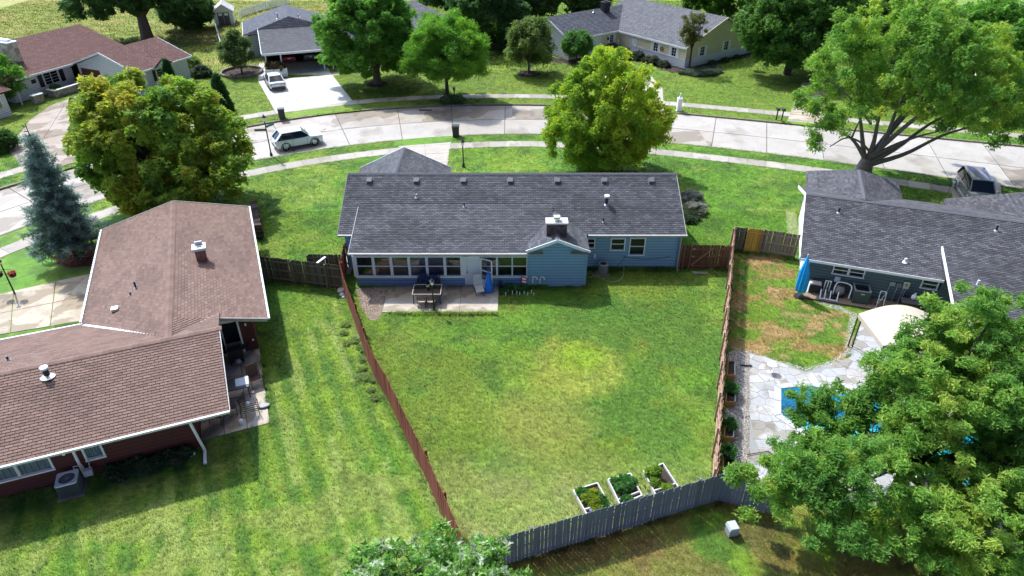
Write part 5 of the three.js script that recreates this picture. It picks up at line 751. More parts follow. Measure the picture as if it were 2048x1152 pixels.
function metalChair(label, pos, turn, group) { const t = thing('metal_chair', label, 'chair', pos, turn, group); part('seat', box(0.46, 0.03, 0.44, 0, 0.42, 0), std([0.35, 0.27, 0.21], 0.8), t); for (const [x, z] of [[-0.22, -0.2], [0.22, -0.2], [-0.22, 0.2], [0.22, 0.2]]) part('leg', bar([x, z > 0 ? 0.86 : 0.42, z + (z > 0 ? 0.06 : 0)], [x, 0, z], 0.018), M.darkMetal, t); for (let i = 0; i < 4; i++) part('back_slat', box(0.42, 0.04, 0.02, 0, 0.54 + i * 0.1, 0.23 + i * 0.01), M.darkMetal, t); for (const s of [-1, 1]) part('armrest', bar([s * 0.24, 0.62, -0.18], [s * 0.24, 0.64, 0.24], 0.018), M.darkMetal, t); return t; }
metalChair('left dark metal chair tucked under the patio table', [-5.32, 0.06, -33.35], 0, 'metal chairs at the patio table'); metalChair('right dark metal chair tucked under the patio table', [-4.76, 0.06, -33.35], 0, 'metal chairs at the patio table');
{ const navy = std([0.02, 0.045, 0.16], 0.9, { map: colorTex(128, 128, (u, v, o) => { const f = vnoise(u * 12, v * 12, 88, 12) > 0.72 ? 2.6 : 0.9; o[0] = o[1] = o[2] = clamp(f * 0.38); }) }); const t = thing('cushion_bench', 'navy blue cushioned bench against the sunroom wall behind the table', 'bench', [-5.1, 0.06, -35.15]); for (const s of [-1, 1]) { part('back_cushion', xf(new THREE.SphereGeometry(0.5, 16, 12).scale(0.62, 0.52, 0.2), s * 0.31, 0.72, -0.2, -0.2), navy, t); part('seat_cushion', xf(new THREE.SphereGeometry(0.5, 16, 10).scale(0.62, 0.18, 0.55), s * 0.31, 0.47, 0.1), navy, t); } part('frame', [bar([-0.66, 0, -0.3], [-0.66, 0.8, -0.35], 0.025), bar([0.66, 0, -0.3], [0.66, 0.8, -0.35], 0.025), bar([-0.66, 0, 0.3], [-0.66, 0.6, 0.3], 0.025), bar([0.66, 0, 0.3], [0.66, 0.6, 0.3], 0.025), bar([-0.66, 0.6, -0.33], [-0.66, 0.6, 0.32], 0.03), bar([0.66, 0.6, -0.33], [0.66, 0.6, 0.32], 0.03), box(1.3, 0.05, 0.6, 0, 0.36, 0)], M.darkMetal, t); }
{ const c = std([0.50, 0.53, 0.49], 0.9), t = thing('lounge_chair', 'pale slatted folding lounge chair beside the white door', 'chair', [-2.0, 0.06, -34.75], 0.25); for (let i = 0; i < 7; i++) { part('seat_slat', box(0.058, 0.02, 0.62, -0.22 + i * 0.073, 0.4, 0.12, 0.12), c, t); part('back_slat', box(0.058, 0.72, 0.02, -0.22 + i * 0.073, 0.72, -0.32, -0.42), c, t); } for (const s of [-1, 1]) { part('leg', bar([s * 0.27, 0.62, -0.25], [s * 0.25, 0, 0.32], 0.014), M.darkMetal, t); part('leg', bar([s * 0.27, 0.62, 0.25], [s * 0.25, 0, -0.3], 0.014), M.darkMetal, t); part('armrest', bar([s * 0.28, 0.62, -0.32], [s * 0.28, 0.6, 0.34], 0.022), c, t); } part('pillow', box(0.4, 0.16, 0.1, 0, 0.98, -0.43, -0.4), c, t); }
{ const g = new THREE.LatheGeometry([[0.02, 1.5], [0.07, 1.42], [0.09, 1.2], [0.15, 0.95], [0.22, 0.6], [0.27, 0.3], [0.28, 0.05], [0.2, 0]].map(p => new THREE.Vector2(...p)), 26); const p = g.attributes.position; for (let i = 0; i < p.count; i++) { const a = Math.atan2(p.getZ(i), p.getX(i)), k = 1 + 0.16 * Math.sin(a * 7) * (1.5 - p.getY(i)) / 1.5; p.setX(i, p.getX(i) * k); p.setZ(i, p.getZ(i) * k); } g.computeVertexNormals(); const m = single('furniture_cover', [g], std([0.01, 0.15, 0.62], 0.7), 'bright blue cover over a tall narrow item by the door', 'cover'); m.position.set(-1.42, 0.06, -34.95); }
{ const t = thing('plant_pot', 'dark pot on a stand with thin plant at the patio corner', 'pot', [-0.72, 0.06, -35.15]); part('pot', [cyl(0.13, 0.1, 0.26, 0, 0.2, 0, 12)], M.black, t); const g = [], rs = rng(41); for (let i = 0; i < 26; i++) { const a = rs() * 6.3, e = 0.4 + rs() * 0.6; g.push(bar([0, 0.3, 0], [Math.cos(a) * 0.25 * rs(), 0.35 + e * 0.45, Math.sin(a) * 0.25 * rs()], 0.012, 4, 0.002)); } part('foliage', g, std([0.02, 0.04, 0.015], 0.9), t); }
{ const t = thing('garden_flag', 'small red and white garden flag in the flower bed', 'flag', [0.55, 0, -35.2]); part('pole', bar([0, 0, 0], [0, 1.0, 0], 0.01), M.black, t); const fl = colorTex(64, 96, (u, v, o) => { const red = (Math.sin(v * 14 + u * 3) > 0.1 || u < 0.2); o[0] = red ? 0.6 : 0.8; o[1] = red ? 0.03 : 0.78; o[2] = red ? 0.04 : 0.76; }, false); part('cloth', new THREE.PlaneGeometry(0.3, 0.45, 6, 6).translate(0.17, 0.72, 0), std([1, 1, 1], 0.9, { map: fl, side: THREE.DoubleSide }), t, true); }
{ const rs = rng(61); for (let i = 0; i < 9; i++) { const m = single('garden_light', [cyl(0.02, 0.025, 0.2 + rs() * 0.1, 0, 0.1, 0, 8), sph(0.035, 0, 0.22, 0)], M.white, ORD[i] + ' white edging light from the patio in the flower bed', 'garden light', 'white edging lights'); m.position.set(-0.45 + i * 0.22 + rs() * 0.1, 0, -34.75 + 0.35 * (rs() - 0.3)); } }
// condenser units
function condenser(label, x, z, w, h, round, topMat, turn = 0) { const t = thing('air_conditioner', label, 'air conditioner', [x, 0, z], turn), s = M.grayPlastic; part('pad', box(w + 0.2, 0.08, w + 0.2, 0, 0.04, 0), M.kerb, t); const n = round ? 28 : 0, ribs = []; if (round) { part('core', cyl(w * 0.44, w * 0.44, h - 0.1, 0, h / 2 + 0.06, 0, 20), M.black, t); for (let i = 0; i < n; i++) { const a = i / n * 6.283; ribs.push(box(0.03, h - 0.1, 0.03, Math.cos(a) * w * 0.47, h / 2 + 0.06, Math.sin(a) * w * 0.47, 0, -a)); } part('grille', ribs, s, t).userData.kind = 'stuff'; part('top_ring', new THREE.TorusGeometry(w * 0.43, 0.045, 8, 28).rotateX(Math.PI / 2).translate(0, h + 0.03, 0), topMat, t); part('fan', [cyl(w * 0.38, w * 0.38, 0.02, 0, h - 0.04, 0, 20), cyl(0.08, 0.08, 0.06, 0, h + 0.01, 0, 12)], M.black, t); }
  else { part('core', box(w * 0.9, h - 0.08, w * 0.9, 0, h / 2 + 0.06, 0), M.black, t); for (let i = 0; i < 14; i++) for (const r of [0, 1, 2, 3]) { const u = (i - 6.5) / 14 * w * 0.94, a = r * Math.PI / 2; ribs.push(xf(box(0.022, h - 0.1, 0.02, u, h / 2 + 0.06, w * 0.47), 0, 0, 0, 0, a)); } part('grille', ribs, std([0.10, 0.11, 0.12], 0.7), t).userData.kind = 'stuff'; const sh = new THREE.Shape(), r = w / 2; sh.moveTo(-r + 0.1, -r); sh.lineTo(r - 0.1, -r); sh.quadraticCurveTo(r, -r, r, -r + 0.1); sh.lineTo(r, r - 0.1); sh.quadraticCurveTo(r, r, r - 0.1, r); sh.lineTo(-r + 0.1, r); sh.quadraticCurveTo(-r, r, -r, r - 0.1); sh.lineTo(-r, -r + 0.1); sh.quadraticCurveTo(-r, -r, -r + 0.1, -r); const hole = new THREE.Path(); hole.absarc(0, 0, r * 0.76, 0, Math.PI * 2, true); sh.holes.push(hole); part('top_ring', new THREE.ExtrudeGeometry(sh, { depth: 0.05, bevelEnabled: false }).rotateX(-Math.PI / 2).translate(0, h, 0), topMat, t); const gr = []; for (let i = 1; i < 6; i++) gr.push(new THREE.TorusGeometry(r * 0.76 * i / 6, 0.007, 4, 28).rotateX(Math.PI / 2).translate(0, h + 0.03, 0)); for (let i = 0; i < 12; i++) gr.push(bar([0, h + 0.03, 0], [Math.cos(i * 0.5236) * r * 0.78, h + 0.03, Math.sin(i * 0.5236) * r * 0.78], 0.007, 4)); part('fan_guard', gr, M.grayPlastic, t); part('fan', [box(0.16, 0.02, r * 1.3, 0, h - 0.1, 0, 0, 0.4), box(0.16, 0.02, r * 1.3, 0, h - 0.12, 0, 0, 1.97), cyl(0.09, 0.09, 0.1, 0, h - 0.06, 0, 14)], M.grayPlastic, t); } return t; }
condenser('round gray air conditioner on the lawn below the blue house windows', 5.78, -37.1, 0.62, 0.72, true, M.grayPlastic);
condenser('square air conditioner with white rim beside the red house', ...[-18.62, -19.61], 0.82, 0.75, false, M.white, 0.38);
single('garden_hose', [tube([[4.75, 0.04, -36.9], [5.0, 0.05, -37.3], [5.3, 0.05, -36.75], [5.9, 0.05, -36.2], [6.5, 0.05, -36.1], [7.0, 0.05, -36.6], [7.15, 0.06, -37.2], [7.2, 0.35, -37.72]], 0.022, 6, 50), tube([[4.65, 0.05, -36.7], [4.9, 0.07, -36.5], [5.2, 0.05, -36.85], [4.9, 0.06, -37.05], [4.65, 0.05, -36.7]], 0.022, 6, 30)], std([0.42, 0.36, 0.22], 0.7), 'beige garden hose looped on the grass by the air conditioner', 'hose');
single('paving_block', [box(0.95, 0.05, 0.28, 0, 0.025, 0)], M.walk[1], 'pale concrete strip on the grass below the gate', 'paver').position.set(...[12.05, 0, -37.15]);
{ const rs = rng(27); let i = 0; for (const [x, z, s] of [[...[-10.46, -35.02], 0.26], [...[-10.31, -34.58], 0.18], [...[-10.17, -34.36], 0.14]]) { const g = new THREE.IcosahedronGeometry(1, 1), p = g.attributes.position; for (let k = 0; k < p.count; k++) { const f = 0.85 + 0.25 * vnoise(p.getX(k) * 3 + 9, p.getY(k) * 3 + p.getZ(k) * 2 + 9, 5); p.setXYZ(k, p.getX(k) * f, p.getY(k) * f, p.getZ(k) * f); } const m = single('rock', [g], std([0.5, 0.48, 0.44], 0.95, { map: rep(grain, 0.6) }), ['largest of three pale rocks outside the red fence', 'middle one of three pale rocks outside the red fence', 'smallest of three pale rocks outside the red fence'][i++], 'rock'); m.scale.set(s, s * 0.6, s); m.position.set(x, s * 0.3, z); m.rotation.y = rs() * 3; } }
{ const t = thing('plank', 'white plank leaning over the dark fence', 'plank', [...[-11.66, -35.64]].reduce((a, v, i) => i ? [a[0], 0, v] : [v, 0, 0], [])); part('board', [beam([-0.15, 1.74, 0.1], [0.2, 1.78, -0.55], 0.14, 0.03)], M.white, t); part('leg', bar([0.17, 0, -0.5], [0.17, 1.76, -0.5], 0.03), M.white, t); }
{ const p = [8.72, -17.48], t = thing('utility_box', 'small gray utility pedestal on the grass below the gray fence', 'utility box', [p[0], 0, p[1]], 0.2); part('case', [box(0.4, 0.38, 0.36, 0, 0.19, 0)], M.grayPlastic, t); const s = new THREE.Shape([[-0.22, 0], [0.22, 0], [0.17, 0.14], [-0.17, 0.14]].map(a => new THREE.Vector2(...a))); part('lid', new THREE.ExtrudeGeometry(s, { depth: 0.4, bevelEnabled: false }).translate(0, 0.38, -0.2), std([0.4, 0.43, 0.43], 0.6), t); }

// ---------------------------------------------------------------- side patio of the red house
{ const T = 21.8 * Math.PI / 180, W = turned(-15.5, -25.4, T), at = (x, z, y = 0.05) => { const p = W(x, z); return [p[0], y, p[1]]; };
  { const t = thing('gas_grill', 'dark gas grill with silver lid beside the patio door', 'grill', at(1.95, -2.3), T); part('lid', new THREE.CylinderGeometry(0.3, 0.3, 0.75, 16, 1, false, 0, Math.PI).rotateZ(Math.PI / 2).rotateX(-Math.PI / 2).translate(0, 0.85, 0), M.metal, t); part('firebox', box(0.75, 0.25, 0.5, 0, 0.74, 0), M.black, t); part('cart', [box(0.7, 0.5, 0.45, 0, 0.35, 0)], M.black, t); part('side_shelf', box(0.35, 0.03, 0.45, 0.56, 0.82, 0), M.black, t); for (const s of [-0.3, 0.3]) part('wheel', cyl(0.1, 0.1, 0.05, s, 0.1, 0.25, 14, 0, 0, Math.PI / 2), M.rubber, t); part('tank', sph(0.16, 0.05, 0.22, 0.38), M.grayPlastic, t); }
  { const t = thing('patio_table', 'dark patio table with pale cloth on the side patio', 'table', at(1.7, 0.55), T); part('table_top', box(1.5, 0.04, 0.9, 0, 0.72, 0), M.black, t); for (const [x, z] of [[-0.68, -0.38], [0.68, -0.38], [-0.68, 0.38], [0.68, 0.38]]) part('leg', bar([x, 0.7, z], [x, 0, z], 0.025), M.darkMetal, t); const c = single('table_cloth', [box(0.62, 0.012, 0.62, 0, 0, 0)], std([0.55, 0.58, 0.6], 0.8), 'pale gray cloth lying on the dark table', 'cloth'); const p = at(2.15, 0.5, 0.80); c.position.set(p[0], 0.797, p[2]); c.rotation.y = T; }
  const sling = (label, x, z, turn, col) => { const t = thing('sling_chair', label, 'chair', at(x, z), T + turn), m = std(col, 0.9); part('seat', box(0.5, 0.03, 0.5, 0, 0.42, 0.02, 0.06), m, t); part('backrest', box(0.5, 0.68, 0.03, 0, 0.78, -0.3, -0.22), m, t); for (const s of [-1, 1]) { part('leg', tube([[s * 0.29, 0.02, 0.32], [s * 0.29, 0.45, 0.28], [s * 0.29, 0.62, 0.1], [s * 0.29, 0.64, -0.25]], 0.018, 6, 14), M.darkMetal, t); part('leg', tube([[s * 0.29, 0.02, -0.34], [s * 0.29, 0.4, -0.2], [s * 0.28, 1.08, -0.38]], 0.018, 6, 14), M.darkMetal, t); } return t; };
  sling('brown sling chair at the right end of the side patio table', 2.75, 0.1, 0.25, [0.10, 0.055, 0.042]); sling('dark sling chair nearest the red wall on the side patio', 0.85, 2.1, 2.7, [0.045, 0.04, 0.05]); sling('mauve gray sling chair in the middle of the side patio', 1.5, 1.75, 2.9, [0.10, 0.075, 0.08]);
  { const t = thing('metal_stand', 'square dark metal stand with glass shelf on the side patio', 'stand', at(2.3, 2.1), T); for (const [x, z] of [[-0.4, -0.28], [0.4, -0.28], [-0.4, 0.28], [0.4, 0.28]]) part('leg', bar([x, 0, z], [x, 0.55, z], 0.02), M.darkMetal, t); for (const y of [0.3, 0.55]) part('rack', [0, 1, 2, 3, 4].map(i => bar([-0.4, y, -0.28 + i * 0.14], [0.4, y, -0.28 + i * 0.14], 0.012)), M.darkMetal, t); part('bowl', sph(0.09, 0, 0.62, 0), M.white, t); const g = single('garden_globe', [sph(0.12, 0, 0.12, 0), cyl(0.1, 0.12, 0.04, 0, 0.02, 0)], M.white, 'white globe on the patio edge near the stand', 'globe'); g.position.set(...at(1.85, 2.65)); }
  { const g = single('planter_pot', [cyl(0.2, 0.15, 0.3, 0, 0.15, 0, 16), cyl(0.18, 0.18, 0.03, 0, 0.29, 0, 16)], std([0.02, 0.05, 0.045], 0.4), 'dark green pot under the patio table end', 'pot'); g.position.set(...at(1.15, 1.35)); }
  { const g = single('folded_umbrella', [bar([-0.7, 0.07, 0.12], [0.65, 0.08, -0.1], 0.035), bar([-0.2, 0.1, 0.04], [0.6, 0.1, -0.08], 0.06), sph(0.05, 0.68, 0.1, -0.1)], std([0.16, 0.14, 0.12], 0.8), 'folded dark umbrella lying on the patio', 'umbrella'); g.position.set(...at(2.2, -0.75)); g.rotation.y = T; }
  { const t = thing('wire_dish', 'pale oval wire dish at the patio edge', 'dish', at(2.95, 1.9), T); part('dish', sph(0.24, 0, 0.08, 0, 1.2, 0.2, 0.7, 14), M.grayPlastic, t); part('stem', bar([-0.2, 0.1, 0], [-0.45, 0.35, 0], 0.015), M.grayPlastic, t); }
  // gas meter and pipes by the wall
  { const t = thing('gas_meter', 'gray gas meter with pipes against the red wall', 'meter', at(-4.35, 3.85, 0), T); part('case', [box(0.3, 0.32, 0.2, 0, 0.5, 0), cyl(0.09, 0.09, 0.05, 0, 0.5, 0.12, 14, Math.PI / 2)], std([0.42, 0.46, 0.5], 0.5), t); part('pipes', [bar([-0.1, 0.66, 0], [-0.1, 0.95, 0], 0.025), bar([-0.1, 0.95, 0], [-0.45, 0.95, -0.05], 0.025), bar([-0.45, 0.95, -0.05], [-0.45, 0, -0.05], 0.025), bar([0.1, 0.66, 0], [0.14, 1.1, -0.2], 0.025)], M.grayPlastic, t); part('regulator', sph(0.12, -0.5, 0.7, 0.05, 1, 0.5, 1), std([0.45, 0.42, 0.36], 0.6), t); }
  { const g = single('garden_light', [cyl(0.16, 0.16, 0.02, 0, 0.1, 0, 18), cyl(0.02, 0.02, 0.1, 0, 0.05, 0)], M.trim, 'round white disc light at the end of the plant row', 'garden light'); g.position.set(...at(-0.35, 3.95, 0)); }
  { // woodpile
    const t = thing('woodpile', 'long stack of dark firewood beside the brown roof', 'firewood', [0, 0, 0].map((v, i) => [[-18.26, -43.6][0], 0, [-18.26, -43.6][1]][i]), T), rs = rng(71), mats = [[0.09, 0.06, 0.045], [0.13, 0.09, 0.07], [0.2, 0.16, 0.13], [0.06, 0.045, 0.04]].map(c => wood(c, 0.95)), g = prep(new THREE.CylinderGeometry(1, 1, 0.5, 7).rotateZ(Math.PI / 2)); for (let i = 0; i < 20; i++) for (let j = 0; j < 6; j++) { const m = shared('log', g, mats[Math.floor(rs() * 4)], t), r = 0.08 + rs() * 0.04; m.scale.set(1, r, r); m.position.set((rs() - 0.5) * 0.1, 0.1 + j * 0.19, -2 + i * 0.21 + (j % 2) * 0.1); m.rotation.set(rs() * 3, (rs() - 0.5) * 0.15, 0); } }
}

// ---------------------------------------------------------------- equipment behind the teal house
{ const T = -19 * Math.PI / 180, W = turned(17.9, -35.6, T), at = (x, z, y = 0) => { const p = W(x, z); return [p[0], y, p[1]]; };
  { const o = structure('equipment_deck'); for (let i = 0; i < 9; i++) { const a = W(0.2, 0.1 + i * 0.14), b = W(6.5, 0.1 + i * 0.14), c = W(6.5, 0.23 + i * 0.14), d = W(0.2, 0.23 + i * 0.14); part('deck_board', slabGeo([a, b, c, d], 0.1, 0.04), wood([0.30, 0.21, 0.14]), o); } part('edge_board', slabGeo([W(0.2, 1.37), W(6.5, 1.37), W(6.5, 1.41), W(0.2, 1.41)], 0.1, 0.1), wood([0.1, 0.07, 0.05]), o); keepClear([W(0.2, 0), W(9.5, 0), W(9.5, 1.45), W(0.2, 1.45)]); }
  { const t = thing('pool_heater', 'boxy pool heater with pale top and black front', 'heater', at(0.72, 0.5, 0.1), T); part('case', box(0.62, 0.5, 0.5, 0, 0.3, 0), M.black, t); part('top', [box(0.66, 0.06, 0.4, 0, 0.58, -0.08), box(0.66, 0.2, 0.04, 0, 0.5, 0.14, -0.5)], std([0.6, 0.52, 0.46], 0.7), t); part('side_panel', box(0.03, 0.56, 0.5, -0.33, 0.28, 0), M.trim, t); part('feet', box(0.6, 0.06, 0.46, 0, 0.03, 0), M.grayPlastic, t); }
  { const t = thing('pool_pipes', 'white plastic pool pipes in front of the heater and filter', 'pipes', at(1.3, 0.75, 0.1), T), r = 0.035; part('manifold', [bar([-0.3, 0.05, 0.5], [0.75, 0.05, 0.5], r), ...[-0.25, 0, 0.3].map(x => tube([[x, 0.05, 0.5], [x, 0.3, 0.35], [x + 0.02, 0.45, 0.1]], r, 7, 12)), bar([0.7, 0.05, 0.5], [0.72, 0.5, 0.2], r)], M.white, t); part('riser', [bar([-0.05, 0.1, -0.3], [-0.05, 0.85, -0.3], r), bar([0.1, 0.1, -0.3], [0.1, 0.85, -0.3], r), bar([0.25, 0.1, -0.3], [0.25, 0.85, -0.3], r), bar([-0.07, 0.85, -0.3], [0.27, 0.85, -0.3], r)], M.white, t); part('filter_loop', [tube([[0.45, 0.1, 0.1], [0.5, 0.75, -0.1], [0.6, 0.92, -0.2], [1.25, 0.9, -0.2], [1.38, 0.8, -0.1], [1.35, 0.15, 0.15]], r, 7, 30)], M.white, t); part('valve', [sph(0.08, 0.3, 0.25, 0.15), sph(0.07, 0.05, 0.3, 0.1)], M.black, t); part('pump', [cyl(0.11, 0.11, 0.4, 0.45, 0.16, 0.2, 14, 0, 0, 1.2)], M.black, t); }
  { const t = thing('sand_filter', 'round gray sand filter between white pool pipes', 'filter', at(2.1, 0.55, 0.1), T); part('tank', [sph(0.31, 0, 0.42, 0, 1, 1.08, 1, 20)], std([0.2, 0.19, 0.185], 0.6), t); part('base', cyl(0.24, 0.28, 0.16, 0, 0.08, 0, 18), M.black, t); part('valve_head', [cyl(0.1, 0.12, 0.16, 0, 0.8, 0, 14), box(0.3, 0.06, 0.08, 0, 0.86, 0)], M.black, t); }
  { const p = at(3.25, 0.6, 0.1), t = thing('heat_pump', 'large dark square heat pump with open fan top', 'heat pump', p, T + 0.06); part('case', [box(0.88, 0.8, 0.05, 0, 0.42, 0.42), box(0.88, 0.8, 0.05, 0, 0.42, -0.42), box(0.05, 0.8, 0.8, 0.42, 0.42, 0), box(0.05, 0.8, 0.8, -0.42, 0.42, 0)], std([0.045, 0.06, 0.062], 0.6), t); part('top_ring', [box(0.92, 0.05, 0.08, 0, 0.85, 0.42), box(0.92, 0.05, 0.08, 0, 0.85, -0.42), box(0.08, 0.05, 0.78, 0.42, 0.85, 0), box(0.08, 0.05, 0.78, -0.42, 0.85, 0)], std([0.2, 0.22, 0.23], 0.5), t); part('fan', [cyl(0.36, 0.36, 0.02, 0, 0.62, 0, 20), box(0.14, 0.02, 0.66, 0, 0.66, 0, 0, 0.5), box(0.14, 0.02, 0.66, 0, 0.67, 0, 0, 2)], M.black, t); part('badge', box(0.2, 0.04, 0.01, 0.02, 0.66, 0.45), M.trim, t); }
  { const t = thing('hand_truck', 'white metal hand truck standing on the deck', 'hand truck', at(4.35, 1.0, 0.1), T); part('frame', [bar([-0.18, 0, 0.1], [-0.16, 1.0, -0.1], 0.02), bar([0.18, 0, 0.1], [0.16, 1.0, -0.1], 0.02), bar([-0.16, 1.0, -0.1], [0.16, 1.0, -0.1], 0.02), bar([-0.17, 0.5, 0], [0.17, 0.5, 0], 0.015), bar([-0.18, 0.1, 0.08], [0.15, 0.95, -0.1], 0.012)], M.trim, t); for (const s of [-0.22, 0.22]) part('wheel', cyl(0.1, 0.1, 0.05, s, 0.1, -0.02, 14, 0, 0, Math.PI / 2), M.rubber, t); }
  { const t = thing('storage_bench', 'dark storage bench on the deck under the meter boxes', 'bench', at(6.0, 0.7, 0.1), T); part('box', box(1.1, 0.5, 0.5, 0, 0.27, 0), M.black, t); part('lid', box(1.16, 0.06, 0.56, 0, 0.55, 0.02), std([0.10, 0.09, 0.09], 0.6), t); const g = thing('water_pump', 'small white pump with hose on the dark bench', 'pump', at(6.05, 0.55, 0.68), T); part('body', [sph(0.16, 0, 0.18, 0, 1, 1.1, 0.8), cyl(0.06, 0.06, 0.3, 0.02, 0.3, 0)], M.white, g); part('hose', bar([0.1, 0.1, 0], [0.6, 0.03, 0.1], 0.02), M.white, g); }
  { // closed blue umbrella against the white wall
    const b = [17.39, -34.42], t = thing('blue_umbrella', 'tall closed bright blue umbrella beside the white end wall', 'umbrella', [b[0], 0, b[1]]); const g = new THREE.LatheGeometry([[0.03, 2.85], [0.08, 2.7], [0.15, 2.35], [0.24, 1.8], [0.27, 1.2], [0.29, 0.75], [0.26, 0.45], [0.1, 0.35]].map(p => new THREE.Vector2(...p)), 40), p = g.attributes.position; for (let i = 0; i < p.count; i++) { const a = Math.atan2(p.getZ(i), p.getX(i)), y = p.getY(i), k = 1 + 0.22 * Math.sin(a * 8 + y * 2) * sstep(2.9, 1.6, y); p.setX(i, p.getX(i) * k - 0.10 * (y - 0.4) * 0.5); p.setZ(i, p.getZ(i) * k); } g.computeVertexNormals(); part('canopy', g, std([0.0, 0.36, 0.80], 0.7), t); part('pole', bar([0.0, 0, 0], [-0.14, 3.0, 0], 0.025), M.white, t); part('base', [cyl(0.3, 0.34, 0.1, 0, 0.05, 0, 18)], M.black, t); }
  { // gazebo
    const a = [18.32, -29.53], b = [16.86, -26.78], t = thing('gazebo', 'cream gazebo with arched cloth roof near the pool', 'gazebo', [a[0], 0, a[1]], 0.02); const D = b[1] - a[1], Wd = 3.7, seg = 14, pos = [], cloth = std([0.47, 0.39, 0.29], 0.9); for (let i = 0; i < seg; i++) { const f = u => [u * Wd, 2.2 + 0.55 * Math.sin(Math.PI * u), 0], p = f(i / seg), q = f((i + 1) / seg); pos.push(p[0], p[1], 0, p[0], p[1], D, q[0], q[1], D, p[0], p[1], 0, q[0], q[1], D, q[0], q[1], 0); } const g = new THREE.BufferGeometry(); g.setAttribute('position', new THREE.Float32BufferAttribute(pos, 3)); g.computeVertexNormals(); part('canopy', toCreasedNormals(g, 0.5), cloth, t); part('valance', [box(Wd, 0.22, 0.02, Wd / 2, 2.1, 0), box(Wd, 0.22, 0.02, Wd / 2, 2.1, D), box(0.02, 0.22, D, 0, 2.1, D / 2), box(0.02, 0.22, D, Wd, 2.1, D / 2)], cloth, t); for (const [x, z] of [[0, 0], [Wd, 0], [0, D], [Wd, D]]) { part('post', [box(0.06, 2.2, 0.06, x + 0.02, 1.1, z), box(0.06, 2.2, 0.06, x + (x ? -0.25 : 0.25), 1.1, z), box(0.28, 0.04, 0.04, x + (x ? -0.12 : 0.12), 1.2, z)], std([0.05, 0.03, 0.02], 0.5), t); } part('rafters', [0.25, 0.5, 0.75].map(u => beam([u * Wd, 2.17 + 0.55 * Math.sin(Math.PI * u), 0], [u * Wd, 2.17 + 0.55 * Math.sin(Math.PI * u), D], 0.03, 0.03)), M.darkMetal, t); }
  { const p = [13.4, -27.36], t = thing('side_table', 'round white table standing on the terrace', 'table', [p[0], 0.035, p[1]]); part('table_top', cyl(0.24, 0.24, 0.03, 0, 0.5, 0, 20), M.white, t); part('leg', [cyl(0.025, 0.03, 0.5, 0, 0.25, 0), cyl(0.14, 0.16, 0.03, 0, 0.015, 0)], M.white, t); }
  { const p = [11.14, -21.64], m = single('pool_pole', [bar([-0.6, 0.06, 0.05], [0.4, 0.06, -0.15], 0.02), bar([0.4, 0.06, -0.15], [1.3, 0.07, 1.2], 0.02)], M.darkMetal, 'thin dark pool pole lying on the terrace', 'pole'); m.position.set(p[0], 0.03, p[1]); }
  { const p = [12.29, -27.85], m = single('drain_pipe', [bar([-0.3, 0.05, -0.02], [0.3, 0.05, 0.04], 0.04)], M.black, 'short black pipe lying on the gravel strip', 'pipe'); m.position.set(p[0], 0.03, p[1]); }
}

// ---------------------------------------------------------------- vehicles
// Surface through cross-sections: each section is [x, [[z, y], ...]] for one half, mirrored.
function loft(sections, close = true) {
  const rings = sections.map(([x, P]) => [...P.map(p => [x, p[1], p[0]]), ...P.slice().reverse().map(p => [x, p[1], -p[0]])]), pos = [], N = rings[0].length, q = (a, b, c, d) => pos.push(...a, ...b, ...c, ...a, ...c, ...d);
  for (let i = 0; i + 1 < rings.length; i++) for (let j = 0; j < N - 1; j++) q(rings[i][j], rings[i + 1][j], rings[i + 1][j + 1], rings[i][j + 1]);
  if (close) for (const [r, f] of [[rings[0], 1], [rings[rings.length - 1], 0]]) for (let j = 0; j < N / 2 - 1; j++) { const a = r[j], b = r[j + 1], c = r[N - 2 - j], d = r[N - 1 - j]; f ? q(a, b, c, d) : q(d, c, b, a); }
  const g = new THREE.BufferGeometry(); g.setAttribute('position', new THREE.Float32BufferAttribute(pos, 3)); g.computeVertexNormals(); return toCreasedNormals(g, 0.55);
}
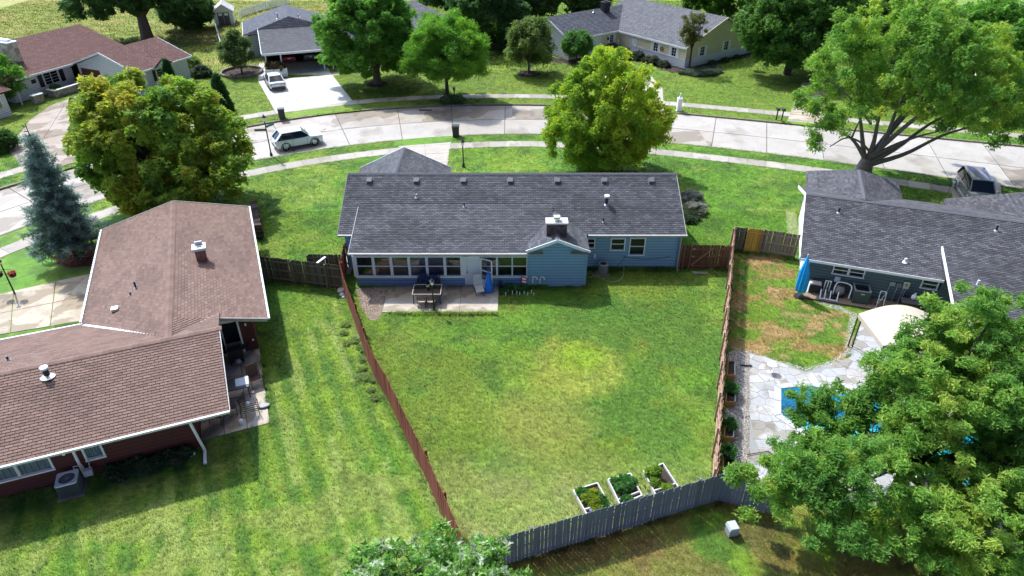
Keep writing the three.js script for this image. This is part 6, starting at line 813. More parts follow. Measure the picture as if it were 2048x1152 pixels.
function car(name, label, pos, turn, paint, o) {
  const { L, W, H, hood, belt, clear = 0.22, nose, wsBase, wsTop, rfEnd, bkBase, wheelR = 0.34, wb, cargo = false, racks = false, trim = M.black } = o, t = thing(name, label, 'car', pos, turn), hw = W / 2;
  const body = new THREE.MeshPhysicalMaterial({ color: rgb(...paint), roughness: 0.35, metalness: 0.1, clearcoat: 1, clearcoatRoughness: 0.06 });
  const sec = (x, w, y0, y1, crown = 0.02) => [x, [[0, y0], [w * 0.82, y0], [w * 0.97, y0 + 0.12], [w, y0 + (y1 - y0) * 0.45], [w * 0.985, y0 + (y1 - y0) * 0.7], [w * 0.95, y1 - 0.06], [w * 0.86, y1 - 0.005], [0, y1 + crown]]];
  const f = L / 2;
  part('body', loft([sec(-f, hw * 0.78, 0.42, belt - 0.12), sec(-f + 0.08, hw * 0.9, clear + 0.06, belt - 0.02), sec(-f + 0.5, hw * 0.985, clear, belt), sec(-wb / 2, hw, clear, belt), sec(0, hw, clear, belt), sec(wsBase - 0.25, hw, clear, belt), sec(wsBase, hw, clear, lerp(belt, hood, 0.4), 0.03), sec(wb / 2, hw * 0.99, clear, hood, 0.04), sec(f - 0.35, hw * 0.94, clear + 0.02, hood - 0.06, 0.05), sec(f - 0.1, hw * 0.84, clear + 0.05, nose, 0.04), sec(f, hw * 0.66, 0.36, nose - 0.12, 0.02)]), body, t);
  const gs = (x, wB, yB, wT, yT) => [x, [[0, yB - 0.03], [wB, yB - 0.03], [lerp(wB, wT, 0.5), lerp(yB, yT, 0.55)], [wT, yT - 0.03], [wT * 0.9, yT], [0, yT + 0.02]]], e = 0.02;
  const green = sub('cabin', t);
  part('glass', loft([gs(bkBase, hw * 0.84, belt, hw * 0.83, belt + 0.02), gs(rfEnd, hw * 0.93, belt, hw * 0.70, H - 0.03), gs((rfEnd + wsTop) / 2, hw * 0.95, belt, hw * 0.74, H - 0.015), gs(wsTop, hw * 0.95, belt, hw * 0.72, H - 0.04), gs(wsBase, hw * 0.88, lerp(belt, hood, 0.3), hw * 0.85, lerp(belt, hood, 0.3) + 0.02)]), M.darkGlass, green);
  const rs_ = (x, w, y) => [x, [[0, y - 0.05], [w, y - 0.06], [w * 1.01, y - 0.03], [w * 0.9, y + e], [0, y + e + 0.02]]];
  part('roof', loft([rs_(rfEnd - 0.06, hw * 0.69, H - 0.03), rs_((rfEnd + wsTop) / 2, hw * 0.75, H - 0.01), rs_(wsTop + 0.05, hw * 0.72, H - 0.04)]), body, green);
  for (const s of [-1, 1]) {
    part('pillar', beam([wsBase - 0.02, lerp(belt, hood, 0.3) + 0.02, s * hw * 0.88], [wsTop, H - 0.04, s * hw * 0.73], 0.07, 0.05), body, green); part('pillar', beam([bkBase + 0.02, belt, s * hw * 0.86], [rfEnd, H - 0.05, s * hw * 0.72], cargo ? 0.22 : 0.12, 0.07), body, green); part('pillar', beam([(rfEnd + wsTop) / 2 - 0.05, belt, s * hw * 0.965], [(rfEnd + wsTop) / 2 - 0.02, H - 0.05, s * hw * 0.755], 0.07, 0.03), M.black, green);
    for (const x of [wsBase - 0.35, (rfEnd + wsTop) / 2 - 0.05, bkBase + 0.75]) part('door_seam', box(0.014, belt - clear - 0.2, 0.012, x, (belt + clear) / 2 + 0.03, s * (hw + 0.001)), M.black, t); for (const x of [(rfEnd + wsTop) / 2 + 0.08, bkBase + 0.9]) part('door_handle', box(0.18, 0.03, 0.02, x, belt - 0.13, s * (hw + 0.004)), M.metal, t); part('sill', box(wb - wheelR * 2.3, 0.12, 0.05, 0, clear + 0.05, s * (hw + 0.0)), trim, t); part('mirror', [sph(0.1, wsBase - 0.12, belt + 0.08, s * (hw + 0.09), 0.8, 0.7, 1, 10)], body, t);
    part('headlight', [sph(0.14, f - 0.13, nose - 0.06, s * hw * 0.68, 0.6, 0.45, 1.1, 12)], new THREE.MeshPhysicalMaterial({ color: rgb(0.7, 0.74, 0.78), roughness: 0.1, clearcoat: 1 }), t); part('tail_light', [box(0.08, 0.14, 0.3, -f + 0.045, belt - 0.16, s * hw * 0.7)], std([0.25, 0.012, 0.012], 0.25), t);
    for (const x of [-wb / 2, wb / 2]) {
      part('wheel_arch', new THREE.TorusGeometry(wheelR + 0.05, 0.05, 8, 18, Math.PI).scale(1, 1, 0.7).translate(x, wheelR, s * (hw - 0.015)), trim, t);
      const w = sub('wheel', t); w.position.set(x, wheelR, s * (hw - 0.10)); part('tyre', new THREE.TorusGeometry(wheelR - 0.08, 0.085, 10, 24).scale(1, 1, 1.15), M.rubber, w); part('rim', [cyl(wheelR * 0.7, wheelR * 0.7, 0.05, 0, 0, s * 0.02, 20, Math.PI / 2)], M.black, w); const sp = []; for (let k = 0; k < 5; k++) sp.push(box(wheelR * 0.68, 0.075, 0.03, wheelR * 0.34, 0, s * 0.055).rotateZ(k * 1.2566)); sp.push(new THREE.TorusGeometry(wheelR * 0.68, 0.022, 6, 22).translate(0, 0, s * 0.055)); part('spokes', sp, M.metal, w);
    }
  }
  part('grille', [box(0.06, 0.2, W * 0.5, f - 0.02, nose - 0.22, 0), box(0.06, 0.1, W * 0.6, f - 0.04, clear + 0.16, 0)], M.black, t); part('bumper', [box(0.1, 0.2, W * 0.78, -f + 0.02, clear + 0.2, 0)], trim, t); part('number_plate', box(0.02, 0.13, 0.32, -f - 0.02, cargo ? 0.75 : 0.72, 0), M.white, t);
  if (racks) for (const s of [-1, 1]) part('roof_rail', bar([rfEnd + 0.1, H + 0.06, s * hw * 0.66], [wsTop - 0.15, H + 0.05, s * hw * 0.66], 0.022), trim, t);
  return t;
}
const suv = { L: 4.35, W: 1.82, H: 1.63, hood: 1.0, belt: 1.03, nose: 0.92, wsBase: 1.0, wsTop: 0.3, rfEnd: -1.5, bkBase: -2.08, wb: 2.6, wheelR: 0.35, cargo: true }, sedan = { L: 4.75, W: 1.84, H: 1.45, hood: 0.92, belt: 0.93, nose: 0.8, wsBase: 1.05, wsTop: 0.3, rfEnd: -1.05, bkBase: -1.75, wb: 2.8, wheelR: 0.34 };
{ const a = [-20.69, -58.16], b = [-18.37, -59.5], c = [(a[0] + b[0]) / 2, (a[1] + b[1]) / 2 - 0.75]; car('parked_suv', 'pale blue compact sport utility car parked at the near kerb', [c[0], ROADY, c[1]], Math.atan2(-(b[1] - a[1]), b[0] - a[0]), [0.70, 0.78, 0.80], suv); }
{ const p = [-26.85, -77.53]; car('parked_sedan', 'silver sedan parked on the white concrete driveway', [p[0], 0.03, p[1]], 19 * Math.PI / 180 + Math.PI / 2 + 0.12, [0.52, 0.53, 0.54], sedan); }
{ const T = 19 * Math.PI / 180, W = turned(-28.9, -81.7, T); let p = W(2.75, -6.3); car('parked_car', 'red car in the left bay of the carport', [p[0], 0.03, p[1]], T + Math.PI / 2, [0.36, 0.012, 0.02], { ...sedan, L: 4.4, H: 1.4 }); p = W(5.35, -6.2); car('parked_suv', 'dark gray sport utility car in the right bay of the carport', [p[0], 0.03, p[1]], T + Math.PI / 2, [0.07, 0.08, 0.10], suv); }
{ const p = [35.69, -48.16]; car('parked_van', 'dark green gray people carrier on the driveway beside the teal house', [p[0], 0.03, p[1]], -1.85, [0.17, 0.19, 0.185], { ...suv, L: 4.9, W: 1.95, H: 1.78, hood: 1.05, belt: 1.08, wsBase: 1.35, wsTop: 0.55, rfEnd: -2.05, bkBase: -2.35, wb: 2.95, racks: true, trim: M.metal }); }

// ---------------------------------------------------------------- street furniture
function bin(label, p, turn) { const t = thing('wheelie_bin', label, 'bin', [p[0], p[2] ?? 0, p[1]], turn); const s = [[-0.25, 0.08], [0.25, 0.08], [0.31, 1.0], [-0.31, 1.0]], g = new THREE.ExtrudeGeometry(new THREE.Shape(s.map(a => new THREE.Vector2(...a))), { depth: 0.6, bevelEnabled: true, bevelSize: 0.02, bevelThickness: 0.02, bevelSegments: 1 }).translate(0, 0, -0.3); part('bin_body', g, std([0.03, 0.028, 0.026], 0.6), t); part('lid', [box(0.72, 0.06, 0.78, 0, 1.05, 0), box(0.6, 0.05, 0.6, 0, 1.1, 0)], std([0.075, 0.075, 0.075], 0.35), t); for (const x of [-0.26, 0.26]) part('wheel', cyl(0.12, 0.12, 0.06, x, 0.12, -0.3, 16, 0, 0, Math.PI / 2), M.rubber, t); part('handle', bar([-0.25, 1.0, -0.4], [0.25, 1.0, -0.4], 0.02), M.black, t); return t; }
bin('dark wheelie bin on the grass strip by the white driveway', [-22.92, -66.41], 0.3); bin('dark wheelie bin on the grass beside the blue house driveway', [-5.26, -61.54], 0.02);
function lampPost(name, label, p, h, signs) { const t = thing(name, label, 'lamp post', [p[0], 0, p[1]]); part('pole', [cyl(0.045, 0.06, h, 0, h / 2, 0, 10), cyl(0.11, 0.13, 0.3, 0, 0.15, 0, 10)], M.black, t); const l = sub('lantern', t); l.position.y = h; part('glass', cyl(0.17, 0.1, 0.32, 0, 0.18, 0, 6), new THREE.MeshPhysicalMaterial({ color: rgb(0.9, 0.88, 0.8), transmission: 0.5, roughness: 0.5, thickness: 0 }), l); part('cap', [new THREE.ConeGeometry(0.22, 0.26, 6).translate(0, 0.46, 0), sph(0.035, 0, 0.6, 0)], M.black, l); if (signs) { const s = part('street_sign', box(0.95, 0.2, 0.02, -0.5, h - 0.75, 0), std([0.10, 0.13, 0.11], 0.5), t); s.rotation.y = 0.15; const s2 = part('street_sign', box(0.9, 0.2, 0.02, 0.5, h - 0.5, 0), std([0.02, 0.20, 0.15], 0.5), t); s2.rotation.y = 1.05; } return t; }
lampPost('street_lamp', 'black street lamp with two street name signs at the kerb', [-21.17, -56.75], 3.15, true); lampPost('yard_lamp', 'black lamp post on the front lawn of the blue house', [-4.12, -54.31], 1.9, false);
{ const p = [17.13, -68.85], t = thing('white_mailbox', 'white mailbox post with pointed finial beside the pavement', 'mailbox', [p[0], 0, p[1]]); part('post', [box(0.42, 1.1, 0.42, 0, 0.55, 0), box(0.5, 0.08, 0.5, 0, 0.04, 0)], M.white, t); part('box', [box(0.46, 0.3, 0.6, 0, 1.2, 0)], M.white, t); part('finial', [new THREE.ConeGeometry(0.2, 0.35, 4).rotateY(Math.PI / 4).translate(0, 1.5, 0), sph(0.09, 0, 1.75, 0)], M.white, t); }
function mailbox(label, p) { const t = thing('mailbox', label, 'mailbox', [p[0], 0, p[1]], 0, 'dark mailboxes at the far kerb'); part('post', box(0.1, 1.0, 0.1, 0, 0.5, 0), M.black, t); part('box', [box(0.22, 0.16, 0.5, 0, 1.08, 0), cyl(0.11, 0.11, 0.5, 0, 1.16, 0, 14, Math.PI / 2)], M.black, t); part('flag', box(0.02, 0.16, 0.06, 0.13, 1.2, 0.1), std([0.4, 0.02, 0.02], 0.5), t); }
mailbox('left one of two dark mailboxes at the far kerb', [26.28, -66.12]); mailbox('right one of two dark mailboxes at the far kerb', [26.77, -65.97]); { const p = [-6.19, -72.8], t = thing('mailbox', 'dark mailbox beside the tree on the far grass strip', 'mailbox', [p[0], 0, p[1]]); part('post', box(0.1, 1.0, 0.1, 0, 0.5, 0), M.black, t); part('box', box(0.24, 0.26, 0.5, 0, 1.12, 0), M.black, t); }
{ const p = [-0.94, -74.74], m = single('manhole_cover', [cyl(0.33, 0.33, 0.012, 0, 0.028, 0, 24)], M.black, 'dark round cover set in the far pavement', 'manhole cover'); m.position.set(p[0], 0, p[1]); }
{ const p = [-8.95, -69.81], m = single('storm_drain', [box(1.3, 0.04, 0.4, 0, 0.02, 0), ...[0, 1, 2, 3, 4, 5].map(i => box(0.05, 0.03, 0.34, -0.5 + i * 0.2, 0.05, 0))], M.darkMetal, 'metal storm drain grate at the far kerb', 'drain'); m.position.set(p[0], ROADY, p[1] + 0.35); m.rotation.y = 0.03; }
{ const p = [-30.32, -34.74], t = thing('flower_lamp', 'black post with two hanging baskets of red flowers on the left lawn', 'lamp post', [p[0], 0, p[1]]); part('post', cyl(0.035, 0.05, 2.2, 0, 1.1, 0, 10), M.black, t); part('arm', [bar([-0.4, 1.75, 0], [0.42, 1.75, 0], 0.018)], M.black, t); const l = sub('lantern', t); l.position.y = 2.2; part('cap', new THREE.ConeGeometry(0.14, 0.2, 6).translate(0, 0.2, 0), M.black, l); part('glass', cyl(0.1, 0.07, 0.2, 0, 0.05, 0, 6), M.trim, l); const rs = rng(8); for (const s of [-1, 1]) { const b = sub('basket', t); b.position.set(s * 0.4, 1.4, 0); part('pot', new THREE.SphereGeometry(0.2, 14, 8, 0, 6.3, Math.PI / 2, Math.PI / 2), M.black, b); const g = []; for (let i = 0; i < 60; i++) { const a = rs() * 6.3, r = 0.22 * Math.sqrt(rs()); g.push(sph(0.045, Math.cos(a) * r, 0.05 + rs() * 0.14, Math.sin(a) * r, 1, 0.7, 1, 5)); } part('flowers', g, std(s > 0 ? [0.34, 0.025, 0.015] : [0.05, 0.03, 0.02], 0.8), b).userData.kind = 'stuff'; part('hanger', bar([0, 0.1, 0], [0, 0.35, 0], 0.008), M.black, b); } }
{ const p = [2.05, -83.22], t = thing('yard_sign', 'small white sign in the mulch ring under the pale tree', 'sign', [p[0], 0, p[1]]); part('board', box(0.34, 0.6, 0.04, 0, 0.5, 0), M.white, t); part('figure', box(0.12, 0.3, 0.02, 0, 0.5, 0.025), M.darkMetal, t); part('leg', bar([0, 0, 0], [0, 0.25, 0], 0.02), M.black, t); }
{ const p = [33.49, -48.06], t = thing('shepherd_hook', 'thin black hook with a white feeder on the lawn', 'feeder', [p[0], 0, p[1]]); part('hook', [bar([0, 0, 0], [0.1, 1.4, 0], 0.012), tube([[0.1, 1.4, 0], [0.15, 1.6, 0], [0.28, 1.6, 0], [0.3, 1.45, 0]], 0.012, 6, 12)], M.black, t); part('feeder', [sph(0.1, 0.22, 1.42, 0, 1.3, 0.8, 1)], M.trim, t); }
{ // planting box with pale boards in front of the carport
  const W = turned(-28.9, -81.7, 19 * Math.PI / 180), p = W(0.95, 0.6), t = thing('carport_planter', 'tall white board planter in front of the carport', 'planter', [p[0], 0, p[1]], 19 * Math.PI / 180); for (let i = 0; i < 8; i++) part('board', box(0.3, 1.0, 0.05, -1.05 + i * 0.3, 0.5, 0.7), M.trim, t); part('side', [box(0.05, 1.0, 1.5, 1.22, 0.5, 0), box(0.05, 1.0, 1.5, -1.22, 0.5, 0)], M.white, t); part('soil', box(2.3, 0.8, 1.3, 0, 0.4, 0), M.soil, t); keepClear([W(-0.3, 1.4), W(2.2, 1.4), W(2.2, -0.2), W(-0.3, -0.2)]); }
{ const o = structure('path'); slabGrid([-21.32, -81.52], [-21.6, -82.79], [-12.4, -89.16], [-12.65, -87.02], 1, 8, 0.025, 0.025, M.walk, o, 'path_slab'); slabGrid([-29.57, -79.88], [-28.59, -80.29], [-31.19, -87.49], [-31.82, -87.49], 1, 3, 0.026, 0.026, M.driveNew, o, 'path_slab'); }
{ // white house far right, mostly behind the big tree
  const p = [53.92, -78.89], T = -0.35, H = thing('white_house', 'white house behind the big tree at the right edge', 'house', [p[0], 0, p[1]], T); wall(H, [0, 0], [10, 0], 0, 2.5, M.whiteWall, { ops: [[0.6, 1.8, 0.9, 2.1], [4.2, 7, 0.05, 2.1]] }); windowOn(H, [0, 0], [10, 0], 0.68, 0.95, 1.05, 1.1, { split: 'v', frame: M.white }); { const d = sub('garage_door', H); onWall(d, [0, 0], [10, 0], 4.2, 0, -0.05); for (let i = 0; i < 4; i++) part('door_panel', box(2.78, 0.49, 0.05, 1.4, 0.3 + i * 0.5, 0), M.trim, d); } wall(H, [0, -8], [0, 0], 0, 2.5, M.whiteWall, { top: [[8, 2.5], [4, 4.2], [0, 2.5]] }); const rf = sub('roof', H); roofPlane(rf, [[-0.4, 2.5, 0.4], [14, 2.5, 0.4], [14, 4.3, -4], [-0.4, 4.3, -4]], 'gray', { tab: 0.45, expo: 0.25, deckMat: DECKDARK.gray }); roofPlane(rf, [[14, 2.5, -8.4], [-0.4, 2.5, -8.4], [-0.4, 4.3, -4], [14, 4.3, -4]], 'gray', { tab: 0.45, expo: 0.25, deckMat: DECKDARK.gray }); }

// ---------------------------------------------------------------- plants
const leafMat = new THREE.MeshPhysicalMaterial({ color: rgb(1, 1, 1), roughness: 0.85, transmission: 0.6, thickness: 0, side: THREE.DoubleSide, specularIntensity: 0.35 });
const barkT = colorTex(128, 256, (u, v, o) => { const k = 0.6 + 0.8 * fbm(u * 14, v * 6, 4, 601); o[0] = o[1] = o[2] = clamp(k * 0.8); });
const bark = c => std(c, 0.95, { map: rep(barkT, 0.9), bumpMap: rep(barkT, 0.9), bumpScale: 0.03 });
const BARK = bark([0.11, 0.085, 0.065]), BARKD = bark([0.055, 0.042, 0.034]), BARKG = bark([0.17, 0.145, 0.12]);
function sprigGeo(n, len, wid, spread, seed, lobed = false) {   // n folded leaves round one point
  const rs = rng(seed), pos = [], d = V(0, 0, 0), q = new THREE.Quaternion();
  for (let i = 0; i < n; i++) {
    const a = i / n * 6.283 + rs() * 0.9, el = (rs() - 0.35) * 1.3, l = len * (0.7 + 0.6 * rs()), w = wid * (0.75 + 0.5 * rs()), off = V((rs() - 0.5) * spread, (rs() - 0.5) * spread, (rs() - 0.5) * spread);
    q.setFromEuler(new THREE.Euler((rs() - 0.5) * 0.9, a, el, 'YXZ')); const P = lobed ? [[0, 0, 0], [l * 0.3, 0.02, w * 0.55], [l * 0.55, 0.0, w * 0.2], [l, -0.03, 0], [l * 0.55, 0, -w * 0.2], [l * 0.3, 0.02, -w * 0.55]] : [[0, 0, 0], [l * 0.45, 0.015, w / 2], [l, -0.02, 0], [l * 0.45, 0.015, -w / 2]];
    const T = P.map(p => d.set(...p).applyQuaternion(q).add(off).toArray()); const F = lobed ? [[0, 1, 2], [0, 2, 3], [0, 3, 4], [0, 4, 5]] : [[0, 1, 2], [0, 2, 3]]; for (const f of F) for (const k of f) pos.push(...T[k]);
  }
  const g = new THREE.BufferGeometry(); g.setAttribute('position', new THREE.Float32BufferAttribute(pos, 3)); g.computeVertexNormals(); return g;
}
const SPRIG = { maple: [1, 2].map(s => sprigGeo(5, 0.24, 0.21, 0.22, s, true)), fine: [3, 4].map(s => sprigGeo(8, 0.17, 0.07, 0.2, s)), oak: [5, 6].map(s => sprigGeo(6, 0.2, 0.1, 0.2, s)), small: [7, 8].map(s => sprigGeo(6, 0.09, 0.05, 0.09, s)), silver: [9, 10].map(s => sprigGeo(5, 0.17, 0.13, 0.16, s, true)), needle: [11, 12].map(s => sprigGeo(9, 0.2, 0.03, 0.07, s)), pinnate: [13, 14].map(s => sprigGeo(9, 0.3, 0.07, 0.22, s)), veg: [15, 16].map(s => sprigGeo(6, 0.14, 0.075, 0.05, s)) };
const dummy = new THREE.Object3D();
// clumps: [x, y, z, r, colour index 0..1]
function foliage(parent, name, clumps, per, kind, cols, o = {}) {
  const { seed = 1, sc = 1, vary = 0.35, flat: fl = 0.75, mat = leafMat, spread = 0.35 } = o, rs = rng(seed * 3571 + clumps.length), geos = SPRIG[kind], n = clumps.length * per, c = new THREE.Color();
  const m = new THREE.InstancedMesh(geos[seed % 2], mat, n); let k = 0;
  for (const [x, y, z, r, ci] of clumps) for (let i = 0; i < per; i++) {
    const u = rs() * 2 - 1, a = rs() * 6.283, s = Math.sqrt(1 - u * u), rad = r * Math.pow(rs(), 0.45); dummy.position.set(x + Math.cos(a) * s * rad, y + u * rad * fl, z + Math.sin(a) * s * rad);
    dummy.rotation.set((rs() - 0.5) * 1.6, rs() * 6.283, (rs() - 0.5) * 1.6); dummy.scale.setScalar(sc * (0.5 + 0.95 * rs())); dummy.updateMatrix(); m.setMatrixAt(k, dummy.matrix);
    const f = clamp(ci + (rs() - 0.5) * spread) * (cols.length - 1), j = Math.min(cols.length - 2, Math.floor(f)), t = f - j, b = 1 - vary / 2 + vary * rs(); c.setRGB(lerp(cols[j][0], cols[j + 1][0], t) * b, lerp(cols[j][1], cols[j + 1][1], t) * b, lerp(cols[j][2], cols[j + 1][2], t) * b); m.setColorAt(k, c); k++;
  }
  m.name = name; m.userData.kind = 'stuff'; m.castShadow = m.receiveShadow = true; parent.add(m); return m;
}
function limb(pts, r0, r1) { const c = new THREE.CatmullRomCurve3(pts.map(p => V(...p))), N = Math.max(4, pts.length * 3), g = new THREE.TubeGeometry(c, N, 1, 7), p = g.attributes.position; for (let i = 0; i <= N; i++) { const q = c.getPointAt(i / N), r = lerp(r0, r1, Math.pow(i / N, 0.8)); for (let j = 0; j <= 7; j++) { const k = i * 8 + j; p.setXYZ(k, q.x + (p.getX(k) - q.x) * r, q.y + (p.getY(k) - q.y) * r, q.z + (p.getZ(k) - q.z) * r); } } g.computeVertexNormals(); return g; }
// lobes: ellipsoids [cx, cy, cz, rx, ry, rz, weight] relative to the base; clumps sit mostly in the outer shell of an uneven outline
function tree(name, label, p, o) {
  const { lobes, n = 260, per = 55, clump = 0.7, kind = 'maple', cols, trunk = 0.28, trunkTop = 2.2, bark: bk = BARK, seed = 1, shell = 0.5, sc = 1, limbs = 9, group, hang = 0, split = 0, patch = 0.35, vary = 0.35, leanX = 0, leanZ = 0, rough = 0.3, cat = 'tree', gap = 0.44, gf = 0.55, spread = 0.35 } = o;
  const t = thing(name, label, cat, [p[0], 0, p[1]], 0, group), rs = rng(seed * 911), cl = [], W = lobes.map(l => l[6] ?? l[3] * l[4] * l[5]), tot = W.reduce((a, b) => a + b);
  for (let tries = 0; cl.length < n && tries < n * 30; tries++) {
    let w = rs() * tot, li = 0; while (w > W[li] && li < lobes.length - 1) w -= W[li++]; const [cx, cy, cz, rx, ry, rz] = lobes[li], u = rs() * 2 - 1, a = rs() * 6.283, s = Math.sqrt(1 - u * u), dx = Math.cos(a) * s, dz = Math.sin(a) * s;
    const bump = 1 - rough + 2 * rough * fbm(dx * 1.7 + seed * 3 + 9, u * 1.7 + dz * 1.7 + 19, 3, seed), f = (shell + (1 - shell) * Math.sqrt(rs())) * bump; const x = cx + dx * rx * f, y = cy + u * ry * f, z = cz + dz * rz * f; if (y < 0.35) continue; if (gap && (fbm(x * gf + 31 + seed, (y + 0.7 * z) * gf, 2, 71) + fbm(z * gf + 77, (y - 0.6 * x) * gf + seed, 2, 73)) / 2 < gap) continue;
    cl.push([x, y, z, clump * (0.65 + 0.7 * rs()), clamp(0.5 + patch * 2.6 * (fbm(x * 0.45 + seed, z * 0.45 + y * 0.45, 3, 50 + seed) - 0.5) + (rs() - 0.5) * 0.3)]);
  }
  const top = [leanX, trunkTop, leanZ], g = [limb([[0, -0.1, 0], [leanX * 0.3, trunkTop * 0.45, leanZ * 0.3], top], trunk * 1.25, trunk * 0.8)]; part('trunk', g, bk, t);
  const li = [], pickN = Math.min(limbs, cl.length); for (let i = 0; i < pickN; i++) { const c = cl[Math.floor((i + 0.5) / pickN * cl.length)], m = [lerp(top[0], c[0], 0.45) + (rs() - 0.5) * 0.5, lerp(top[1], c[1], 0.5) + 0.35, lerp(top[2], c[2], 0.45) + (rs() - 0.5) * 0.5]; li.push(limb([[top[0] * 0.96, top[1] * (0.8 + 0.15 * rs()), top[2] * 0.96], m, [c[0], c[1], c[2]]], trunk * (0.42 + 0.2 * rs()), 0.03)); for (let k = 0; k < 2; k++) { const c2 = cl[Math.floor(rs() * cl.length)]; if (Math.hypot(c2[0] - m[0], c2[1] - m[1], c2[2] - m[2]) < 3.2) li.push(limb([m, [(m[0] + c2[0]) / 2, (m[1] + c2[1]) / 2 + 0.2, (m[2] + c2[2]) / 2], [c2[0], c2[1], c2[2]]], trunk * 0.2, 0.015)); } }
  if (li.length) part('branches', li, bk, t); foliage(t, 'crown', cl, per, kind, cols, { seed, sc, vary, spread }); void hang; void split; return t;
}
const GREEN = [[0.058, 0.165, 0.016], [0.099, 0.247, 0.023], [0.165, 0.330, 0.033]], YGREEN = [[0.10, 0.24, 0.02], [0.20, 0.36, 0.025], [0.34, 0.44, 0.03], [0.52, 0.47, 0.035]], BRIGHT = [[0.116, 0.264, 0.019], [0.281, 0.446, 0.026], [0.544, 0.550, 0.039]], FRESH = [[0.083, 0.247, 0.019], [0.148, 0.363, 0.029], [0.247, 0.478, 0.039]], DARK = [[0.045, 0.125, 0.025], [0.07, 0.18, 0.032], [0.115, 0.24, 0.045]], NEARG = [[0.085, 0.24, 0.03], [0.16, 0.36, 0.045], [0.28, 0.48, 0.06], [0.50, 0.57, 0.09]], SILVER = [[0.11, 0.28, 0.035], [0.21, 0.44, 0.06], [0.34, 0.52, 0.11], [0.64, 0.70, 0.54]], BROWNG = [[0.099, 0.099, 0.023], [0.148, 0.157, 0.033], [0.198, 0.214, 0.052]], OLIVE = [[0.099, 0.165, 0.033], [0.165, 0.256, 0.052], [0.247, 0.330, 0.078]];

tree('maple_tree', 'broad yellow green maple behind the brown roof', [-25.9, -47.4], { lobes: [[0.4, 5.2, 0, 5.4, 4.4, 5.2], [-2.9, 4.0, 0.6, 2.5, 2.4, 2.6], [3.8, 4.2, 1.5, 2.9, 2.8, 3.2], [1.2, 2.6, 3.4, 3.4, 1.7, 2.4], [-1, 7.4, 0, 3.6, 2.2, 3.4]], n: 620, per: 42, clump: 0.55, gap: 0.43, kind: 'maple', cols: YGREEN, trunk: 0.36, trunkTop: 2.4, bark: BARKD, seed: 2, patch: 0.55, sc: 0.95, limbs: 12, rough: 0.22 });
tree('maple_tree', 'upright bright yellow green maple on the front lawn', [7.7, -53.8], { lobes: [[0, 4.6, 0, 4.7, 4.2, 4.3], [0, 7.3, 0, 2.9, 2.6, 2.8], [-2.6, 3.2, 0.6, 2.6, 2.0, 2.4], [2.4, 3.4, 0.4, 2.7, 2.2, 2.4], [0, 2.3, 0, 3.6, 1.3, 3.3]], n: 640, per: 36, clump: 0.45, kind: 'oak', cols: BRIGHT.map(c => [Math.min(0.62, c[0] * 1.4), Math.min(0.62, c[1] * 1.22), c[2]]), trunk: 0.3, trunkTop: 1.6, seed: 3, patch: 0.5, limbs: 14, sc: 0.98 });
// big spreading tree with several heavy limbs
{ const t = tree('spreading_tree', 'large spreading tree with several heavy limbs behind the teal house', [29.3, -53.1], { lobes: [[1.5, 8.9, -0.5, 8.4, 4.0, 6.5], [6.5, 6.8, 1.0, 4.8, 2.8, 4.4], [-4.0, 6.6, 1, 3.4, 2.6, 3.6], [1, 11.2, -1, 5.5, 2.6, 4.6], [9, 5.0, 2.5, 3.2, 1.8, 3.0], [-5.0, 3.9, 1.8, 1.6, 1.4, 1.6]], n: 640, per: 36, clump: 0.5, gap: 0.46, gf: 0.5, kind: 'oak', cols: [[0.11, 0.27, 0.028], [0.19, 0.38, 0.04], [0.31, 0.49, 0.05], [0.50, 0.56, 0.05]], trunk: 0.5, trunkTop: 1.3, bark: BARKG, seed: 5, shell: 0.25, limbs: 5, sc: 1.0, rough: 0.36, patch: 0.4 });
  const L = [[[0, 0.9, 0], [0.1, 2.6, 0.1], [-0.2, 5.0, 0.3], [0.2, 8.4, 0]], [[0.1, 1, 0], [0.8, 2.8, 0.3], [1.2, 5.4, 0], [2.2, 9.0, -0.4]], [[0.2, 0.9, 0.1], [1.8, 2.4, 0.6], [3.6, 4.4, 0.8], [6.4, 6.6, 1.2]], [[0.2, 0.8, 0.2], [2.4, 2.0, 0.9], [5, 3.8, 1.2], [8.2, 5.2, 2]], [[-0.1, 0.9, 0], [-0.6, 2.6, -0.3], [-1.4, 4.6, -0.2], [-2.6, 7.4, 0]], [[-0.1, 2.0, 0.1], [-1.4, 3.0, 0.8], [-2.8, 3.5, 1.2], [-4.2, 3.0, 1.8]], [[-0.5, 4.2, 0], [-2.4, 6.0, 0.4], [-4.6, 7.6, 0.6], [-5.6, 8.2, 0.8]]]; for (const [i, l] of L.entries()) part('limb', limb(l, i > 4 ? 0.11 : 0.24, 0.04), BARKG, t); part('root_flare', [limb([[0, -0.2, 0], [0.02, 0.4, 0.02], [0.1, 1.3, 0.05]], 0.85, 0.5)], BARKG, t); }
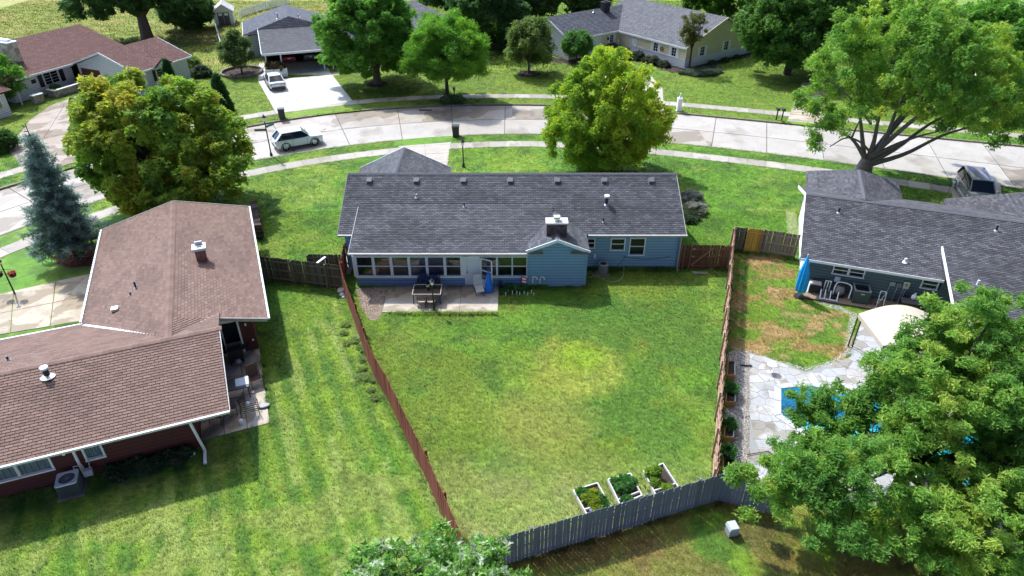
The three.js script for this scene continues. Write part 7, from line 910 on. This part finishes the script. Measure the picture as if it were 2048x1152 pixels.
// foreground tree over the pool
tree('leafy_tree', 'leafy green tree in the bottom right corner covering the pool', [15.6, -18.8], { lobes: [[1.5, 5.0, -0.6, 4.0, 3.1, 3.1], [-3.2, 3.4, 1.4, 3.1, 2.0, 2.2], [-5.6, 2.9, 1.6, 2.1, 1.2, 1.4], [-3.6, 2.8, 3.0, 2.4, 1.2, 1.5], [2.6, 6.7, -2.0, 3.3, 2.4, 2.4], [1.4, 3.4, 3.2, 4.2, 2.2, 2.4], [-2.4, 3.8, -1.3, 2.5, 1.4, 1.5], [-4.9, 3.0, -0.3, 1.4, 0.7, 0.9], [4.8, 4.4, 0.6, 3.0, 2.4, 3.0]], n: 1750, per: 34, clump: 0.31, gap: 0.475, gf: 1.1, kind: 'fine', cols: NEARG, trunk: 0.26, trunkTop: 2.6, bark: BARKD, seed: 7, shell: 0.15, limbs: 34, sc: 0.78, patch: 0.38, rough: 0.36 });
tree('silver_maple', 'silver green tree top at the bottom edge of the picture', [-2.4, -13.2], { lobes: [[-0.2, 3.0, 0, 2.9, 1.7, 2.0], [-1.9, 3.6, 0, 1.1, 1.1, 1.0], [1.5, 3.0, 0.2, 1.7, 0.9, 1.2], [0.6, 3.6, 0, 0.9, 0.8, 0.8], [2.6, 2.8, 0.3, 0.9, 0.5, 0.7]], n: 170, per: 22, clump: 0.36, gap: 0.46, gf: 0.9, kind: 'silver', cols: SILVER, trunk: 0.14, trunkTop: 1.6, seed: 9, sc: 1.0, limbs: 14, shell: 0.3, vary: 0.7, rough: 0.45, spread: 1.1 });
tree('shade_tree', 'tall green shade tree with mulch ring across the street', [-15.4, -78.3], { lobes: [[-0.8, 5.9, 0, 5.6, 4.3, 5.4], [-3.8, 4.2, 1.2, 2.6, 1.9, 2.6], [2.6, 5.0, 0.5, 3, 2.9, 3], [-0.5, 9, 0, 3.8, 2.2, 3.6]], n: 380, per: 44, clump: 0.75, kind: 'maple', cols: FRESH, trunk: 0.42, trunkTop: 2.8, bark: BARK, seed: 11, sc: 1.35, limbs: 8 });
tree('locust_tree', 'light green feathery tree on the far grass strip', [-7.0, -73.3], { lobes: [[0.2, 4.9, 0, 4.1, 2.9, 3.8], [0, 6.6, 0, 2.8, 1.9, 2.6], [-2.2, 3.9, 0.4, 2.2, 1.5, 2], [2.2, 3.8, 0.4, 2.2, 1.5, 2]], n: 250, per: 40, clump: 0.72, kind: 'pinnate', cols: FRESH.map(c => [c[0] * 1.15, c[1] * 1.08, c[2]]), trunk: 0.2, trunkTop: 2.2, bark: BARKD, seed: 13, sc: 1.2, limbs: 8 });
tree('dark_tree', 'dark dense tree standing between the gray and yellow houses', [-4.0, -95.5], { lobes: [[0.6, 5.2, 0, 5.4, 4.6, 5], [3.4, 4, 1, 2.6, 3, 2.6]], n: 260, per: 40, clump: 0.85, kind: 'maple', cols: DARK, trunk: 0.4, trunkTop: 2.2, bark: BARKD, seed: 15, sc: 1.5, limbs: 6 });
tree('pale_tree', 'pale olive tree in a mulch ring left of the garage', [2.0, -82.6], { lobes: [[0.3, 3.5, 0, 2.9, 2.5, 2.7], [0.8, 5.2, 0, 1.7, 1.4, 1.6], [-1.4, 2.4, 0.4, 1.5, 1.1, 1.4]], n: 150, per: 34, clump: 0.6, kind: 'oak', cols: OLIVE, trunk: 0.13, trunkTop: 1.4, seed: 17, sc: 1.2, limbs: 9, shell: 0.3 });
tree('round_tree', 'small round clipped tree in front of the white garage gable', [8.1, -88.0], { lobes: [[0, 2.1, 0, 1.75, 1.35, 1.75]], n: 80, per: 46, clump: 0.5, kind: 'oak', cols: DARK.map(c => [c[0] * 1.5, c[1] * 1.5, c[2] * 1.3]), trunk: 0.1, trunkTop: 1.1, seed: 19, sc: 1.1, limbs: 4, rough: 0.12 });
tree('bare_tree', 'thin brownish half bare tree at the corner of the yellow house', [21.4, -83.7], { lobes: [[-0.4, 5.2, 0, 1.6, 1.6, 1.5], [-1.9, 4.9, 0, 1.1, 1.0, 1.1], [-0.2, 3.8, 0, 1.1, 0.8, 1]], n: 62, per: 26, clump: 0.42, kind: 'small', cols: BROWNG, trunk: 0.13, trunkTop: 2.7, bark: BARKD, seed: 21, sc: 1.6, limbs: 14, shell: 0.2 });
tree('shade_tree', 'big dark shade tree right of the yellow house', [32.8, -82.2], { lobes: [[-0.5, 6.2, 0, 6, 5, 5.6], [-4, 5.2, 0.5, 3, 2.6, 3], [-1, 3.6, 1.6, 4.5, 2, 3.5], [2.8, 8, 0, 4, 3.4, 4]], n: 400, per: 42, clump: 0.8, kind: 'maple', cols: GREEN, trunk: 0.42, trunkTop: 2.4, bark: BARKD, seed: 23, sc: 1.4, limbs: 9 });
tree('bed_tree', 'small tree in a round stone edged bed beside the carport', [-32.4, -82.8], { lobes: [[0, 2.6, 0, 2.0, 1.6, 2.0], [0, 3.9, 0, 1.0, 0.8, 1.0]], n: 90, per: 36, clump: 0.5, kind: 'oak', cols: OLIVE.map(c => [c[0] * 0.8, c[1] * 0.85, c[2]]), trunk: 0.1, trunkTop: 1.2, seed: 25, sc: 1.2, limbs: 7, shell: 0.3 });
tree('dark_tree', 'huge dark forked tree behind the red roofed house', [-51.2, -99.6], { lobes: [[-0.5, 7.4, 0, 8.4, 3.8, 6.5], [-6.5, 5.2, 1, 3.4, 2.6, 3], [6, 6, -1, 4, 2.6, 4]], n: 330, per: 38, clump: 0.9, kind: 'maple', cols: DARK, trunk: 0.75, trunkTop: 3.4, bark: BARK, seed: 27, sc: 1.6, limbs: 10, shell: 0.35 });
tree('dark_tree', 'low dense dark tree right of the huge forked tree', [-47.6, -106], { lobes: [[0, 3.0, 0, 3.4, 2.4, 3.2]], n: 130, per: 38, clump: 0.85, kind: 'maple', cols: DARK, trunk: 0.3, trunkTop: 1.4, bark: BARKD, seed: 29, sc: 1.5, limbs: 4 });
tree('young_tree', 'green tree crown at the left edge beside the entrance', [-54.0, -70.5], { lobes: [[0.4, 3.0, 0, 2.6, 1.9, 2.4], [-1.5, 3.6, -1, 2.2, 1.8, 2]], n: 130, per: 38, clump: 0.62, kind: 'oak', cols: FRESH, trunk: 0.16, trunkTop: 1.5, seed: 31, sc: 1.25, limbs: 6 });
for (const [i, [px, pz, rx, h, lab, cols]] of [[9.5, -112, 5.5, 4.6, 'dark tree behind the roof of the yellow house garage', DARK], [31, -112, 6.5, 5, 'dark tree at the top edge above the yellow house roof', GREEN], [44, -95, 8, 6, 'broad green tree at the top right corner', GREEN], [52, -78, 6, 4.6, 'green tree low at the right edge behind the big limbs', FRESH], [1.5, -108, 5, 4, 'dark green tree at the top edge between two houses', DARK], [42, -72, 3.5, 2.2, 'bushy green tree by the far white house', GREEN], [-8.5, -112, 5.5, 4.6, 'dark tree at the top edge behind the gray house', DARK]].entries()) tree('deciduous_tree', lab, [px, pz], { lobes: [[0, h + 0.8, 0, rx, h * 0.8, rx * 0.9], [rx * 0.4, h * 0.7, rx * 0.3, rx * 0.6, h * 0.5, rx * 0.6]], n: 210, per: 36, clump: 0.95, kind: 'maple', cols, trunk: 0.35, trunkTop: 1.8, bark: BARKD, seed: 41 + i * 2, sc: 1.6, limbs: 5, group: 'trees beyond the houses' });

// blue spruce
{ const p = [-28.85, -39.1], t = thing('blue_spruce', 'tall blue gray spruce in a red mulch bed', 'tree', [p[0], 0, p[1]]), rs = rng(404), H = 9.2, cl = [], br = []; part('trunk', limb([[0, -0.1, 0], [0.05, 3, 0], [0.1, H, 0]], 0.2, 0.02), BARKD, t);
  for (let y = 1.15; y < H - 0.15; y += 0.27) { const R = 2.45 * Math.pow(1 - (y - 0.6) / (H - 0.5), 0.85) * (0.85 + 0.25 * rs()), nb = Math.max(4, Math.round(5 + R * 2.0)), a0 = rs() * 6.3; for (let i = 0; i < nb; i++) { const a = a0 + i / nb * 6.283 + (rs() - 0.5) * 0.5, r = R * (0.62 + 0.5 * rs()), dr = 0.10 * r; if (i % 2 === 0) br.push(limb([[0, y, 0], [Math.cos(a) * r * 0.5, y - dr * 0.4, Math.sin(a) * r * 0.5], [Math.cos(a) * r, y - dr + 0.1, Math.sin(a) * r]], 0.03, 0.008)); for (let d = 0.28; d < r; d += 0.2) cl.push([Math.cos(a) * d + (rs() - 0.5) * 0.12, y - dr * (d / r) + (rs() - 0.5) * 0.1, Math.sin(a) * d + (rs() - 0.5) * 0.12, 0.15 + 0.06 * rs(), rs()]); } }
  part('branches', br, BARKD, t); foliage(t, 'crown', cl, 4, 'needle', [[0.13, 0.22, 0.165], [0.25, 0.36, 0.295], [0.42, 0.52, 0.46]], { seed: 5, sc: 1.3, vary: 0.4, flat: 0.5 }); }
// clipped columnar evergreens
function column(label, p, h, r, seed) { const t = thing('arborvitae', label, 'shrub', [p[0], 0, p[1]], 0, 'dark columnar evergreens'), rs = rng(seed), cl = []; part('trunk', bar([0, 0, 0], [0, h * 0.5, 0], 0.06), BARKD, t); for (let i = 0; i < 190; i++) { const y = h * Math.pow(rs(), 1.1), R = r * Math.pow(1 - y / h, 0.6) * (0.75 + 0.3 * rs()), a = rs() * 6.3; cl.push([Math.cos(a) * R, y + 0.08, Math.sin(a) * R, 0.2, rs()]); } foliage(t, 'crown', cl, 22, 'small', [[0.03, 0.10, 0.02], [0.055, 0.16, 0.03]], { seed, sc: 1.5 }); }
column('dark columnar evergreen on the lawn left of the white driveway', [-29.63, -68.85], 3.6, 0.98, 61); column('dark columnar evergreen beside the white garage wall', [-37.5, -75.29], 3.4, 0.7, 62); column('small dark evergreen at the edge of the driveway behind the maple', [-43.25, -66.41], 1.9, 0.5, 63);
function shrub(label, p, rx, h, cols, seed, o = {}) { const t = thing(o.name || 'shrub', label, o.cat || 'shrub', [p[0], o.y || 0, p[1]], 0, o.group), rs = rng(seed), cl = []; const n = o.n || 46; for (let i = 0; i < n; i++) { const u = rs(), a = rs() * 6.3, s = Math.sqrt(1 - u * u), f = 0.55 + 0.4 * rs(); cl.push([Math.cos(a) * s * rx * f, h * (0.15 + 0.75 * u * f), Math.sin(a) * s * (o.rz || rx) * f, rx * 0.28, rs()]); } part('stems', [0, 1, 2, 3, 4].map(i => bar([0, 0, 0], [Math.cos(i * 1.3) * rx * 0.5, h * 0.6, Math.sin(i * 1.3) * rx * 0.5], 0.02 * Math.max(0.5, rx), 5, 0.006)), BARKD, t); foliage(t, 'foliage', cl, o.per || 26, o.kind || 'small', cols, { seed, sc: o.sc || 1.4, vary: o.vary || 0.4 }); return t; }
const GRAYG = [[0.16, 0.22, 0.12], [0.30, 0.32, 0.24], [0.46, 0.45, 0.40]];
shrub('gray leaved shrub beside the blue house gable, farthest one', [13.81, -47.7], 0.85, 0.9, GRAYG, 71); shrub('gray leaved shrub beside the blue house gable, middle one', [13.56, -45.75], 0.95, 0.8, GRAYG, 72); shrub('low green shrub beside the blue house gable, nearest one', [12.85, -44.53], 0.8, 0.6, [[0.04, 0.09, 0.03], [0.14, 0.19, 0.09]], 73);
for (let i = 0; i < 9; i++) { const W = turned(-15.5, -25.4, 21.8 * Math.PI / 180), q = W(-3.5 + i * 0.36, 3.98 + 0.1 * Math.sin(i * 2)); shrub(ORD[i] + ' leafy plant from the square air conditioner along the dark red wall', q, 0.34, 0.55, [[0.03, 0.075, 0.02], [0.07, 0.14, 0.035], [0.16, 0.2, 0.1]], 80 + i, { n: 22, per: 16, group: 'plants along the dark red wall', kind: 'veg', sc: 1.1, name: 'wall_plant', cat: 'plant' }); }
{ const W = turned(-37.5, -80.3, 66 * Math.PI / 180); shrub('large olive shrub behind the end of the white garage', W(2.2, -3.2), 2.0, 2.0, OLIVE, 91, { n: 80, sc: 2.4 }); shrub('pale green shrub at the corner of the white garage', W(1.4, 0.4), 1.2, 1.3, [[0.05, 0.09, 0.04], [0.12, 0.17, 0.09]], 92, { sc: 2 }); shrub('dark evergreen shrub in the stone planter, left one', W(-10.6, -8.6), 0.5, 1.5, DARK, 93, { sc: 1.8 }); shrub('dark evergreen shrub by the garage door', W(-7.6, -8.4), 0.55, 1.6, DARK, 94, { sc: 1.8 }); }
shrub('dark round shrub at the left edge by the driveway', [-45.6, -58.16], 1.4, 2.0, DARK, 95, { n: 80, sc: 2 });
{ const W = turned(-28.9, -81.7, 19 * Math.PI / 180); shrub('reddish brown shrub growing in the white board planter', W(0.95, 0.6), 1.2, 0.9, [[0.07, 0.05, 0.02], [0.14, 0.09, 0.035], [0.10, 0.12, 0.03]], 96, { y: 0.8, rz: 0.7, sc: 1.8 }); for (let i = 0; i < 5; i++) shrub(ORD[i] + ' pale variegated shrub from the carport along the gray house', W(8.4 + i * 1.25, -2.4), 0.95, 1.5, [[0.06, 0.12, 0.03], [0.16, 0.24, 0.08], [0.4, 0.45, 0.3]], 100 + i, { sc: 2, group: 'variegated shrubs by the gray house' }); }
{ const W = turned(21, -84.6, 37 * Math.PI / 180); for (let i = 0; i < 7; i++) shrub(ORD[i] + ' dark shrub from the garage side before the yellow front wall', W(-1.3 - 0.25 * (i % 2), -10.2 + i * 1.35), 0.75, 0.7 + 0.5 * ((i * 3) % 2), [[0.03, 0.05, 0.02], [0.08, 0.10, 0.05], [0.13, 0.15, 0.09]], 110 + i, { sc: 1.8, group: 'dark shrubs before the yellow house' }); shrub('white flowering bush in the corner of the yellow house', W(-1.6, -11.0), 0.9, 1.3, [[0.04, 0.06, 0.03], [0.12, 0.14, 0.09], [0.5, 0.5, 0.46]], 119, { sc: 1.8 }); for (let i = 0; i < 3; i++) shrub(ORD[i] + ' low dark plant from the front corner along the yellow gable wall', W(4.2 + i * 2.4, 0.9), 0.4, 0.5, DARK, 120 + i, { n: 20, sc: 1.6, group: 'plants along the yellow gable wall' }); }
for (const [x, y, r, h, s, lab] of [[1985, 205, 2.2, 1.9, 131, 'large bush under the big tree at the right edge'], [2030, 195, 2.4, 2.2, 132, 'tall bush beyond the pavement at the right edge'], [1255, 112, 0.9, 0.8, 133, 'dark bush beside the yellow house garage door']]) { const P = { 1985: [50.58, -70.78], 2030: [54.46, -72.8], 1255: [14.76, -89.16] }[x]; void y; shrub(lab, P, r, h, s === 133 ? DARK : GREEN, s, { n: 80, sc: 2.2 }); }
shrub('flower clump at the foot of the feathery tree', [-6.35, -71.95], 1.3, 0.5, [[0.05, 0.13, 0.03], [0.12, 0.22, 0.05], [0.4, 0.45, 0.3]], 140, { sc: 1.6, n: 40 });
// mulch beds
const circle = (c, r, n = 22, rz = r) => Array.from({ length: n }, (_, i) => [c[0] + Math.cos(i / n * 6.283) * r * (0.94 + 0.1 * Math.sin(i * 2.3)), c[1] + Math.sin(i / n * 6.283) * rz * (0.94 + 0.1 * Math.cos(i * 1.7))]);
function mulchBed(poly, mat, cols, n, lab, seed) { bed('mulch_bed', poly, mat, 0.03); tag(pebbles('mulch', poly, n, 0.03, 0.08, cols, 0.035, null, seed), lab, 'mulch'); }
mulchBed(circle([-28.0, -39.3], 2.5, 24, 1.5), M.redMulch, [[0.2, 0.05, 0.035], [0.12, 0.035, 0.025], [0.26, 0.08, 0.05]], 900, 'red bark mulch under the blue spruce', 21); mulchBed(circle([-15.4, -78.2], 1.3), M.mulch, [[0.06, 0.035, 0.025], [0.03, 0.02, 0.016]], 250, 'dark mulch ring round the shade tree', 22); mulchBed(circle([2.0, -82.4], 1.5), M.mulch, [[0.04, 0.025, 0.02], [0.025, 0.018, 0.015]], 250, 'dark mulch ring round the pale tree', 23);
mulchBed(circle([-32.4, -82.8], 2.3), M.mulch, [[0.1, 0.06, 0.04], [0.05, 0.035, 0.025]], 300, 'mulch in the round bed of the small tree', 24);
{ const o = thing('stone_edging', 'round gray stone edging of the small tree bed', 'edging', [-32.4, 0, -82.8]); const g = prep(box(0.34, 0.3, 0.22, 0, 0.15, 0)); for (let i = 0; i < 42; i++) { const a = i / 42 * 6.283, m = shared('stone', g, [M.walk[2], M.kerb, std([0.15, 0.13, 0.12], 0.95)][i % 3], o); m.position.set(Math.cos(a) * 2.35, 0, Math.sin(a) * 2.35); m.rotation.y = -a + Math.PI / 2; } }
{ const W = turned(21, -84.6, 37 * Math.PI / 180); mulchBed([W(-0.1, -11.3), W(-0.1, 0.1), W(13, 0.1), W(13, 1.5), W(1.6, 1.6), W(-2.4, 0.4), W(-2.6, -11.3)], M.mulch, [[0.04, 0.025, 0.022], [0.02, 0.015, 0.013]], 700, 'dark mulch along the walls of the yellow house', 25); mulchBed([W(-8.6, -11.4), W(-5.8, -11.4), W(-5.8, -9), W(-9.8, -9.6), W(-11.4, -12.4), W(-10, -15)], M.mulch, [[0.04, 0.025, 0.022], [0.02, 0.015, 0.013]], 400, 'dark mulch beside the white garage gable', 26);
  const gc = [W(-2.4, 1.2), W(-1.6, 3.4), W(0.2, 4.4), W(2.2, 4.0), W(3.4, 2.6), W(2.6, 1.7), W(0.2, 1.2)], cl = [], rs = rng(707); let x0 = 1e9, x1 = -1e9, z0 = 1e9, z1 = -1e9; for (const [x, z] of gc) { x0 = Math.min(x0, x); x1 = Math.max(x1, x); z0 = Math.min(z0, z); z1 = Math.max(z1, z); } for (let i = 0; i < 700; i++) { const x = lerp(x0, x1, rs()), z = lerp(z0, z1, rs()); if (inPoly(x, z, gc)) cl.push([x, 0.15 + 0.1 * rs(), z, 0.2, rs()]); } keepClear(gc); const m = foliage(scene, 'ground_cover', cl, 8, 'small', [[0.05, 0.09, 0.045], [0.12, 0.17, 0.10], [0.2, 0.25, 0.17]], { seed: 4, sc: 1.6 }); m.name = numbered('ground_cover'); tag(m, 'gray green ground cover in the bed at the yellow house corner', 'ground cover'); }
// vegetables
function veg(label, p, r, h, cols, seed, y = 0.16, group) { const t = thing('vegetable_plant', label, 'plant', [p[0], y, p[1]], 0, group), rs = rng(seed), cl = []; for (let i = 0; i < 16; i++) { const a = rs() * 6.3, q = r * Math.sqrt(rs()); cl.push([Math.cos(a) * q, h * (0.25 + 0.7 * rs() * (1 - q / r * 0.5)), Math.sin(a) * q, r * 0.34, rs()]); } part('stem', bar([0, 0, 0], [0, h * 0.6, 0], 0.015, 5), std([0.06, 0.1, 0.02], 0.9), t); foliage(t, 'leaves', cl, 14, 'veg', cols, { seed, sc: 0.8 }); }
const VG = [[0.06, 0.19, 0.03], [0.12, 0.34, 0.06]], VY = [[0.20, 0.34, 0.02], [0.40, 0.46, 0.03]], bp = (b, u, v) => { const L = (a, c, t) => [lerp(a[0], c[0], t), lerp(a[1], c[1], t)]; return L(L(b[0], b[1], u), L(b[3], b[2], u), v); };
let vs = 200; const nth = {}, ord = k => ORD[nth[k] = (nth[k] ?? -1) + 1]; for (const [u, v, c, h] of [[0.25, 0.22, VG, 0.3], [0.35, 0.45, VY, 0.42], [0.65, 0.4, VY, 0.38], [0.45, 0.66, VY, 0.4], [0.8, 0.62, VG, 0.3], [0.5, 0.92, VY, 0.25], [0.8, 0.92, VG, 0.22]]) veg(ord(0) + ' plant from the far end of the left raised bed', bp(beds[0], u, v), 0.18, h * 0.75, c, vs++, 0.16, 'plants in the left raised bed');
for (const [u, v, h] of [[0.3, 0.2, 0.36], [0.65, 0.22, 0.36], [0.28, 0.5, 0.4], [0.62, 0.5, 0.42], [0.85, 0.36, 0.36], [0.35, 0.92, 0.2]]) veg(ord(1) + ' leafy green from the far end of the middle raised bed', bp(beds[1], u, v), 0.18, h * 0.75, VG, vs++, 0.16, 'plants in the middle raised bed');
for (const [u, v, h] of [[0.22, 0.2, 0.65], [0.4, 0.32, 0.8], [0.2, 0.55, 0.4], [0.55, 0.9, 0.3]]) veg(ord(2) + ' pale plant from the far end of the right raised bed', bp(beds[2], u, v), 0.18, h * 0.8, VY.map(c => [c[0] * 0.9, c[1] * 1.1, 0.04]), vs++, 0.16, 'plants in the right raised bed');
for (const [p, lab, h] of [[[10.81, -25.55], 'bushy green plant filling the second planter box', 0.5], [[10.12, -23.16], 'dark low plant in the third planter box', 0.3], [[9.56, -21.3], 'tall leafy plant in the nearest planter box', 0.7]]) veg(lab, p, 0.3, h, VG, vs++, 0.3);
for (const [x, z, h] of [[-0.4, -34.95, 0.3], [-0.05, -35.15, 0.4], [0.3, -35.0, 0.35], [0.75, -35.2, 0.25]]) veg(ord(3) + ' green plant from the patio in the flower bed', [x, z], 0.22, h, VG, vs++, 0.02, 'plants in the patio flower bed');
for (let i = 0; i < 12; i++) { const a = [-8.7, -31.06], b = [-6.15, -25.27], u = i / 11, rs = rng(i + 3); veg(ORD[i] + ' weed clump from the house along the outside of the red fence', [lerp(a[0], b[0], u) - 0.35 - 0.6 * rs(), lerp(a[1], b[1], u) + rs() - 0.5], 0.14 + 0.14 * rs(), 0.07, [[0.24, 0.36, 0.08], [0.42, 0.5, 0.2]], 300 + i, 0.0, 'weeds along the red fence'); }

// ---------------------------------------------------------------- grass tufts over the lawns
{ const blades = (n, h, r, w, seed) => { const rs = rng(seed), pos = []; for (let i = 0; i < n; i++) { const a = rs() * 6.283, q = r * Math.sqrt(rs()), x = Math.cos(a) * q, z = Math.sin(a) * q, b = rs() * 6.283, l = h * (0.6 + 0.7 * rs()), lx = Math.cos(b) * l * 0.75, lz = Math.sin(b) * l * 0.75, px = -Math.sin(b) * w / 2, pz = Math.cos(b) * w / 2; pos.push(x - px, 0, z - pz, x + px, 0, z + pz, x + lx, l, z + lz); } const g = new THREE.BufferGeometry(); g.setAttribute('position', new THREE.Float32BufferAttribute(pos, 3)); const nr = new Float32Array(pos.length); for (let i = 0; i < pos.length / 3; i++) { const k = Math.floor(i / 3) * 9; const e = V(pos[k + 6] - pos[k], 0, pos[k + 8] - pos[k + 2]).normalize().multiplyScalar(0.35); nr[3 * i] = -e.x * 0.6; nr[3 * i + 1] = 1; nr[3 * i + 2] = -e.z * 0.6; } g.setAttribute('normal', new THREE.BufferAttribute(nr, 3)); return g; };
  const mat = std([1, 1, 1], 0.9, { side: THREE.DoubleSide }); const o = [0, 0, 0], c = new THREE.Color();
  const sow = (label, geo, n, box4, test, s0, s1, seed) => { const rs = rng(seed), m = new THREE.InstancedMesh(geo, mat, n); let k = 0; for (let t = 0; t < n * 6 && k < n; t++) { const x = lerp(box4[0], box4[1], rs()), z = lerp(box4[2], box4[3], rs()); if (!test(x, z) || isHard(x, z)) continue; dummy.position.set(x, 0, z); dummy.rotation.set((rs() - 0.5) * 0.3, rs() * 6.283, (rs() - 0.5) * 0.3); dummy.scale.setScalar(lerp(s0, s1, rs())); dummy.updateMatrix(); m.setMatrixAt(k, dummy.matrix); grassColor(x, z, o); const b = 0.55 + 1.0 * rs(); c.setRGB(o[0] * b, o[1] * b, o[2] * b); m.setColorAt(k, c); k++; } m.count = k; m.name = numbered('grass'); m.userData = { kind: 'stuff', label, category: 'grass' }; m.castShadow = m.receiveShadow = true; scene.add(m); };
  const inView = (x, z) => { const zc = -z * 0.8387 + 23 * 0.5446, yc = -23 * 0.8387 - z * 0.5446; return zc > 1 && Math.abs(x / zc) < 0.77 && Math.abs(yc / zc) < 0.44; };
  sow('short mown grass of the back yards', blades(9, 0.055, 0.10, 0.016, 1), 230000, [-26, 24, -46, -13], inView, 0.7, 1.35, 501);
  sow('mown grass of the front lawns and kerb strips', blades(9, 0.08, 0.2, 0.03, 2), 120000, [-50, 50, -84, -46], inView, 0.7, 1.3, 502);
  { const E = [[[-9.95, -34.63], [-7.5, -28.38], [-5.1, -23.53], [-1.93, -16.83]], [[-1.61, -16.32], [0.23, -16.36], [8.7, -19.13], [9.87, -18.82]], [[13.82, -36.34], [11.11, -27.56], [8.89, -20.21]], [[-0.8, -32.7], [-7.6, -32.7]], [[1, -35.5], [4.5, -35.5], [4.6, -37.6], [10.6, -37.6]], [[-15.83, -36.22], [-10.8, -35.47]], [[11.07, -37.79], [14.28, -37.67]], [[15.04, -40], [18.94, -38.81]], [[2.6, -19.53], [3.05, -18.37], [4.09, -18.67]], [[4.14, -20.15], [4.48, -18.85], [5.46, -19.29]], [[5.74, -20.6], [6.05, -19.29], [7.09, -19.66]], [[-14.19, -22.41], [-21.58, -19.39]], [[-11.48, -23.53], [-13.64, -29.15]]], rs = rng(808), n = 15000, m = new THREE.InstancedMesh(blades(11, 0.1, 0.09, 0.016, 5), mat, n); let k = 0; const T = E.map(e => e.slice(1).reduce((s, p, i) => s + Math.hypot(p[0] - e[i][0], p[1] - e[i][1]), 0)), all = T.reduce((a, b) => a + b);
    for (let t = 0; t < n * 3 && k < n; t++) { let w = rs() * all, e = 0; while (w > T[e] && e < E.length - 1) w -= T[e++]; let i = 0, d = 0; for (; i < E[e].length - 1; i++) { d = Math.hypot(E[e][i + 1][0] - E[e][i][0], E[e][i + 1][1] - E[e][i][1]); if (w <= d) break; w -= d; } i = Math.min(i, E[e].length - 2); const a = E[e][i], b = E[e][i + 1], u = clamp(w / d), g = (rs() + rs() - 1) * 0.28, x = lerp(a[0], b[0], u) + g, z = lerp(a[1], b[1], u) + (rs() + rs() - 1) * 0.28; if (isHard(x, z) || vnoise(x * 1.7, z * 1.7, 909) < 0.35) continue; dummy.position.set(x, 0, z); dummy.rotation.set((rs() - 0.5) * 0.3, rs() * 6.283, (rs() - 0.5) * 0.3); dummy.scale.setScalar(0.7 + 1.1 * rs()); dummy.updateMatrix(); m.setMatrixAt(k, dummy.matrix); grassColor(x, z, o); const q = 0.6 + 0.8 * rs(); c.setRGB(o[0] * q, o[1] * q, o[2] * q); m.setColorAt(k, c); k++; } m.count = k; m.name = numbered('grass'); m.userData = { kind: 'stuff', label: 'uncut grass along the fences and house walls', category: 'grass' }; m.castShadow = m.receiveShadow = true; scene.add(m); }
  sow('longer grass of the field and far lawns', blades(9, 0.16, 0.4, 0.06, 3), 60000, [-85, 75, -128, -84], inView, 0.7, 1.5, 503);
}

renderer.render(scene, camera);
